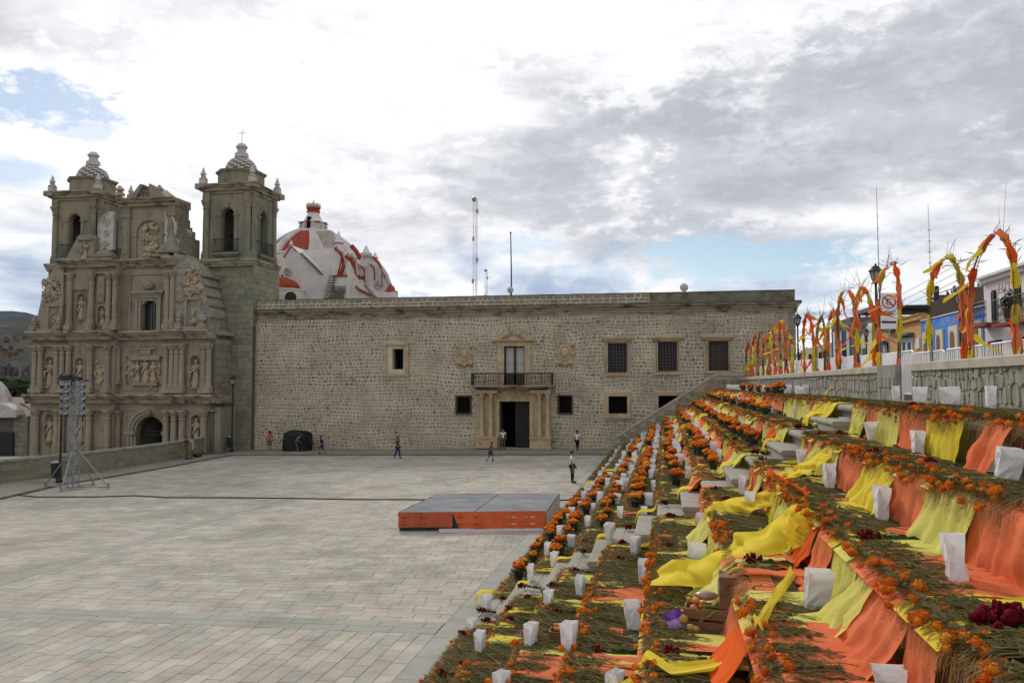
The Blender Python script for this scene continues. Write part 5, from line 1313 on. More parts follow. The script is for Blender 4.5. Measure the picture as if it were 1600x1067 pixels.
for (x, a, b, w_) in ((558,348,545,125),(1275,178,440,95),(945,845,1010,150)): BL.append(z4(x, b)+((b-a)/3.2, w_/3.2))
BP = [locate(p[0], p[1]) for p in BL]
# ---- hanging cloths on the visible risers
def drape(prof, y0, y1, amp, m, name, nu=None, seed=0):
    """prof: (x,z,fold amount); hung across y0..y1"""
    L = y1-y0; nu = nu or max(6, int(L/.03)); f1 = rt.uniform(10, 22); ph = rt.random()*6; P = []
    hem = rt.uniform(-.10, .10); skew = rt.uniform(-.45, .45)
    for i, (x, z, a) in enumerate(prof):
        row = []
        for j in range(nu+1):
            y = y0+L*j/nu; u = j/nu
            yq = y+.05*noise.noise(Vector((y*4, i*.3, seed+7))); w_ = (abs(sin(f1*yq*.6+ph+a*.9))*1.2-.7)*(.4+abs(noise.noise(Vector((y*1.7, 3, seed))))*2)+.25*sin(f1*2.3*yq+ph*2+a*3)+1.5*noise.noise(Vector((y*3, i*.30, seed)))+.5*noise.noise(Vector((y*9, i*.8, seed)))
            yy = y+a*(skew*L*.35+(u-.5)*L*.14*sin(ph))+.015*noise.noise(Vector((y*5, i, seed+3)))
            row.append((x-abs(a)*amp*(.6+w_*.5), yy, z+.012*a*w_*.4+(hem*(u-.5) if i == len(prof)-1 else 0)))
        P.append(row)
    q = MB(); q.grid(P); return q
def riser_prof(k, low, n=7, spread=0.0, back=.3, tight=False):
    slope_ = .05 if tight else rt.choice((.10, .16, .22, .30)); z0 = TZ[k]; zl = TZ[k-1]+.03; pr = [(TX[k]+back, z0+.03, 0), (TX[k]+.12, z0+.035, .1), (TX[k]-.04, z0+.02, .15), (TX[k]-.085, z0-.05, .35)]
    drop = (z0-zl)*low
    for t in range(1, n+1):
        u = t/n; pr.append((TX[k]-.085-slope_*u**1.3, z0-.05-(drop-.05)*u, .35+.65*u))
    if spread > 0:
        pr.append((TX[k]-.12-slope_-spread*.4, zl+.05, 1.1)); pr.append((TX[k]-.12-slope_-spread*.8, zl+.045, .9)); pr.append((TX[k]-.12-slope_-spread, zl+.03, .8))
    return pr
cl = {}
counts = {}
def cloth_panel(k, y0, y1, col, low=1.0, spread=.1, amp=.07, back=.3):
    root_y = (y0+y1)/2; tight = any(b[0] == k-1 and y0-.15 < b[2] < y1+.15 and b[1] > TX[k]-.62 for b in BP); q = drape(riser_prof(k, low, spread=0 if tight else spread if low > .93 else 0, back=back, tight=tight), y0, y1, amp*(.55 if tight else 1), None, 'cloth', seed=rt.random()*50)
    o0 = (TX[k], root_y, TZ[k]); q.v = [(a-o0[0], b-o0[1], c-o0[2]) for a, b, c in q.v]
    nm = {'yellow': 'yellow', 'paleyellow': 'pale yellow', 'salmon': 'salmon pink', 'orangec': 'bright orange'}[col]
    o = q.build('hanging_cloth', M[col], smooth=True, loc=o0); cl.setdefault((k, nm), []).append((root_y, o)); return o
def edgeY(k, px):
    t_ = (px-CX)/FPX; X_ = TX[k]-.05; return X_*(cos(YAW)+t_*sin(YAW))/(t_*cos(YAW)-sin(YAW))
NEARCL = {9: [(1343,1359,'paleyellow'),(1358,1376,'salmon'),(1376,1409,'paleyellow'),(1406,1456,'salmon'),(1455,1511,'yellow'),(1544,1590,'salmon'),(1588,1640,'salmon')],
          8: [(1274,1292,'paleyellow'),(1291,1315,'paleyellow'),(1314,1357,'salmon'),(1357,1402,'yellow'),(1400,1452,'salmon'),(1452,1532,'paleyellow'),(1530,1640,'salmon')],
          7: [(1240,1262,'paleyellow'),(1262,1284,'orangec'),(1283,1308,'salmon'),(1306,1346,'paleyellow'),(1345,1374,'paleyellow'),(1373,1426,'salmon'),(1424,1472,'salmon'),(1470,1540,'yellow'),(1538,1640,'paleyellow')],
          6: [(1148,1163,'salmon'),(1162,1176,'orangec'),(1175,1193,'paleyellow'),(1192,1222,'salmon'),(1221,1262,'salmon'),(1262,1330,'paleyellow')]}
for k, L in NEARCL.items():
    for a, b, col in L: cloth_panel(k, max(2.4, edgeY(k, b)), edgeY(k, a), col, 1.0 if not (k == 6 and b < 1200) else .9, rt.uniform(.12, .3), rt.uniform(.11, .16) if not (k == 6 and b < 1200) else .05)
for k, ya, yb in ((9, edgeY(9, 1343), 61), (8, edgeY(8, 1274), 61), (7, edgeY(7, 1240), 60), (6, edgeY(6, 1148), 60)):
    y = ya; i = rt.randrange(2)
    while y < yb:
        w_ = rt.choice((.5, .8, 1.0, 1.3, 1.7, 2.2))*(1 if y < 20 else 1.4 if y < 35 else 2.4)
        if inlane(y+w_/2, .2): y += .4; continue
        lane1 = 10.6 < y+w_/2 < 13.3 and k in (7, 8)
        col = (('yellow' if rt.random() < .4 else 'paleyellow') if i % 2 else ('salmon' if rt.random() < .75 else 'orangec'))
        if not (k == 6 and y > 26 and rt.random() < .5):
            low = rt.choice((1, 1, 1, 1, .96, .85)) if y < 25 else rt.choice((.9, .7, .5))
            cloth_panel(k, y, y+w_*rt.uniform(.95, 1.2), col, low, rt.uniform(.05, .4), rt.uniform(.10, .17) if y < 20 else .06)
        i += 1 if rt.random() < .8 else 2; y += w_*rt.uniform(.95, 1.05)
for (k, nm), L in cl.items():
    L.sort(key=lambda t: t[0]); L2 = [t for t in L if inview((TX[k]-.1, t[0], TZ[k]-.3), -3)]
    for i, (y, o) in enumerate(L2): tag(o, f'{nm} crepe cloth hanging from the {KN[k]} step, {ordw(i)} from near end', 'cloth', 'crepe cloths hung over the risers')
    for y, o in L:
        if 'label' not in o: bpy.data.objects.remove(o)
# ---- cloths lying on the treads, showing between the stems
def tread_cloth(k, y0, y1, col, x0=.05, x1=.8, hang=.03):
    P = []; n = max(5, int((y1-y0)/.07)); sd = rt.random()*90
    xs_ = [-.16+ (0 if hang else .1), -.075, -.0]+[x0+(x1-x0)*t/7 for t in range(8)]
    for i, x in enumerate(xs_):
        row = []
        for j in range(n+1):
            y = y0+(y1-y0)*j/n+.05*noise.noise(Vector((i*.4, j*.1, sd))); h = .075+.03*noise.noise(Vector((x*4, y*5, sd)))+.018*sin(y*30+sd+x*3)
            z = TZ[k]+h if i > 1 else (TZ[k]+.02 if i == 1 else TZ[k]-hang)
            row.append((TX[k]+x, y, z))
        P.append(row)
    q = MB(); q.grid(P); o0 = (TX[k], (y0+y1)/2, TZ[k]); q.v = [(a-o0[0], b-o0[1], c-o0[2]) for a, b, c in q.v]
    nm = {'yellow': 'yellow', 'paleyellow': 'pale yellow', 'salmon': 'salmon pink', 'orangec': 'bright orange'}[col]
    o = q.build('spread_cloth', M[col], smooth=True, loc=o0); tcl.setdefault((k, nm), []).append(((y0+y1)/2, o))
tcl = {}
spots = []
for (px, py, wy, col) in ((1250,1005,1,'salmon'),(1320,1060,1,'salmon'),(1060,975,.6,'salmon'),(1010,1000,.5,'paleyellow'),(1080,870,.3,'paleyellow'),(985,935,.9,'salmon'),(1040,960,.5,'yellow'),(960,1045,.9,'salmon'),(905,1035,.6,'paleyellow'),(790,1050,.6,'salmon'),(830,1020,.5,'paleyellow'),(1100,1020,.4,'salmon'),(1130,1045,.4,'paleyellow'),(1170,1010,.4,'salmon'),(1330,905,.8,'salmon'),(1240,880,.5,'salmon'),(1450,920,1.0,'salmon'),(1500,950,.5,'yellow'),(1250,940,.5,'paleyellow'),(1400,860,.7,'paleyellow'),(1560,890,.7,'salmon'),(1300,975,.5,'paleyellow'),(1190,900,.4,'salmon'),(760,1000,.4,'yellow'),(900,905,.5,'paleyellow'),(1030,905,.4,'yellow'),(1360,1010,.5,'salmon'),(1560,990,.6,'yellow'),(1480,840,.5,'salmon'),(870,1060,.4,'yellow')):
    k, x, y = locate(px, py); wy *= 1.35; spots.append((k, x, y, wy, col))
    w2 = wy*.5; tread_cloth(k, y-w2*.6, y+w2*.6, col, .05, .85)
for k in range(2, 9):
    y = 8+rt.random()*2
    while y < 34:
        if not inlane(y, .3): tread_cloth(k, y, y+rt.uniform(.2, .45), rt.choice(('yellow','paleyellow','salmon')), .05, rt.uniform(.2, .7))
        y += rt.uniform(.8, 1.8)*(1 if y < 16 else 1.8)
for (k, nm), L in tcl.items():
    L.sort(key=lambda t: t[0]); i = 0
    for y, o in L:
        if inview((TX[k]+.2, y, TZ[k]), 0): tag(o, f'{nm} cloth spread under stems, {KN[k]} step, {ordw(i)} from near end', 'cloth', 'crepe cloths spread on the treads'); i += 1
        else: bpy.data.objects.remove(o)
# ---- long yellow runners going down the steps
def runner(yc, w_, path, label, m='yellow', wav=.05, seed=1.0, drift=0.0, sag=.0):
    """path: (x,z); smooth-sampled"""
    S_ = []
    for i in range(len(path)-1):
        a, b = path[i], path[i+1]; L = max(2, int(math.dist(a[:2], b[:2])/.07))
        for t in range(L):
            u = t/L; S_.append((a[0]+(b[0]-a[0])*u, a[1]+(b[1]-a[1])*u, (a[2] if len(a) > 2 else 0)+((b[2] if len(b) > 2 else 0)-(a[2] if len(a) > 2 else 0))*u))
    S_.append((path[-1][0], path[-1][1], path[-1][2] if len(path[-1]) > 2 else 0))
    if len(path) > 60: S_ = [tuple(p) for p in path]
    fq = .45 if len(path) > 60 else 1.0
    for _ in range(2): S_ = [S_[0]]+[tuple((S_[i-1][c]+S_[i][c]*2+S_[i+1][c])/4 for c in range(3)) for i in range(1, len(S_)-1)]+[S_[-1]]
    P = []; n = 12 if w_ > .4 else 6
    for i, (x, z, dy) in enumerate(S_):
        ww = w_*(1+.35*noise.noise(Vector((i*.06*fq, seed, 0)))); row = []
        for j in range(n+1):
            u = j/n-.5; y = yc+dy+u*ww+.12*w_*noise.noise(Vector((i*.08*fq, seed, 5)))
            h = wav*(.5+.9*noise.noise(Vector((i*.10*fq, u*4, seed)))+.5*sin(u*13+i*.05*fq+seed)+.25*sin(i*.16*fq+u*2))
            row.append((x-max(h, -.02)*.3, y, z+max(h, -.012)+.02))
        P.append(row)
    q = MB(); q.grid(P); o0 = S_[len(S_)//2]; o0 = (o0[0], yc, o0[1]); q.v = [(a-o0[0], b-o0[1], c-o0[2]) for a, b, c in q.v]
    return tag(q.build('yellow_runner', M[m], smooth=True, loc=o0), label, 'cloth runner', 'long yellow cloth runners')
def lane_path(k1, k0, half=True):
    p = []
    for k in range(k1, k0-1, -1):
        z = TZ[k]+.01; p += [(TX[k]+.42, z), (TX[k]-.07, z)]
        zl = (TZ[k-1] if k > 1 else .0)
        if half: p += [(TX[k]-.10, zl+RISE*.5+.015), (TX[k]-RUN*.5-.03, zl+RISE*.5+.015), (TX[k]-RUN*.5-.09, zl+.03)]
        else: p += [(TX[k]-.14, zl+.05)]
    return p
runner(16.22, .34, lane_path(9, 1, False), 'yellow runner down the near side of the bare concrete steps', wav=.05, seed=2)
runner(18.85, .30, lane_path(9, 1, True), 'yellow runner down the far side of the bare concrete steps', wav=.05, seed=3)
runner(38.4, .55, lane_path(8, 1, False), 'thin yellow runner down the distant flight of steps, nearer of the two', wav=.06, seed=4)
runner(41.0, .5, lane_path(7, 1, False), 'thin yellow runner down the distant flight of steps, farther of the two', wav=.06, seed=5)
def surf(x, y):
    for k in range(9, 0, -1):
        if x >= TX[k]-.05:
            if k < 9 and x > TX[k+1]-RUN*.5-.02 and inlane(y): return TZ[k]+RISE*.5
            return TZ[k]
    return 0.0
FOOT = []
def follow(pxs, yc, wd_=.4, iters=120):
    P = [locate(*p)[1:] for p in pxs]; out = []
    for a, b in zip(P, P[1:]):
        n = max(2, int(math.dist(a, b)/.035))
        for t in range(n): u = t/n; out.append([a[0]+(b[0]-a[0])*u, a[1]+(b[1]-a[1])*u])
    FOOT.extend([(p[0], p[1], wd_) for p in out]); base = [surf(x, y)+.085 for x, y in out]; z = base[:]
    for _ in range(iters): z = [z[0]]+[max(base[i], (z[i-1]+z[i+1])/2) for i in range(1, len(z)-1)]+[z[-1]]
    return [(p[0], h, p[1]-yc) for p, h in zip(out, z)]
def tent(pts): return [(a, b+.05, c) for a, b, c in pts]
def loc3(px, py, y):      # a point of the picture on the upright plane y
    x, z = onY(px, py, y); return x, z
def loft(top, bot, Yt, Yb, label, m='yellow', seed=1, amp=.05, nr=15):
    def rs(L, n=72):
        D = [0]
        for p, q_ in zip(L, L[1:]): D.append(D[-1]+math.dist(p, q_))
        out = []
        for i in range(n+1):
            t = D[-1]*i/n; j = max(0, min(len(L)-2, sum(1 for d in D if d <= t)-1)); u = (t-D[j])/max(1e-6, D[j+1]-D[j]); out.append((L[j][0]+(L[j+1][0]-L[j][0])*u, L[j][1]+(L[j+1][1]-L[j][1])*u))
        return out
    A_, B_ = rs(top), rs(bot); P = []
    for r_ in range(nr):
        v = r_/(nr-1); row = []
        for i, (p, q_) in enumerate(zip(A_, B_)):
            Y = Yt+(Yb-Yt)*v; px, py = p[0]+(q_[0]-p[0])*v, p[1]+(q_[1]-p[1])*v; x, z = onY(px, py, Y)
            h = amp*(noise.noise(Vector((i*.16, v*1.6, seed)))*1.5+.8*(abs(sin(i*.42+v*2.6+seed+1.5*noise.noise(Vector((i*.1, v, seed)))))-.5)+.55*(abs(sin(i*.17-v*4.2+seed))-.5)+.45*noise.noise(Vector((i*.5, v*4, seed))))
            row.append((x-h*.6, Y-h-.02, z+h*.25))
        P.append(row)
    q = MB(); q.grid(P); o0 = P[nr//2][36]; q.v = [(a-o0[0], b-o0[1], c-o0[2]) for a, b, c in q.v]
    return tag(q.build('yellow_runner', M[m], smooth=True, loc=o0), label, 'cloth runner', 'long yellow cloth runners')
loft(((1302,692),(1290,700),(1274,712),(1232,735),(1211,743),(1203,758),(1182,772),(1137,778),(1112,790),(1103,807),(1101,842)), ((1307,700),(1290,722),(1262,738),(1226,749),(1218,776),(1208,788),(1166,803),(1140,816),(1124,832),(1122,838),(1120,850)), 13.75, 13.2, 'wide yellow cloth draped down to the middle step, ending beside a leaning white bag', seed=7, amp=.08)
loft(((1425,712),(1400,728),(1385,770),(1360,787),(1323,783),(1265,784),(1232,793),(1212,808),(1190,830),(1147,832),(1134,856),(1091,874),(1050,873),(1031,889)), ((1437,722),(1420,752),(1398,788),(1362,797),(1327,802),(1268,806),(1232,857),(1195,867),(1165,872),(1149,880),(1137,896),(1104,917),(1062,914),(1028,914)), 10.65, 10.05, 'widest yellow cloth sweeping diagonally across the steps towards the fruit crate', seed=9, amp=.10)
loft(((1262,792),(1245,800),(1232,812),(1222,832)), ((1275,800),(1272,822),(1262,846),(1240,858)), 10.0, 9.85, 'small yellow corner of cloth folded over the step end above the bananas', seed=4, amp=.03)
runner(7.3, .26, follow(((1240,905),(1215,950),(1188,992),(1160,1035),(1120,1058),(1050,1068),(950,1080)), 7.3, .16), 'narrow yellow cloth curling down below the fruit crate at the lower edge', wav=.05, seed=11)
runner(12.0, .45, follow(((1262,776),(1225,782),(1190,786),(1140,800)), 12.0, .2), 'orange cloth lying between the two wide yellow cloths', m='orangec', wav=.05, seed=13)

# ---- stems, litter, edge flowers
q = MB(); lt = MB()
def dens(k, y): 
    v = noise.noise(Vector((y*.9, k*7.7, 1.5))); return max(.25, min(1, .85+v*1.3))
GR = {}
TC = {}
for k_, x_, y_, wy_, c_ in spots: TC.setdefault(k_, []).append((y_-wy_*.3, y_+wy_*.3))
for fx_, fy_, fw_ in FOOT:
    k_ = max([k for k in range(1, 10) if fx_ >= TX[k]-.12] or [1]); GR.setdefault(k_, []).append((fy_-fw_, fy_+fw_))
GR = {k: (min(a for a, b in v), max(b for a, b in v), v[::6]) for k, v in GR.items()}
def stem(q, k, y, L, wd, zlift, hangp):
    if k in TC and rt.random() < .55 and any(a < y < b for a, b in TC[k]): return
    if k in GR and GR[k][0] < y < GR[k][1] and rt.random() < .85 and any(a < y < b for a, b in GR[k][2]): return
    z0 = TZ[k]; xe = TX[k]; x1 = xe-rt.uniform(.02, .16); x0 = min(xe+L, (TX[k+1] if k < 9 else XW)-.04)
    dy = rt.gauss(0, .10)+.1*noise.noise(Vector((y*2, k, 0)))
    zt = z0+.03+zlift; mid = rt.uniform(.35, .65)
    pts = [(x0, y, z0+.02+zlift*.4), (x0+(x1-x0)*mid, y+dy*.5, zt+rt.uniform(0, .04)), (xe+.02, y+dy*.9, z0+.05+zlift*.6), (x1, y+dy, z0-rt.uniform(0, .10) if hangp else z0+.05)]
    up = rt.random() < .5; vs = []
    for i, p in enumerate(pts):
        w_ = wd*(1-.2*i); vs += [(p[0], p[1]-(0 if up else w_), p[2]-(w_ if up else 0)), (p[0], p[1]+(0 if up else w_), p[2]+(w_ if up else 0))]
    fs = [(0,1,3,2),(2,3,5,4),(4,5,7,6)]
    for t in range(2):       # side sprigs
        b = pts[1+t]; a = rt.uniform(-1, 1); c = (b[0]-rt.uniform(.06,.16), b[1]+a*.09, b[2]+rt.uniform(0,.06)); n = len(vs)
        vs += [(b[0], b[1], b[2]), (b[0]+.012, b[1]+wd*2, b[2]), (c[0], c[1], c[2]), (c[0]-.01, c[1]-wd*2.2, c[2]+.006)]; fs.append((n, n+1, n+2, n+3))
    q.add(vs, fs)
for k in range(1, 10):
    wid = RUN if k < 9 else 1.55
    y = 2.5
    while y < 60.8:
        stp = .25 if y < 16 else .5
        if inlane(y+stp/2, -.05): y += stp; continue
        if not inview((TX[k]+.3, y, TZ[k]), 60): y += stp; continue
        n = (300 if y < 9 else 170 if y < 16 else 80 if y < 30 else 34)*stp*dens(k, y)
        wd = .0035 if y < 9 else .005 if y < 16 else .009 if y < 30 else .016
        for _ in range(int(n)): stem(q, k, y+rt.random()*stp, rt.uniform(.35, wid), wd, rt.uniform(0, .05), rt.random() < .6)
        y += stp
    # litter sheet
    y0 = 2.5
    segs = [(2.5, LANES[1][0]-.1), (LANES[1][1]+.1, LANES[2][0]-.1), (LANES[2][1]+.1, 60.8)]
    for (a, b) in segs:
        n = int((b-a)/(.10 if a < 10 else .3)); P = []
        for i in range(10):
            x = TX[k]-.035+(wid-.02)*i/9 if i else TX[k]-.07; row = []
            for j in range(n+1):
                yy = a+(b-a)*j/n; h = .012+.05*noise.noise(Vector((x*3, yy*2.2, k)))+.02*noise.noise(Vector((x*11, yy*9, k)))
                if i == 0: h = -.05-.04*abs(noise.noise(Vector((yy*6, k, 0))))
                row.append((x, yy, TZ[k]+h if (dens(k, yy) > .5 or i == 0) or True else TZ[k]-.05))
            P.append(row)
        lt.grid(P)
o = q.build('flower_stems', M['stems']); tag(o, 'countless dry olive flower stems laid across every step of the terrace', 'stems', kind='stuff')
o = lt.build('stem_litter', M['mulch']); tag(o, 'matted brown green litter of stems covering the treads of the terrace', 'litter', kind='stuff')
fr_ = MB()
for k in range(1, 10):
    y = 2.6
    while y < 60.6:
        if not inlane(y, -.05) and rt.random() < .25+1.1*noise.noise(Vector((y*1.9, k*5.1, 4)))+.25:
            s_ = 1 if y < 14 else 1.7 if y < 28 else 2.6; L = rt.uniform(.06, .24); dx = rt.uniform(.0, .10); dy = rt.gauss(0, .04)*s_; w_ = .0035*s_; b_ = rt.uniform(-.02, .06)
            p0 = (TX[k]-.03+b_, y, TZ[k]+.06+rt.uniform(0, .04)); p1 = (TX[k]-.09-dx*.6, y+dy*.5, TZ[k]+.03-L*.25); p2 = (TX[k]-.10-dx, y+dy, TZ[k]-L)
            fr_.add([(p0[0], p0[1]-w_, p0[2]), (p0[0], p0[1]+w_, p0[2]), (p1[0], p1[1]+w_, p1[2]), (p1[0], p1[1]-w_, p1[2]), (p2[0], p2[1]+w_*.5, p2[2]), (p2[0], p2[1]-w_*.5, p2[2])], [(0,1,2,3), (3,2,4,5)])
            if rt.random() < .7: c_ = p2 if rt.random() < .6 else p1; r_ = rt.uniform(.006, .012)*s_; fr_.add([(c_[0]-.01, c_[1]-r_, c_[2]), (c_[0]-.012, c_[1], c_[2]-r_*1.3), (c_[0]-.01, c_[1]+r_, c_[2]), (c_[0]-.012, c_[1], c_[2]+r_*1.3)], [(0,1,2,3)])
        y += (.007 if y < 14 else .016 if y < 28 else .035)*rt.uniform(.4, 1.6)
tag(fr_.build('edge_fringe', mat('rusty_dried_sprigs', (.2,.1,.03), .9, .1, island=stops((.16,.085,.03),(.30,.13,.035),(.10,.08,.03),(.42,.16,.03),(.13,.09,.035),(.22,.10,.03)))), 'countless rusty dried sprigs hanging over every step edge', 'sprigs', kind='stuff')
# edge flowers beyond the near bunches
q = MB(); q2 = MB()
for k in range(1, 10):
    y = 11.0
    while y < 60.5:
        if inlane(y): y += .2; continue
        dens_ = .55+.6*noise.noise(Vector((y*.8, k*3.3, 9)))
        for _ in range(1 if y > 22 else 2):
          if rt.random() < max(.15, dens_)*(.85 if k < 8 else .65):
            r_ = rt.uniform(.028, .045)*(1 if y < 25 else 1.3); q.ball((TX[k]+rt.uniform(-.13, .12), y, TZ[k]+rt.uniform(-.06, .09)), r_, 6, 4, jit=.15, rnd=rt)
        for _ in range(2 if y < 30 else 1):
            if rt.random() < .8: q2.ball((TX[k]+rt.uniform(-.15, .1), y+rt.random()*.1, TZ[k]+rt.uniform(-.14, .08)), rt.uniform(.012, .026)*(1 if y < 25 else 1.5), 4, 3)
        y += .075 if y < 20 else .10 if y < 35 else .15
tag(q.build('edge_marigolds', M['marigold'], smooth=True), 'countless orange marigold heads along the step edges beyond the near bunches', 'flowers', kind='stuff')
tag(q2.build('edge_buds', M['rust']), 'countless small rust coloured dried buds hanging along the step edges', 'buds', kind='stuff')
# ---- near bunches of marigolds: every head its own piece
def head_mesh(i, r_=.036):
    q = MB(); rn = random.Random(i)
    q.ball((0,0,0), r_*.86, 10, 7, sz=.82, jit=.10, rnd=rn)
    for t in range(26):       # ruffled petals
        a = rn.random()*2*pi; e = rn.uniform(-.5, 1.45); d = Vector((cos(a)*cos(e), sin(a)*cos(e), sin(e)*.85)); u = d.orthogonal().normalized(); v_ = d.cross(u); an = rn.random()*6
        s_ = u*cos(an)+v_*sin(an); c = d*r_*.95; w_ = r_*.3
        q.add([tuple(c-s_*w_), tuple(c+s_*w_), tuple(c+s_*w_*.8+d*r_*.32), tuple(c-s_*w_*.8+d*r_*.32)], [(0,1,2,3)])
    return q.mesh('flower_head', M['marigold'])
HM = [head_mesh(i) for i in range(6)]
def bunch_stems(i):
    q = MB(); rn = random.Random(i+40)
    for _ in range(16):
        y = rn.uniform(-.14, .14); L = rn.uniform(.3, .62); q.tube([(L, y*.4, .03), (L*.5, y*.8, .07+rn.random()*.03), (.02, y, .08), (-.07, y*1.1, .04)], [.0035,.0035,.003,.002], 3, cap=False)
        for t in range(3):
            x = rn.uniform(-.03, L*.8); q.add([(x, y, .07), (x-.05, y+rn.uniform(-.05,.05), .10), (x-.07, y+rn.uniform(-.03,.03), .075)], [(0,1,2)])
    return q.mesh('stem_bundle', M['stems'])
BS = [bunch_stems(i) for i in range(4)]
bn = {}
for k in range(1, 10):
    y = {9: 8.5, 8: 6.0, 7: 4.2, 6: 3.5}.get(k, 3.2)
    while y < 12.6:
        if inview((TX[k], y, TZ[k]), 20) and dens(k, y) > .3 and rt.random() < .93:
            t = thing('marigold_bunch', '', 'marigolds', (TX[k], y, TZ[k]+.02), rt.uniform(-.25, .25), 'marigold bunches laid along the near step edges')
            link('stem_bundle', rt.choice(BS), t)
            for _ in range(rt.randint(4, 11)):
                link('flower_head', rt.choice(HM), t, (rt.uniform(-.16, .10), rt.uniform(-.19, .19), rt.uniform(-.06, .11)), (rt.uniform(-.8,.8), rt.uniform(-1.2,.2), rt.random()*6), rt.uniform(.75, 1.3))
            bn.setdefault(k, []).append((y, t))
        y += rt.uniform(.28, .5)
for k, L in bn.items():
    for i, (y, t) in enumerate(sorted(L, key=lambda a: a[0])): t['label'] = f'marigold bunch edging the {KN[k]} step, {ordw(i)} bunch from its near end'
# ---- cockscomb flowers
def cock_mesh(i, m):
    q = MB(); rn = random.Random(i+5)
    for _ in range(46):
        a = rn.random()*6.28; r_ = rn.uniform(0, .075); q.ball((r_*cos(a)*1.0, r_*sin(a)*1.3, .02+rn.uniform(0, .065)-r_*.35), rn.uniform(.009, .019), 6, 4, sx=rn.uniform(.6,1.5), sz=rn.uniform(.8,1.9), jit=.3, rnd=rn)
    return q.mesh('flower_head', m, True)
CKM = [cock_mesh(i, M['cocks'] if i < 4 else M['magenta']) for i in range(5)]
q = MB()
for _ in range(7): 
    a = rt.uniform(-.5, .5); q.tube([(0,0,.02), (.2, a*.1, .03), (.42, a*.22, .02)], .004, 3, cap=False)
for _ in range(10):
    x = rt.uniform(.06, .35); y = rt.uniform(-.06,.06); q.add([(x, y*.3, .03), (x+.06, y, .05), (x+.10, y*1.4, .02), (x+.05, y*.4, .015)], [(0,1,2,3)])
CKS = q.mesh('stem', M['leaf'])
CK = []
for p in ((1155,12),(1275,25),(1155,100),(920,152),(1015,168),(815,160),(810,215),(895,248),(1000,260),(755,322),(635,402),(470,400),(500,465),(370,470),(400,525),(250,535),(275,590),(410,585),(145,660),(40,880),(660,548),(885,765),(1285,780),(530,245),(680,230),(750,92),(1265,190)): CK.append(z3(*p)+(1,))
for p in ((1430,458),(1550,380),(1300,528),(1255,482),(1220,449),(1510,330),(1160,618),(1020,704),(885,709),(880,794),(1085,766),(1490,625),(620,858),(745,865),(500,928),(720,784),(1140,404),(1365,411)): CK.append(z6(*p)+(1,))
for p in ((300,350),(415,380),(680,605),(1010,675),(830,310),(450,480)): CK.append(z5(*p)+(1.1,))
for p in ((245,318),(825,212)): CK.append(z4(*p)+(1.2,))
CK.append(z4(1480, 665)+(1.75,)); CK.append(z4(1440, 640)+(1.1,)); CK.append((725, 1038, 1))
ck = []
for px, py, s_ in CK:
    k, x, y = locate(px, py+4); on = 0
    z = TZ[k]+.05
    t = thing('cockscomb_flower', '', 'cockscomb', (x, y, z), rt.uniform(-.3, .3), 'dark red cockscomb flowers on the steps'); t.scale = (s_*1.12,)*3
    link('flower_head', rt.choice(CKM), t, (0,0,0), (0,0,rt.random()*3)); link('stem', CKS, t); ck.append((k, y, t))
for k in range(1, 10):
    L = sorted([c for c in ck if c[0] == k], key=lambda c: c[1])
    for i, (_, y, t) in enumerate(L): t['label'] = f'dark red cockscomb bloom lying on the {KN[k]} step, {ordw(i)} from its near end'
# ---- white paper bags
def bag_mesh(i):
    q = MB(); rn = random.Random(i+77); P = []; N_ = 16
    lean = rn.uniform(-.13, .13); open_ = rn.uniform(.45, 1.2); fold = rn.uniform(-.12, .12)
    for t in range(7):
        u = t/6; w_ = .40+.10*u+rn.uniform(-.008,.008); d = (.24+.10*u*open_); row = []
        for j in range(N_+1):
            s_ = (j % N_)/N_*4; e = int(s_); f = s_-e
            c = [(-w_,-d),(w_,-d),(w_,d),(-w_,d)]; a, b = c[e], c[(e+1)%4]; x, y = a[0]+(b[0]-a[0])*f, a[1]+(b[1]-a[1])*f
            if e in (1, 3): x *= 1-.20*u*(1-abs(f*2-1))          # gusset folds inwards
            x += fold*u*y; cr = .06*noise.noise(Vector((x*5, y*5+i*3, u*4+i)))
            zz = u*(1+ (0.02*noise.noise(Vector((x*3, y*3, i))) if t == 6 else 0)) 
            row.append((x+cr+lean*u, y+cr*1.5, zz))
        P.append(row)
    q.grid(P); q.add([P[0][j] for j in range(N_)], [tuple(range(N_-1, -1, -1))])
    return q.mesh('paper_bag', M['bag'])
BM = [bag_mesh(i) for i in range(8)]
bags = []
def bag(k, x, y, w_, h, rz):
    o = link('paper_bag', rt.choice(BM), None, (x, y, TZ[k]+.03), (rt.gauss(0,.06), rt.gauss(0,.06), rz), (w_, w_*.9, h)); bags.append((k, y, o))
for px, py, h, w_ in BL:
    k, x, y = locate(px, py); d = depth(x, y, TZ[k]); hh = min(.42, max(.22, h*d/FPX)); ww = min(.34, max(.13, w_*d/FPX/.98))
    narrow = ww < .19; bag(k, x, y, .24 if narrow else ww, hh, (pi/2+rt.uniform(-.2,.2)-YAW if narrow else rt.uniform(-.25,.25)))
for k in range(1, 10):
    y = 27+rt.random()*2; sp = {3: 1.15, 4: 1.35, 6: 1.25, 2: 1.7, 1: 2.0, 9: 1.9, 8: 2.3, 7: 1.9, 5: 2.4}[k]
    while y < 60.5:
        if not inlane(y, .2): bag(k, TX[k]+rt.uniform(.40, .62), y, rt.uniform(.2, .29), rt.uniform(.30, .38), rt.uniform(-.5, .5))
        y += sp*rt.uniform(.6, 1.4)
for k in range(1, 10):
    for i, (_, y, o) in enumerate(sorted([b for b in bags if b[0] == k], key=lambda b: b[1])):
        tag(o, f'white paper bag standing open on the {KN[k]} step, {ordw(i)} bag from its near end', 'paper bag', 'white paper candle bags on the steps')
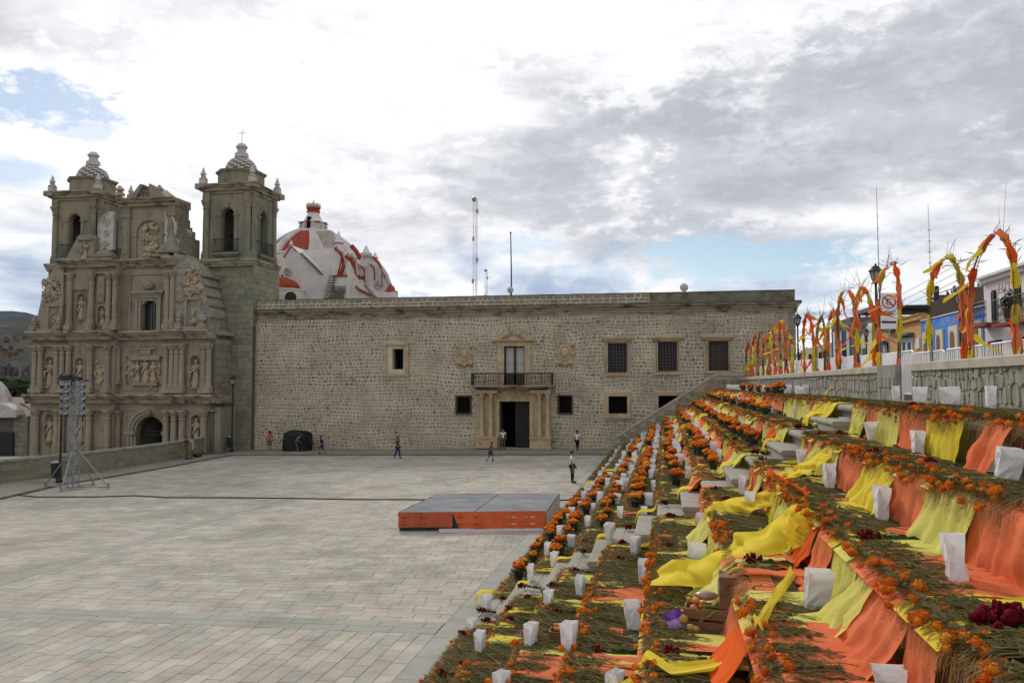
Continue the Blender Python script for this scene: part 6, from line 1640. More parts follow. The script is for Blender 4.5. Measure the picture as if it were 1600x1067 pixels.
# ---- potted marigolds
def pot_parts(i):
    rn = random.Random(i+19); q = MB(); q.lathe((0,0,0), [(.075,0),(.10,.17),(.108,.17),(.108,.19),(.095,.19),(.09,.16),(0,.16)], 10); a = q.mesh('pot', M['pot'])
    q = MB()
    for _ in range(150):
        an = rn.random()*6.28; e = rn.uniform(.0, 1.5); r_ = rn.uniform(.08, .20); c = Vector((cos(an)*cos(e)*r_, sin(an)*cos(e)*r_, .17+sin(e)*r_*1.1)); u = Vector((rn.gauss(0,1), rn.gauss(0,1), rn.gauss(0,1))).normalized(); v_ = u.orthogonal().normalized(); s_ = rn.uniform(.022, .04)
        q.add([tuple(c-u*s_), tuple(c+v_*s_*.5), tuple(c+u*s_), tuple(c-v_*s_*.5)], [(0,1,2,3)])
    b = q.mesh('foliage', M['leaf']); q = MB(); q.ball((0,0,.33), .10, 8, 6, sx=1.5, sy=1.5, sz=.7)
    for _ in range(12):
        an = rn.random()*6.28; r_ = rn.uniform(.02, .19); q.ball((cos(an)*r_, sin(an)*r_, .40-r_*.55+rn.uniform(-.03,.04)), rn.uniform(.034,.052), 7, 5, sz=.8, jit=.16, rnd=rn)
    return a, b, q.mesh('blooms', M['marigold'], True)
PP = [pot_parts(i) for i in range(5)]; pots = []
def pot(k, x, y, s_=1.0):
    a, b, c = rt.choice(PP); t = thing('potted_marigold', '', 'potted flowers', (x, y, TZ[k]+.02), rt.random()*6, 'potted marigolds among the bags'); t.scale = (s_,)*3
    link('pot', a, t); link('foliage', b, t); o = link('blooms', c, t); pots.append((k, y, t))
for k in range(1, 10):
    rng = {9: (28, 44), 8: (24, 58), 7: (19.5, 58), 6: (20, 58), 5: (20.5, 58), 4: (20.5, 56), 3: (21, 52), 2: (20, 38), 1: (20, 34)}[k]
    y = rng[0]+rt.random(); sp = {9: 1.6, 8: 1.25, 7: 1.0, 6: .95, 5: 1.1, 4: .95, 3: 1.2, 2: 1.1, 1: .8}[k]
    while y < rng[1]:
        if not inlane(y, .2): pot(k, TX[k]+rt.uniform(.14, .40), y, rt.uniform(.8, 1.15))
        y += sp*rt.uniform(.7, 1.6)
for px, py in ((1089,712),(770+850-850,0),(1052,733)):
    if px > 800: k, x, y = locate(px, py); pot(k, x, y, 1.1)
for k in range(1, 10):
    for i, (_, y, t) in enumerate(sorted([b for b in pots if b[0] == k], key=lambda b: b[1])):
        t['label'] = f'potted orange marigold on the {KN[k]} step, {ordw(i)} pot from its near end'
# ---- offerings: crates and fruit
M['crate'] = mat('rough_crate_wood', (.20,.105,.055), .8, .2, var=.35, nscale=6, stretch=(1,8,8))
M['fruit'] = mat('orange_peel', (.62,.20,.03), .5, .35, var=.15, nscale=12, bump=.2, bscale=120)
M['guava'] = mat('yellow_guava', (.42,.26,.06), .5, .3, var=.3, nscale=12)
M['banana'] = mat('ripe_banana', (.52,.33,.08), .6, .3, var=.25, nscale=15)
M['courgette'] = mat('green_courgette', (.13,.18,.035), .5, .3, var=.25, nscale=20)
M['bread'] = mat('wrapped_bread', (.33,.19,.11), .35, .5, var=.45, nscale=12)
M['purple'] = mat('purple_foil', (.14,.02,.30), .25, .6, var=.3, nscale=20)
M['lilac'] = mat('lilac_print', (.42,.26,.60), .3, .5, var=.3, nscale=40)
M['clear'] = mat('clear_plastic', (.55,.53,.50), .2, .6, trans=.5)
def crate(loc, rz, L, W_, Hh, label, upright=False):
    t = thing('wooden_crate', label, 'crate', loc, rz, 'wooden offering crates'); rot = (0, -pi/2, 0) if upright else (0,0,0)
    def pc(name, x0, x1, y0, y1, z0, z1, m='crate'):
        q = MB()
        if upright: q.box(-z1+Hh/2, -z0+Hh/2, y0, y1, x0+L/2, x1+L/2)
        else: q.box(x0, x1, y0, y1, z0, z1)
        q.build(name, M[m], t)
    for s_ in (-1, 1):
        for (z0, z1) in ((.01, Hh*.42), (Hh*.56, Hh)): pc('side_slat', -L/2, L/2, s_*W_/2-.006, s_*W_/2+.006, z0, z1)
        pc('end_board', s_*L/2-.008, s_*L/2+.008, -W_/2+.007, W_/2-.007, .01, Hh)
        for sy in (-1, 1): pc('corner_post', s_*(L/2-.025)-.015, s_*(L/2-.025)+.015, sy*(W_/2-.022)-.014, sy*(W_/2-.022)+.014, 0, Hh*1.01)
    for k in range(4): pc('bottom_slat', -L/2+.01, L/2-.01, -W_/2+.01+k*W_/4, -W_/2+W_/4*(k+.85), .0, .009)
    return t
def onTier(px, py): k, x, y = locate(px, py); return k, x, y, TZ[k]+.045
k, x, y, z = onTier(1107, 990); S1_ = 68*depth(x, y, z)/FPX
crate((x, y+.16, z), -.1, S1_, .30, S1_*.5, 'open wooden crate of fruit lying below the wide yellow cloth', False)
cA = (x, y, z, S1_)
crate((x+S1_*.62, y+.28, z), -.05, .54, .34, .30, 'wooden crate stood on end with bananas on top beside the fruit crate', True)
def fruit(px, py, yy, r_, m, name, label, cat, sx=1, sz=1):
    xx_, zz_ = onY(px, py, yy); q = MB(); q.ball((0,0,0), r_, 12, 8, sx=sx, sz=sz); o = q.build(name, M[m], smooth=True, loc=(xx_, yy, zz_)); return tag(o, label, cat)
yA = y+.10
for i, (px, py, r_, m, lb_) in enumerate(((1068,967,.045,'guava','round brown melon left of the open fruit crate'),(1079,982,.05,'guava','large yellow fruit lying against the crate left end'),(1071,994,.045,'guava','yellow fruit lowest at the left of the open crate'),(1087,984,.045,'guava','round yellow fruit in front of the crate corner'),(1084,950,.042,'fruit','orange at the top left corner of the open crate'),(1088,938,.036,'fruit','orange on top of the small fruit heap'),(1077,936,.028,'fruit','small orange hanging off the heap to the left'),(1157,885,.036,'fruit','orange behind the bananas on the upright crate'))):
    fruit(px, py, yA+(.04 if i > 3 else -.17)+(.2 if i == 7 else 0), r_, m, 'fruit', lb_, 'fruit', 1.1)
for i, (px, py, r_) in enumerate(((1095,946,.026),(1100,940,.024),(1104,948,.026),(1091,953,.02))): fruit(px, py, yA+.02, r_, 'fruit', 'small_orange', ['small orange at heap centre left','small orange topmost of the heap','small orange at heap right beside the courgettes','smallest orange low on the crate rim'][i], 'fruit')
fruit(1103, 930, yA+.18, .085, 'bread', 'bread_loaf', 'plastic wrapped loaf of bread at the back of the open crate', 'bread', 1.5, .6)
fruit(1130, 948, yA+.12, .075, 'bread', 'bread_loaf', 'round wrapped loaf at the right end of the open crate', 'bread', 1.0, .95)
for i, (a, b, r_) in enumerate((((1098,946),(1124,950),.017),((1096,952),(1122,955),.018),((1104,965),(1124,953),.014),((1124,990),(1155,992),.022))):
    yv = yA-.04 if i < 2 else yA-.13; p0 = onY(*a, yv); p1 = onY(*b, yv+.05); q = MB(); q.tube([(0,0,0), ((p1[0]-p0[0])*.15,.01,(p1[1]-p0[1])*.15), ((p1[0]-p0[0])*.5,.02,(p1[1]-p0[1])*.5+.01), ((p1[0]-p0[0])*.92,.04,(p1[1]-p0[1])*.92), (p1[0]-p0[0],.05,p1[1]-p0[1])], [r_*.4,r_,r_,r_*.9,r_*.3], 8)
    tag(q.build('courgette', M['courgette'], smooth=True, loc=(p0[0], yv, p0[1])), ['upper green courgette on the open crate','lower green courgette across the crate front','short courgette poking down over the crate slats','fat courgette lying on the stems right of the crate'][i], 'courgette')
t = thing('banana_bunch', 'bunch of ripe bananas on top of the upright crate', 'bananas', onY(1150, 905, yA+.2)[:1]+(yA+.2,)+onY(1150, 905, yA+.2)[1:])
for i in range(6):
    q = MB(); dz = i*.018; dx = (i % 3)*.02-.02; q.tube([(-.10+dx, -.06+(i//3)*.05, dz-.015), (-.05+dx, -.07+(i//3)*.05, dz+.02), (.02+dx, -.06+(i//3)*.05, dz+.035), (.09, 0, dz+.02), (.11, .01, dz+.03)], [.006,.017,.018,.014,.005], 7); q.build('banana', M['banana'], t, smooth=True)
xx_, zz_ = onY(1127, 937, yA+.2); q = MB(); q.lathe((0,0,0), [(.035,0),(.036,.02),(.034,.2),(.016,.26),(.014,.30),(.018,.30),(.018,.32),(0,.32)], 10); tag(q.build('plastic_bottle', M['clear'], smooth=True, loc=(xx_, yA+.24, zz_)), 'clear plastic bottle standing behind the fruit crate', 'bottle')
t = thing('snack_packet', 'crumpled purple and lilac snack packet left of the fruit crate', 'snack packet', onY(1057, 976, yA-.14)[:1]+(yA-.14,)+onY(1057, 976, yA-.14)[1:]); t.rotation_euler = (0, -.35, .2); t.scale = (1.25,)*3
q = MB(); P = []
for i in range(9):
    u = i/8; P.append([((u2-.5)*.15, -.035*sin(pi*u)*sin(pi*u2)-.004*noise.noise(Vector((u*9,u2*9,0))), (u-.5)*.25) for u2 in [j/6 for j in range(7)]])
q.grid(P); P = [[(a, -b, c) for a, b, c in r_] for r_ in P]; q.grid([r_[::-1] for r_ in P]); q.build('packet', M['purple'], t, smooth=True)
q = MB(); P = []
for i in range(7):
    u = .3+.45*i/6; P.append([((u2-.5)*.144, -.040*sin(pi*u)*sin(pi*u2)-.012, (u-.5)*.25) for u2 in [j/6 for j in range(7)]])
q.grid(P); q.build('printed_band', M['lilac'], t, smooth=True)
k, x, y, z = onTier(882, 1006); s2 = 44*depth(x, y, z)/FPX
crate((x-.02, y+.12, z), 0, max(.3, s2), .25, .15, 'small fruit crate half hidden by a white bag near the lower corner')
crate((x+.32, y+.22, z), 0, .42, .28, .15, 'small crate stood on end under yellow cloth near the lower corner', True)
for i in range(9):
    q = MB(); q.ball((0,0,0), rt.uniform(.026,.036), 9, 6); tag(q.build('small_orange', M['fruit'], smooth=True, loc=(x-.14+.045*(i % 6)+rt.uniform(-.01,.01), y+.08+.07*(i//6), z+.17+.03*(i//6))), f'small orange in the lower fruit crate, {ordw(i)} counting from its left back', 'fruit', 'oranges in the lower crate')
q = MB(); q.ball((0,0,0), .05, 10, 7); tag(q.build('lime', M['courgette'], smooth=True, loc=(x+.30, y+.2, z+.47)), 'green lime on the small crate stood on end', 'fruit')
# ================================================================ REED ARCHES ON THE WALL
M['reed'] = mat('dry_reed', (.16,.115,.05), .85, .15, island=stops((.10,.085,.035),(.19,.13,.055),(.12,.06,.03),(.075,.09,.035)))
ra = random.Random(31)
M['oldgold'] = mat('dull_gold_crepe', (.50,.36,.06), .85, .1, trans=.2, var=.2, nscale=4)
def arch(l1, l2, ap, xw, label, group, dens_=1.0, loose=True):
    y1, _ = onX(*l1, xw); y2, _ = onX(*l2, xw); ya, za = onX(*ap, xw); y1, y2 = min(y1, y2), max(y1, y2); zb = 5.02; d = depth(xw, ya, za)
    t = thing('reed_arch', label, 'reed arch', (xw, (y1+y2)/2, zb), 0, group); hgt = za-zb; hw = (y2-y1)/2; off = ya-(y1+y2)/2; off = max(-hw*.6, min(hw*.6, off))
    th = max(.02, .012*d/10)
    def P(s_, u):   # side, height fraction
        y = s_*hw*(1-u**3.2*.86)+off*u**2; return Vector((.03*sin(u*5+s_), y+.02*sin(u*9+s_*2), hgt*min(1.0, 1-(1-u)**1.45)))
    for s_ in (-1, 1):
        q = MB(); lean = ra.uniform(-.06, .06)
        for r_ in range(6):
            o_ = Vector((ra.uniform(-.05,.05), ra.uniform(-.05,.05), 0)); top = ra.uniform(.85, 1.0)
            pts = [P(s_, i/10*top)+o_*(1-.3*i/10)+Vector((lean*i/10, 0, 0)) for i in range(11)]
            q.tube(pts, [th*.5*(1-.5*i/10) for i in range(11)], 4)
        for r_ in range(34):       # dry leaves and wisps
            u = ra.uniform(.35, 1.02) if ra.random() < .8 else ra.random(); p = P(s_, min(u, 1)); dv = Vector((ra.gauss(0,.35), ra.gauss(0,.5), ra.gauss(.35,.45)))
            L = ra.uniform(.12, .35)*min(2, d/11); q.add([tuple(p), tuple(p+dv*L*.5+Vector((0,th*.4,.02))), tuple(p+dv*L), tuple(p+dv*L*.5-Vector((0,th*.4,0)))], [(0,1,2,3)])
        q.build('reed_bundle', M['reed'], t)
        # crepe wound round the bundle
        spans = []; u = ra.uniform(0, .10)
        while u < .96:
            e = min(.99, u+ra.uniform(.08, .24)); spans.append((u, e)); u = e+(ra.uniform(.02, .14) if ra.random() < .4 else 0)
        for (a, b) in spans:
            if ra.random() < .12: continue
            col = ra.choice(('orangec','salmon','salmon','yellow','oldgold')); q = MB(); R_ = []; n = max(3, int((b-a)*26))
            for i in range(n+1):
                u = a+(b-a)*i/n; c = P(s_, u)+Vector((lean*u, 0, 0)); tt = (P(s_, min(1, u+.02))-P(s_, max(0, u-.02))).normalized(); ux = Vector((1,0,0)); uy = tt.cross(ux).normalized()
                row = []
                for j in range(9):
                    an = 2*pi*j/8; rr = (.064+.026*sin(u*40+j*1.7)+ra.uniform(-.016,.016))*max(1, d/34)*(.45+.55*sin(pi*(i+.6)/(n+1.2))); row.append(tuple(c+ux*cos(an)*rr+uy*sin(an)*rr))
                row[8] = row[0]; R_.append(row)
            q.grid(R_); q.build('crepe_wrap', M[col], t, smooth=True)
            if ra.random() < (.8 if loose and d < 40 else .3):      # loose tail
                q = MB(); c = P(s_, (a+b)/2)+Vector((lean*(a+b)/2, 0, 0)); L = ra.uniform(.25, .75)*min(1.6, max(1, d/16)); dirv = Vector((ra.gauss(-.1,.4), ra.gauss(0,.55), -ra.uniform(.2,1))).normalized(); side = dirv.orthogonal().normalized(); R_ = []
                for i in range(9):
                    f = i/8; p = c+dirv*L*f+Vector((.05*sin(f*7+a*9), .06*sin(f*5+a*20), 0))*f; w_ = .05*max(1, d/34)*(1-.55*f)*(1+.4*sin(f*9)); sd = (side*cos(f*2.4)+dirv.cross(side)*sin(f*2.4)); R_.append([tuple(p-sd*w_), tuple(p), tuple(p+sd*w_)])
                q.grid(R_); q.build('crepe_tail', M[ra.choice(('orangec','salmon','yellow','yellow'))], t, smooth=True)
    q = MB(); 
    for _ in range(7 if loose else 4):
        p = P(ra.choice((-1, 1)), ra.uniform(.9, 1)); dv = Vector((ra.gauss(0,.25), ra.gauss(0,.45), abs(ra.gauss(.5,.5)))); L = ra.uniform(.2, .65)*min(1.3, d/13); m_ = p+dv*L*.5; e = p+dv*L+Vector((0, ra.uniform(-.1,.1), 0)); q.tube([p, m_, e], [th*.22, th*.16, .002], 3, cap=False)
    q.build('reed_tips', M['reed'], t)
    return t
XA_ = XW+.22
G1 = 'reed arches wrapped in crepe along the wall'
arch((1452,560), (1508,556), (1484,402), XA_, 'second nearest reed arch, its leg standing before the blue house', G1)
arch((1514,556), (1590,549), (1560,364), XA_, 'nearest and tallest reed arch with yellow bow, standing before the white balcony house', G1)
arch((1372,569), (1404,567), (1391,412), XA_, 'reed arch framing the no parking sign, beside the tall lamp post', G1)
arch((1340,572), (1367,569), (1347,450), XA_, 'reed arch with yellow top just left of the tall lamp post', G1)
arch((1311,574), (1337,572), (1322,455), XA_, 'reed arch with tall bare left leg, two left of the lamp post', G1)
arch((1293,576), (1309,574), (1303,486), XA_, 'reed arch with drooping yellow loop in the middle of the row', G1)
arch((1275,578), (1290,576), (1285,492), XA_, 'low orange reed arch right of the slender far lamp', G1)
arch((1256,580), (1272,578), (1263,490), XA_, 'reed arch beside the building corner with pale yellow leg', G1)
for i, (a, b, ax, ay) in enumerate(((1229,1238,1232,522),(1220,1228,1215,504),(1211,1219,1209,510),(1202,1210,1203,520),(1193,1201,1196,522),(1184,1192,1189,521),(1175,1183,1180,526),(1165,1173,1170,538))):
    arch((a, 583), (b, 582), (ax, ay), XA_, f'reed arch in the far dense cluster against the convent wall, {ordw(i)} from the right', 'far cluster of reed arches')
# ================================================================ BARRIERS
M['paint'] = mat('white_painted_steel', (.74,.73,.71), .5, .4, var=.08, nscale=4)
M['sheet'] = mat('white_plastic_sheet', (.72,.72,.74), .7, .2, var=.08, nscale=2)
def barrier(y0, y1, x, zt, label, sheet=False, nb=18, zb=4.92):
    t = thing('crowd_barrier', label, 'barrier', (x, (y0+y1)/2, zb), 0, 'white crowd barriers behind the wall'); L = (y1-y0)/2; h = zt-zb
    q = MB(); r_ = .13; pts = [(0,-L,.05),(0,-L,h-r_),(0,-L+r_*.3,h-r_*.3),(0,-L+r_,h),(0,L-r_,h),(0,L-r_*.3,h-r_*.3),(0,L,h-r_),(0,L,.05)]; q.tube(pts, .024, 6); q.tube([(0,-L,.22),(0,L,.22)], .02, 5); q.build('frame', M['paint'], t)
    for k in range(nb):
        y = -L+2*L*(k+1)/(nb+1); q = MB(); q.box(-.008, .008, y-.022, y+.022, .22, h-.015); q.build('upright_bar', M['paint'], t)
    for y in (-L*.75, L*.75): q = MB(); q.box(-.3, .3, y-.03, y+.03, 0, .05); q.build('foot', M['paint'], t)
    if sheet: q = MB(); q.box(-.035, -.028, -L+.03, L-.03, .25, h-.01); q.build('white_sheet', M['sheet'], t)
    return t
names = ['nearest, right of the tallest arch', 'before the white house', 'before the blue house doors', 'behind the gap in the wall']
ys = [12.2, 14.75, 17.3, 19.9, 22.4]
for i in range(4): barrier(ys[i]+.05, ys[i+1]-.05, 6.1+.02*i, 5.86, f'white steel crowd barrier {["at the far right edge under the balcony house","below the tallest arch in front of the white house","in front of the blue house doors","in front of the yellow house doorway"][i]}')
y = 22.5; i = 0
while y < 62:
    y1 = y+(2.6 if y < 42 else 1.05); barrier(y+.04, y1-.04, 6.1, 5.93+min(.3, (y-22)*.015), f'white sheeted barrier behind the far wall, {ordw(i)} counting away from the gap', sheet=True, nb=6); y = y1+(.0 if y < 42 else .28); i += 1
# barrier leaning in the gap
t = barrier(0, 1.15, 0, 1.3, 'narrow white barrier closing the gap in the retaining wall', nb=6, zb=0); t.location = (XW+.05, (YG0+YG1)/2, TZ[9]); t.rotation_euler = (0, 0, 0); t.scale = (1, .8, .9)
# ================================================================ LAMP POSTS
def lamp(x, y, z0, h, label, s_=1.0, group='lamp posts round the square'):
    t = thing('lamp_post', label, 'lamp post', (x, y, z0), 0, group)
    q = MB(); hp = h-.85*s_; q.lathe((0,0,0), [(.16*s_,0),(.16*s_,.25),(.10*s_,.35),(.085*s_,.9),(.10*s_,.95),(.065*s_,1.05),(.05*s_,hp*.98),(.08*s_,hp)], 10); q.build('pole', M['black'], t)
    q = MB(); q.lathe((0,0,hp), [(.09*s_,0),(.15*s_,.12*s_),(.05*s_,.14*s_)], 8)
    for k in range(6):
        a = 2*pi*k/6; q.tube([(.15*s_*cos(a), .15*s_*sin(a), hp+.12*s_), (.24*s_*cos(a), .24*s_*sin(a), hp+.5*s_)], .016*s_, 4)
    q.lathe((0,0,hp), [(.24*s_,.49*s_),(.30*s_,.50*s_),(.30*s_,.54*s_),(.20*s_,.62*s_),(.17*s_,.70*s_),(.07*s_,.76*s_),(.05*s_,.80*s_),(.02*s_,.86*s_)], 12); q.build('lantern_frame', M['black'], t)
    q = MB(); q.lathe((0,0,hp), [(.135*s_,.13*s_),(.225*s_,.488*s_)], 6); q.build('glass', M['clear'], t)
    return t
lamp(6.98, 29.4, 4.92, onY(1363, 412, 29.4)[1]-4.92, 'tall black lamp post with glass lantern beside the no parking sign', .78)
x_, _ = onY(1247, 550, 48.5); lamp(x_, 48.5, 4.92, onY(1247, 489, 48.5)[1]-4.92, 'slender black lamp post just right of the convent corner', .85)
lamp(onY(1354, 560, 60)[0], 60, 4.92, onY(1354, 512, 60)[1]-4.92, 'small distant black lamp post before the yellow house end', .8)
lamp(onY(1500, 500, 36)[0], 36, 4.92, onY(1500, 452, 36)[1]-4.92, 'dark lamp post half hidden behind an arch leg and blue house', .8)
gx, gy_, gz_ = onG(93, 757); lamp(gx, gy_, gz_, onY(97, 582, gy_)[1]-gz_, 'black lamp post on the left kerb behind the floodlight mast', 1.0)
gx2, gy2, gz2 = onG(362, 708); lamp(gx2, gy2, gz2+.1, onY(365, 586, gy2)[1]-gz2-.1, 'black lamp post where the low wall meets the church corner', 1.0)
def bin_(x, y, z, label):
    t = thing('litter_bin', label, 'litter bin', (x, y, z), 0, 'dark green litter bins'); q = MB(); q.lathe((0,0,.35), [(.2,0),(.24,.75),(.27,.77),(.27,.82),(.22,.84)], 12); q.build('bin_body', mat('dark_green_plastic', (.01,.025,.018), .5, .4) if 'dark_green_plastic' not in bpy.data.materials else bpy.data.materials['dark_green_plastic'], t, smooth=False)
    q = MB(); q.tube([(0,.1,0),(0,.1,.4)], .04, 6); q.build('post', M['black'], t); q = MB(); q.lathe((0,0,1.19), [(.24,0),(.2,.06),(.02,.1)], 12); q.build('lid', M['steel'], t)
bin_(gx-.45, gy_+.2, gz_, 'dark green litter bin beside the left lamp post'); bin_(gx2-.35, gy2+.3, gz2+.1, 'dark green litter bin beside the lamp post at the church corner')
# ================================================================ FLOODLIGHT MAST
fx, fy, fz = onG(114, 764); Hm = onY(111, 590, fy)[1]-fz
t = thing('floodlight_mast', 'steel truss floodlight mast with ten lamps standing on outriggers at the left kerb', 'floodlight mast', (fx, fy, fz))
q = MB(); w_ = .2
for a, b in ((-1,-1),(1,-1),(1,1),(-1,1)): q.tube([(a*w_, b*w_, .1), (a*w_, b*w_, Hm-.1)], .028, 5)
n = 14
for k in range(n):
    z0, z1 = .1+(Hm-.2)*k/n, .1+(Hm-.2)*(k+1)/n
    for (a, b, c, d) in ((-1,-1,1,-1),(1,-1,1,1),(1,1,-1,1),(-1,1,-1,-1)):
        q.tube([(a*w_, b*w_, z0 if k % 2 else z1), (c*w_, d*w_, z1 if k % 2 else z0)], .015, 4, cap=False); q.tube([(a*w_, b*w_, z0), (c*w_, d*w_, z0)], .015, 4, cap=False)
q.build('truss', M['steel'], t)
for i, (a, b) in enumerate(((-1.9,.25),(1.85,.35),(.1,-1.0),(0,1.6))):
    q = MB(); q.tube([(0,0,.12),(a,b,.1)], .035, 5); q.tube([(0,0,2.3),(a,b,.12)], .03, 5); q.tube([(a,b,0),(a,b,.35)], .04, 5); q.box(a-.12, a+.12, b-.12, b+.12, 0, .03); q.build('outrigger', M['steel'], t)
q = MB(); q.box(-.8, .75, -.05, .05, Hm-.2, Hm-.12); q.box(-.9, -.3, -.15, .2, Hm-.12, Hm+.15); q.box(-.2, .3, -.12, .12, Hm-.12, Hm+.05); q.build('head_frame', M['black'], t)
M['reflector'] = mat('aluminium_reflector', (.34,.35,.37), .3, .5, metal=.7)
for c_ in (-.42, .55):
    for r_ in range(5):
        z = Hm-.32-r_*.38; q = MB(); q.lathe((0,0,0), [(.08,-.16),(.12,-.15),(.22,.06),(.235,.06),(.235,.08),(.215,.08),(.1,-.08),(0,-.1)], 12); q.xf(Matrix.Translation((c_, -.22, z)) @ Matrix.Rotation(radians(72), 4, 'X') @ Matrix.Diagonal((1.15,.62,1,1))); fl = q.build('floodlight', M['reflector'], t, smooth=False)
    q = MB(); q.box(c_-.03, c_+.03, -.06, 0, Hm-2.1, Hm-.1); q.build('lamp_bar', M['black'], t)
# ================================================================ STAGE
A = onG(622.5, 829.5); Bc = onG(852.5, 827.5)
# far corners, solved on the platform top
ztop = onY(738, 801, (A[1]+Bc[1])/2)[1]; sh_ = ztop-A[2]
C1 = onZ(874, 771, ztop); C0 = onZ(683, 772, ztop)
t = thing('stage_platform', 'low grey stage platform wrapped in orange sheeting at the foot of the steps', 'stage', (A[0], A[1], A[2]))
def sp(mb, name, m, **k): return rel(mb.build(name, m, **k), t)
corners = [(A[0],A[1]), (Bc[0],Bc[1]), C1, C0]; cxm = sum(c[0] for c in corners)/4; cym = sum(c[1] for c in corners)/4
q = MB(); ins = [(c[0]+(cxm-c[0])*.01, c[1]+(cym-c[1])*.01) for c in corners]; q.prismZ(ins, lambda x, y: gz(x), ztop-.06); sp(q, 'platform_base', mat('dark_stage_skirt', (.035,.045,.06), .7, .2))
M['deckb'] = mat('blue_grey_deck', (.185,.195,.205), .9, .08, var=.25, nscale=1.2, dirt=((.24,.235,.23), .7, .45, .7), bump=.2)
def bil(u, v): 
    a = [corners[0][i]+(corners[1][i]-corners[0][i])*u for i in (0,1)]; b = [corners[3][i]+(corners[2][i]-corners[3][i])*u for i in (0,1)]; return (a[0]+(b[0]-a[0])*v, a[1]+(b[1]-a[1])*v)
sq = [0, .503, 1]; vq = [0, .24, .5, .75, 1]
for i in range(2):
    for j in range(4):
        e = .004; q = MB(); q.prismZ([bil(sq[i]+e, vq[j]+e), bil(sq[i+1]-e, vq[j]+e), bil(sq[i+1]-e, vq[j+1]-e), bil(sq[i]+e, vq[j+1]-e)], ztop-.06, ztop+R.uniform(0,.004)); sp(q, 'deck_panel', M['deckb'])
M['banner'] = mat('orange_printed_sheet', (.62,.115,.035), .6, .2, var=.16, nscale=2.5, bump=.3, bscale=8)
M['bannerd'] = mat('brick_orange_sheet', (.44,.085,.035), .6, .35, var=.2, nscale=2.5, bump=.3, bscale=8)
ux = Vector((Bc[0]-A[0], Bc[1]-A[1], Bc[2]-A[2])); Lf = ux.length; ux.normalize(); nf = Vector((ux.y, -ux.x, 0)).normalized()
def fp(u, v, d=.0): return Vector(A)+ux*Lf*u+Vector((0,0,1))*sh_*v+nf*d
def sheet(us, lo_, hi_, m, name, wob=.02):
    q = MB(); P = []
    for j in range(7):
        P.append([tuple(fp(u, lo_(u)+(hi_(u)-lo_(u))*j/6, .03+wob*(1-j/6)*(1+sin(u*40))+wob*.5*sin(u*90+j))) for u in us])
    q.grid(P); return sp(q, name, m, smooth=True)
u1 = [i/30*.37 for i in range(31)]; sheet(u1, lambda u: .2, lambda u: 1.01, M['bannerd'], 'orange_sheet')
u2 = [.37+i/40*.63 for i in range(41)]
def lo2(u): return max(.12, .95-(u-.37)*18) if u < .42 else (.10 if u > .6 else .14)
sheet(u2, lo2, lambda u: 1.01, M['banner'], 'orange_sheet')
u3 = [.28+i/30*.72 for i in range(31)]
q = MB(); P = []
for j in range(4): P.append([tuple(fp(u, max(-.01, .13-.04*j+(.0 if u < .5 else -.02)), .06+.10*j*(1 if .3 < u < .65 else .25)+.02*sin(u*50))) for u in u3])
q.grid(P); sp(q, 'folded_hem', mat('grey_sheet_back', (.50,.43,.42), .6, .3), smooth=True)
# printed lines and marks on the sheet
q = MB(); q2 = MB()
def mark(mb, u0, u1, v0, v1): mb.add([tuple(fp(a, b, .085)) for a, b in ((u0,v0),(u1,v0),(u1,v1),(u0,v1))], [(0,1,2,3)])
for v in (.70, .34):
    for u in (.79, .915):
        for k in range(4): mark(q, u-.014+k*.008, u-.009+k*.008, v-.045+.03*(k % 2), v+.055-.03*(k % 2))
    for u in (.74, .86): mark(q, u, u+.028, v, v+.012)
for v in (.72, .33):
    for u in (.03, .15, .41, .52): mark(q2, u, u+.012, v-.02, v+.05); mark(q2, u+.016, u+.05, v, v+.018)
sp(q, 'printed_mark', mat('pale_print', (.75,.62,.5), .5, .3)); sp(q2, 'printed_mark', mat('dark_print', (.06,.02,.02), .5, .3))
q = MB(); rr = [(Bc[0],Bc[1]), C1]; 
q.add([(Bc[0]+.02,Bc[1],Bc[2]+.02),(C1[0]+.02,C1[1],gz(C1[0])+.02),(C1[0]+.02,C1[1],ztop-.0),(Bc[0]+.02,Bc[1],ztop-.0)], [(0,1,2,3)]); sp(q, 'side_panel', mat('cream_side_panel', (.62,.56,.42), .7, .2, var=.12))
q = MB()
for (a, b) in ((corners[0], corners[3]), (corners[3], corners[2])):
    n = 30; P = [[], []]
    for i in range(n+1):
        f = i/n; x, y = a[0]+(b[0]-a[0])*f, a[1]+(b[1]-a[1])*f; P[0].append((x, y, ztop+.008+.02*abs(noise.noise(Vector((f*9, a[0], 0)))))); P[1].append((x-.04, y+.02, ztop-.15))
    q.grid(P)
sp(q, 'sheet_edge', M['banner'])
# cable over the paving
pts = [onG(*p) for p in ((24,774),(60,777),(150,777),(210,775),(260,778),(330,778),(450,779),(560,781),(640,781),(700,782))]+[onG(*p) for p in ((760,783),(840,784),(905,781))]
q = MB(); q.tube([(x-pts[5][0], y-pts[5][1], z+.03-pts[5][2]) for x, y, z in pts], .03, 6); tag(q.build('black_cable', M['black'], loc=pts[5]), 'long black cable snaking across the paving behind the stage', 'cable')
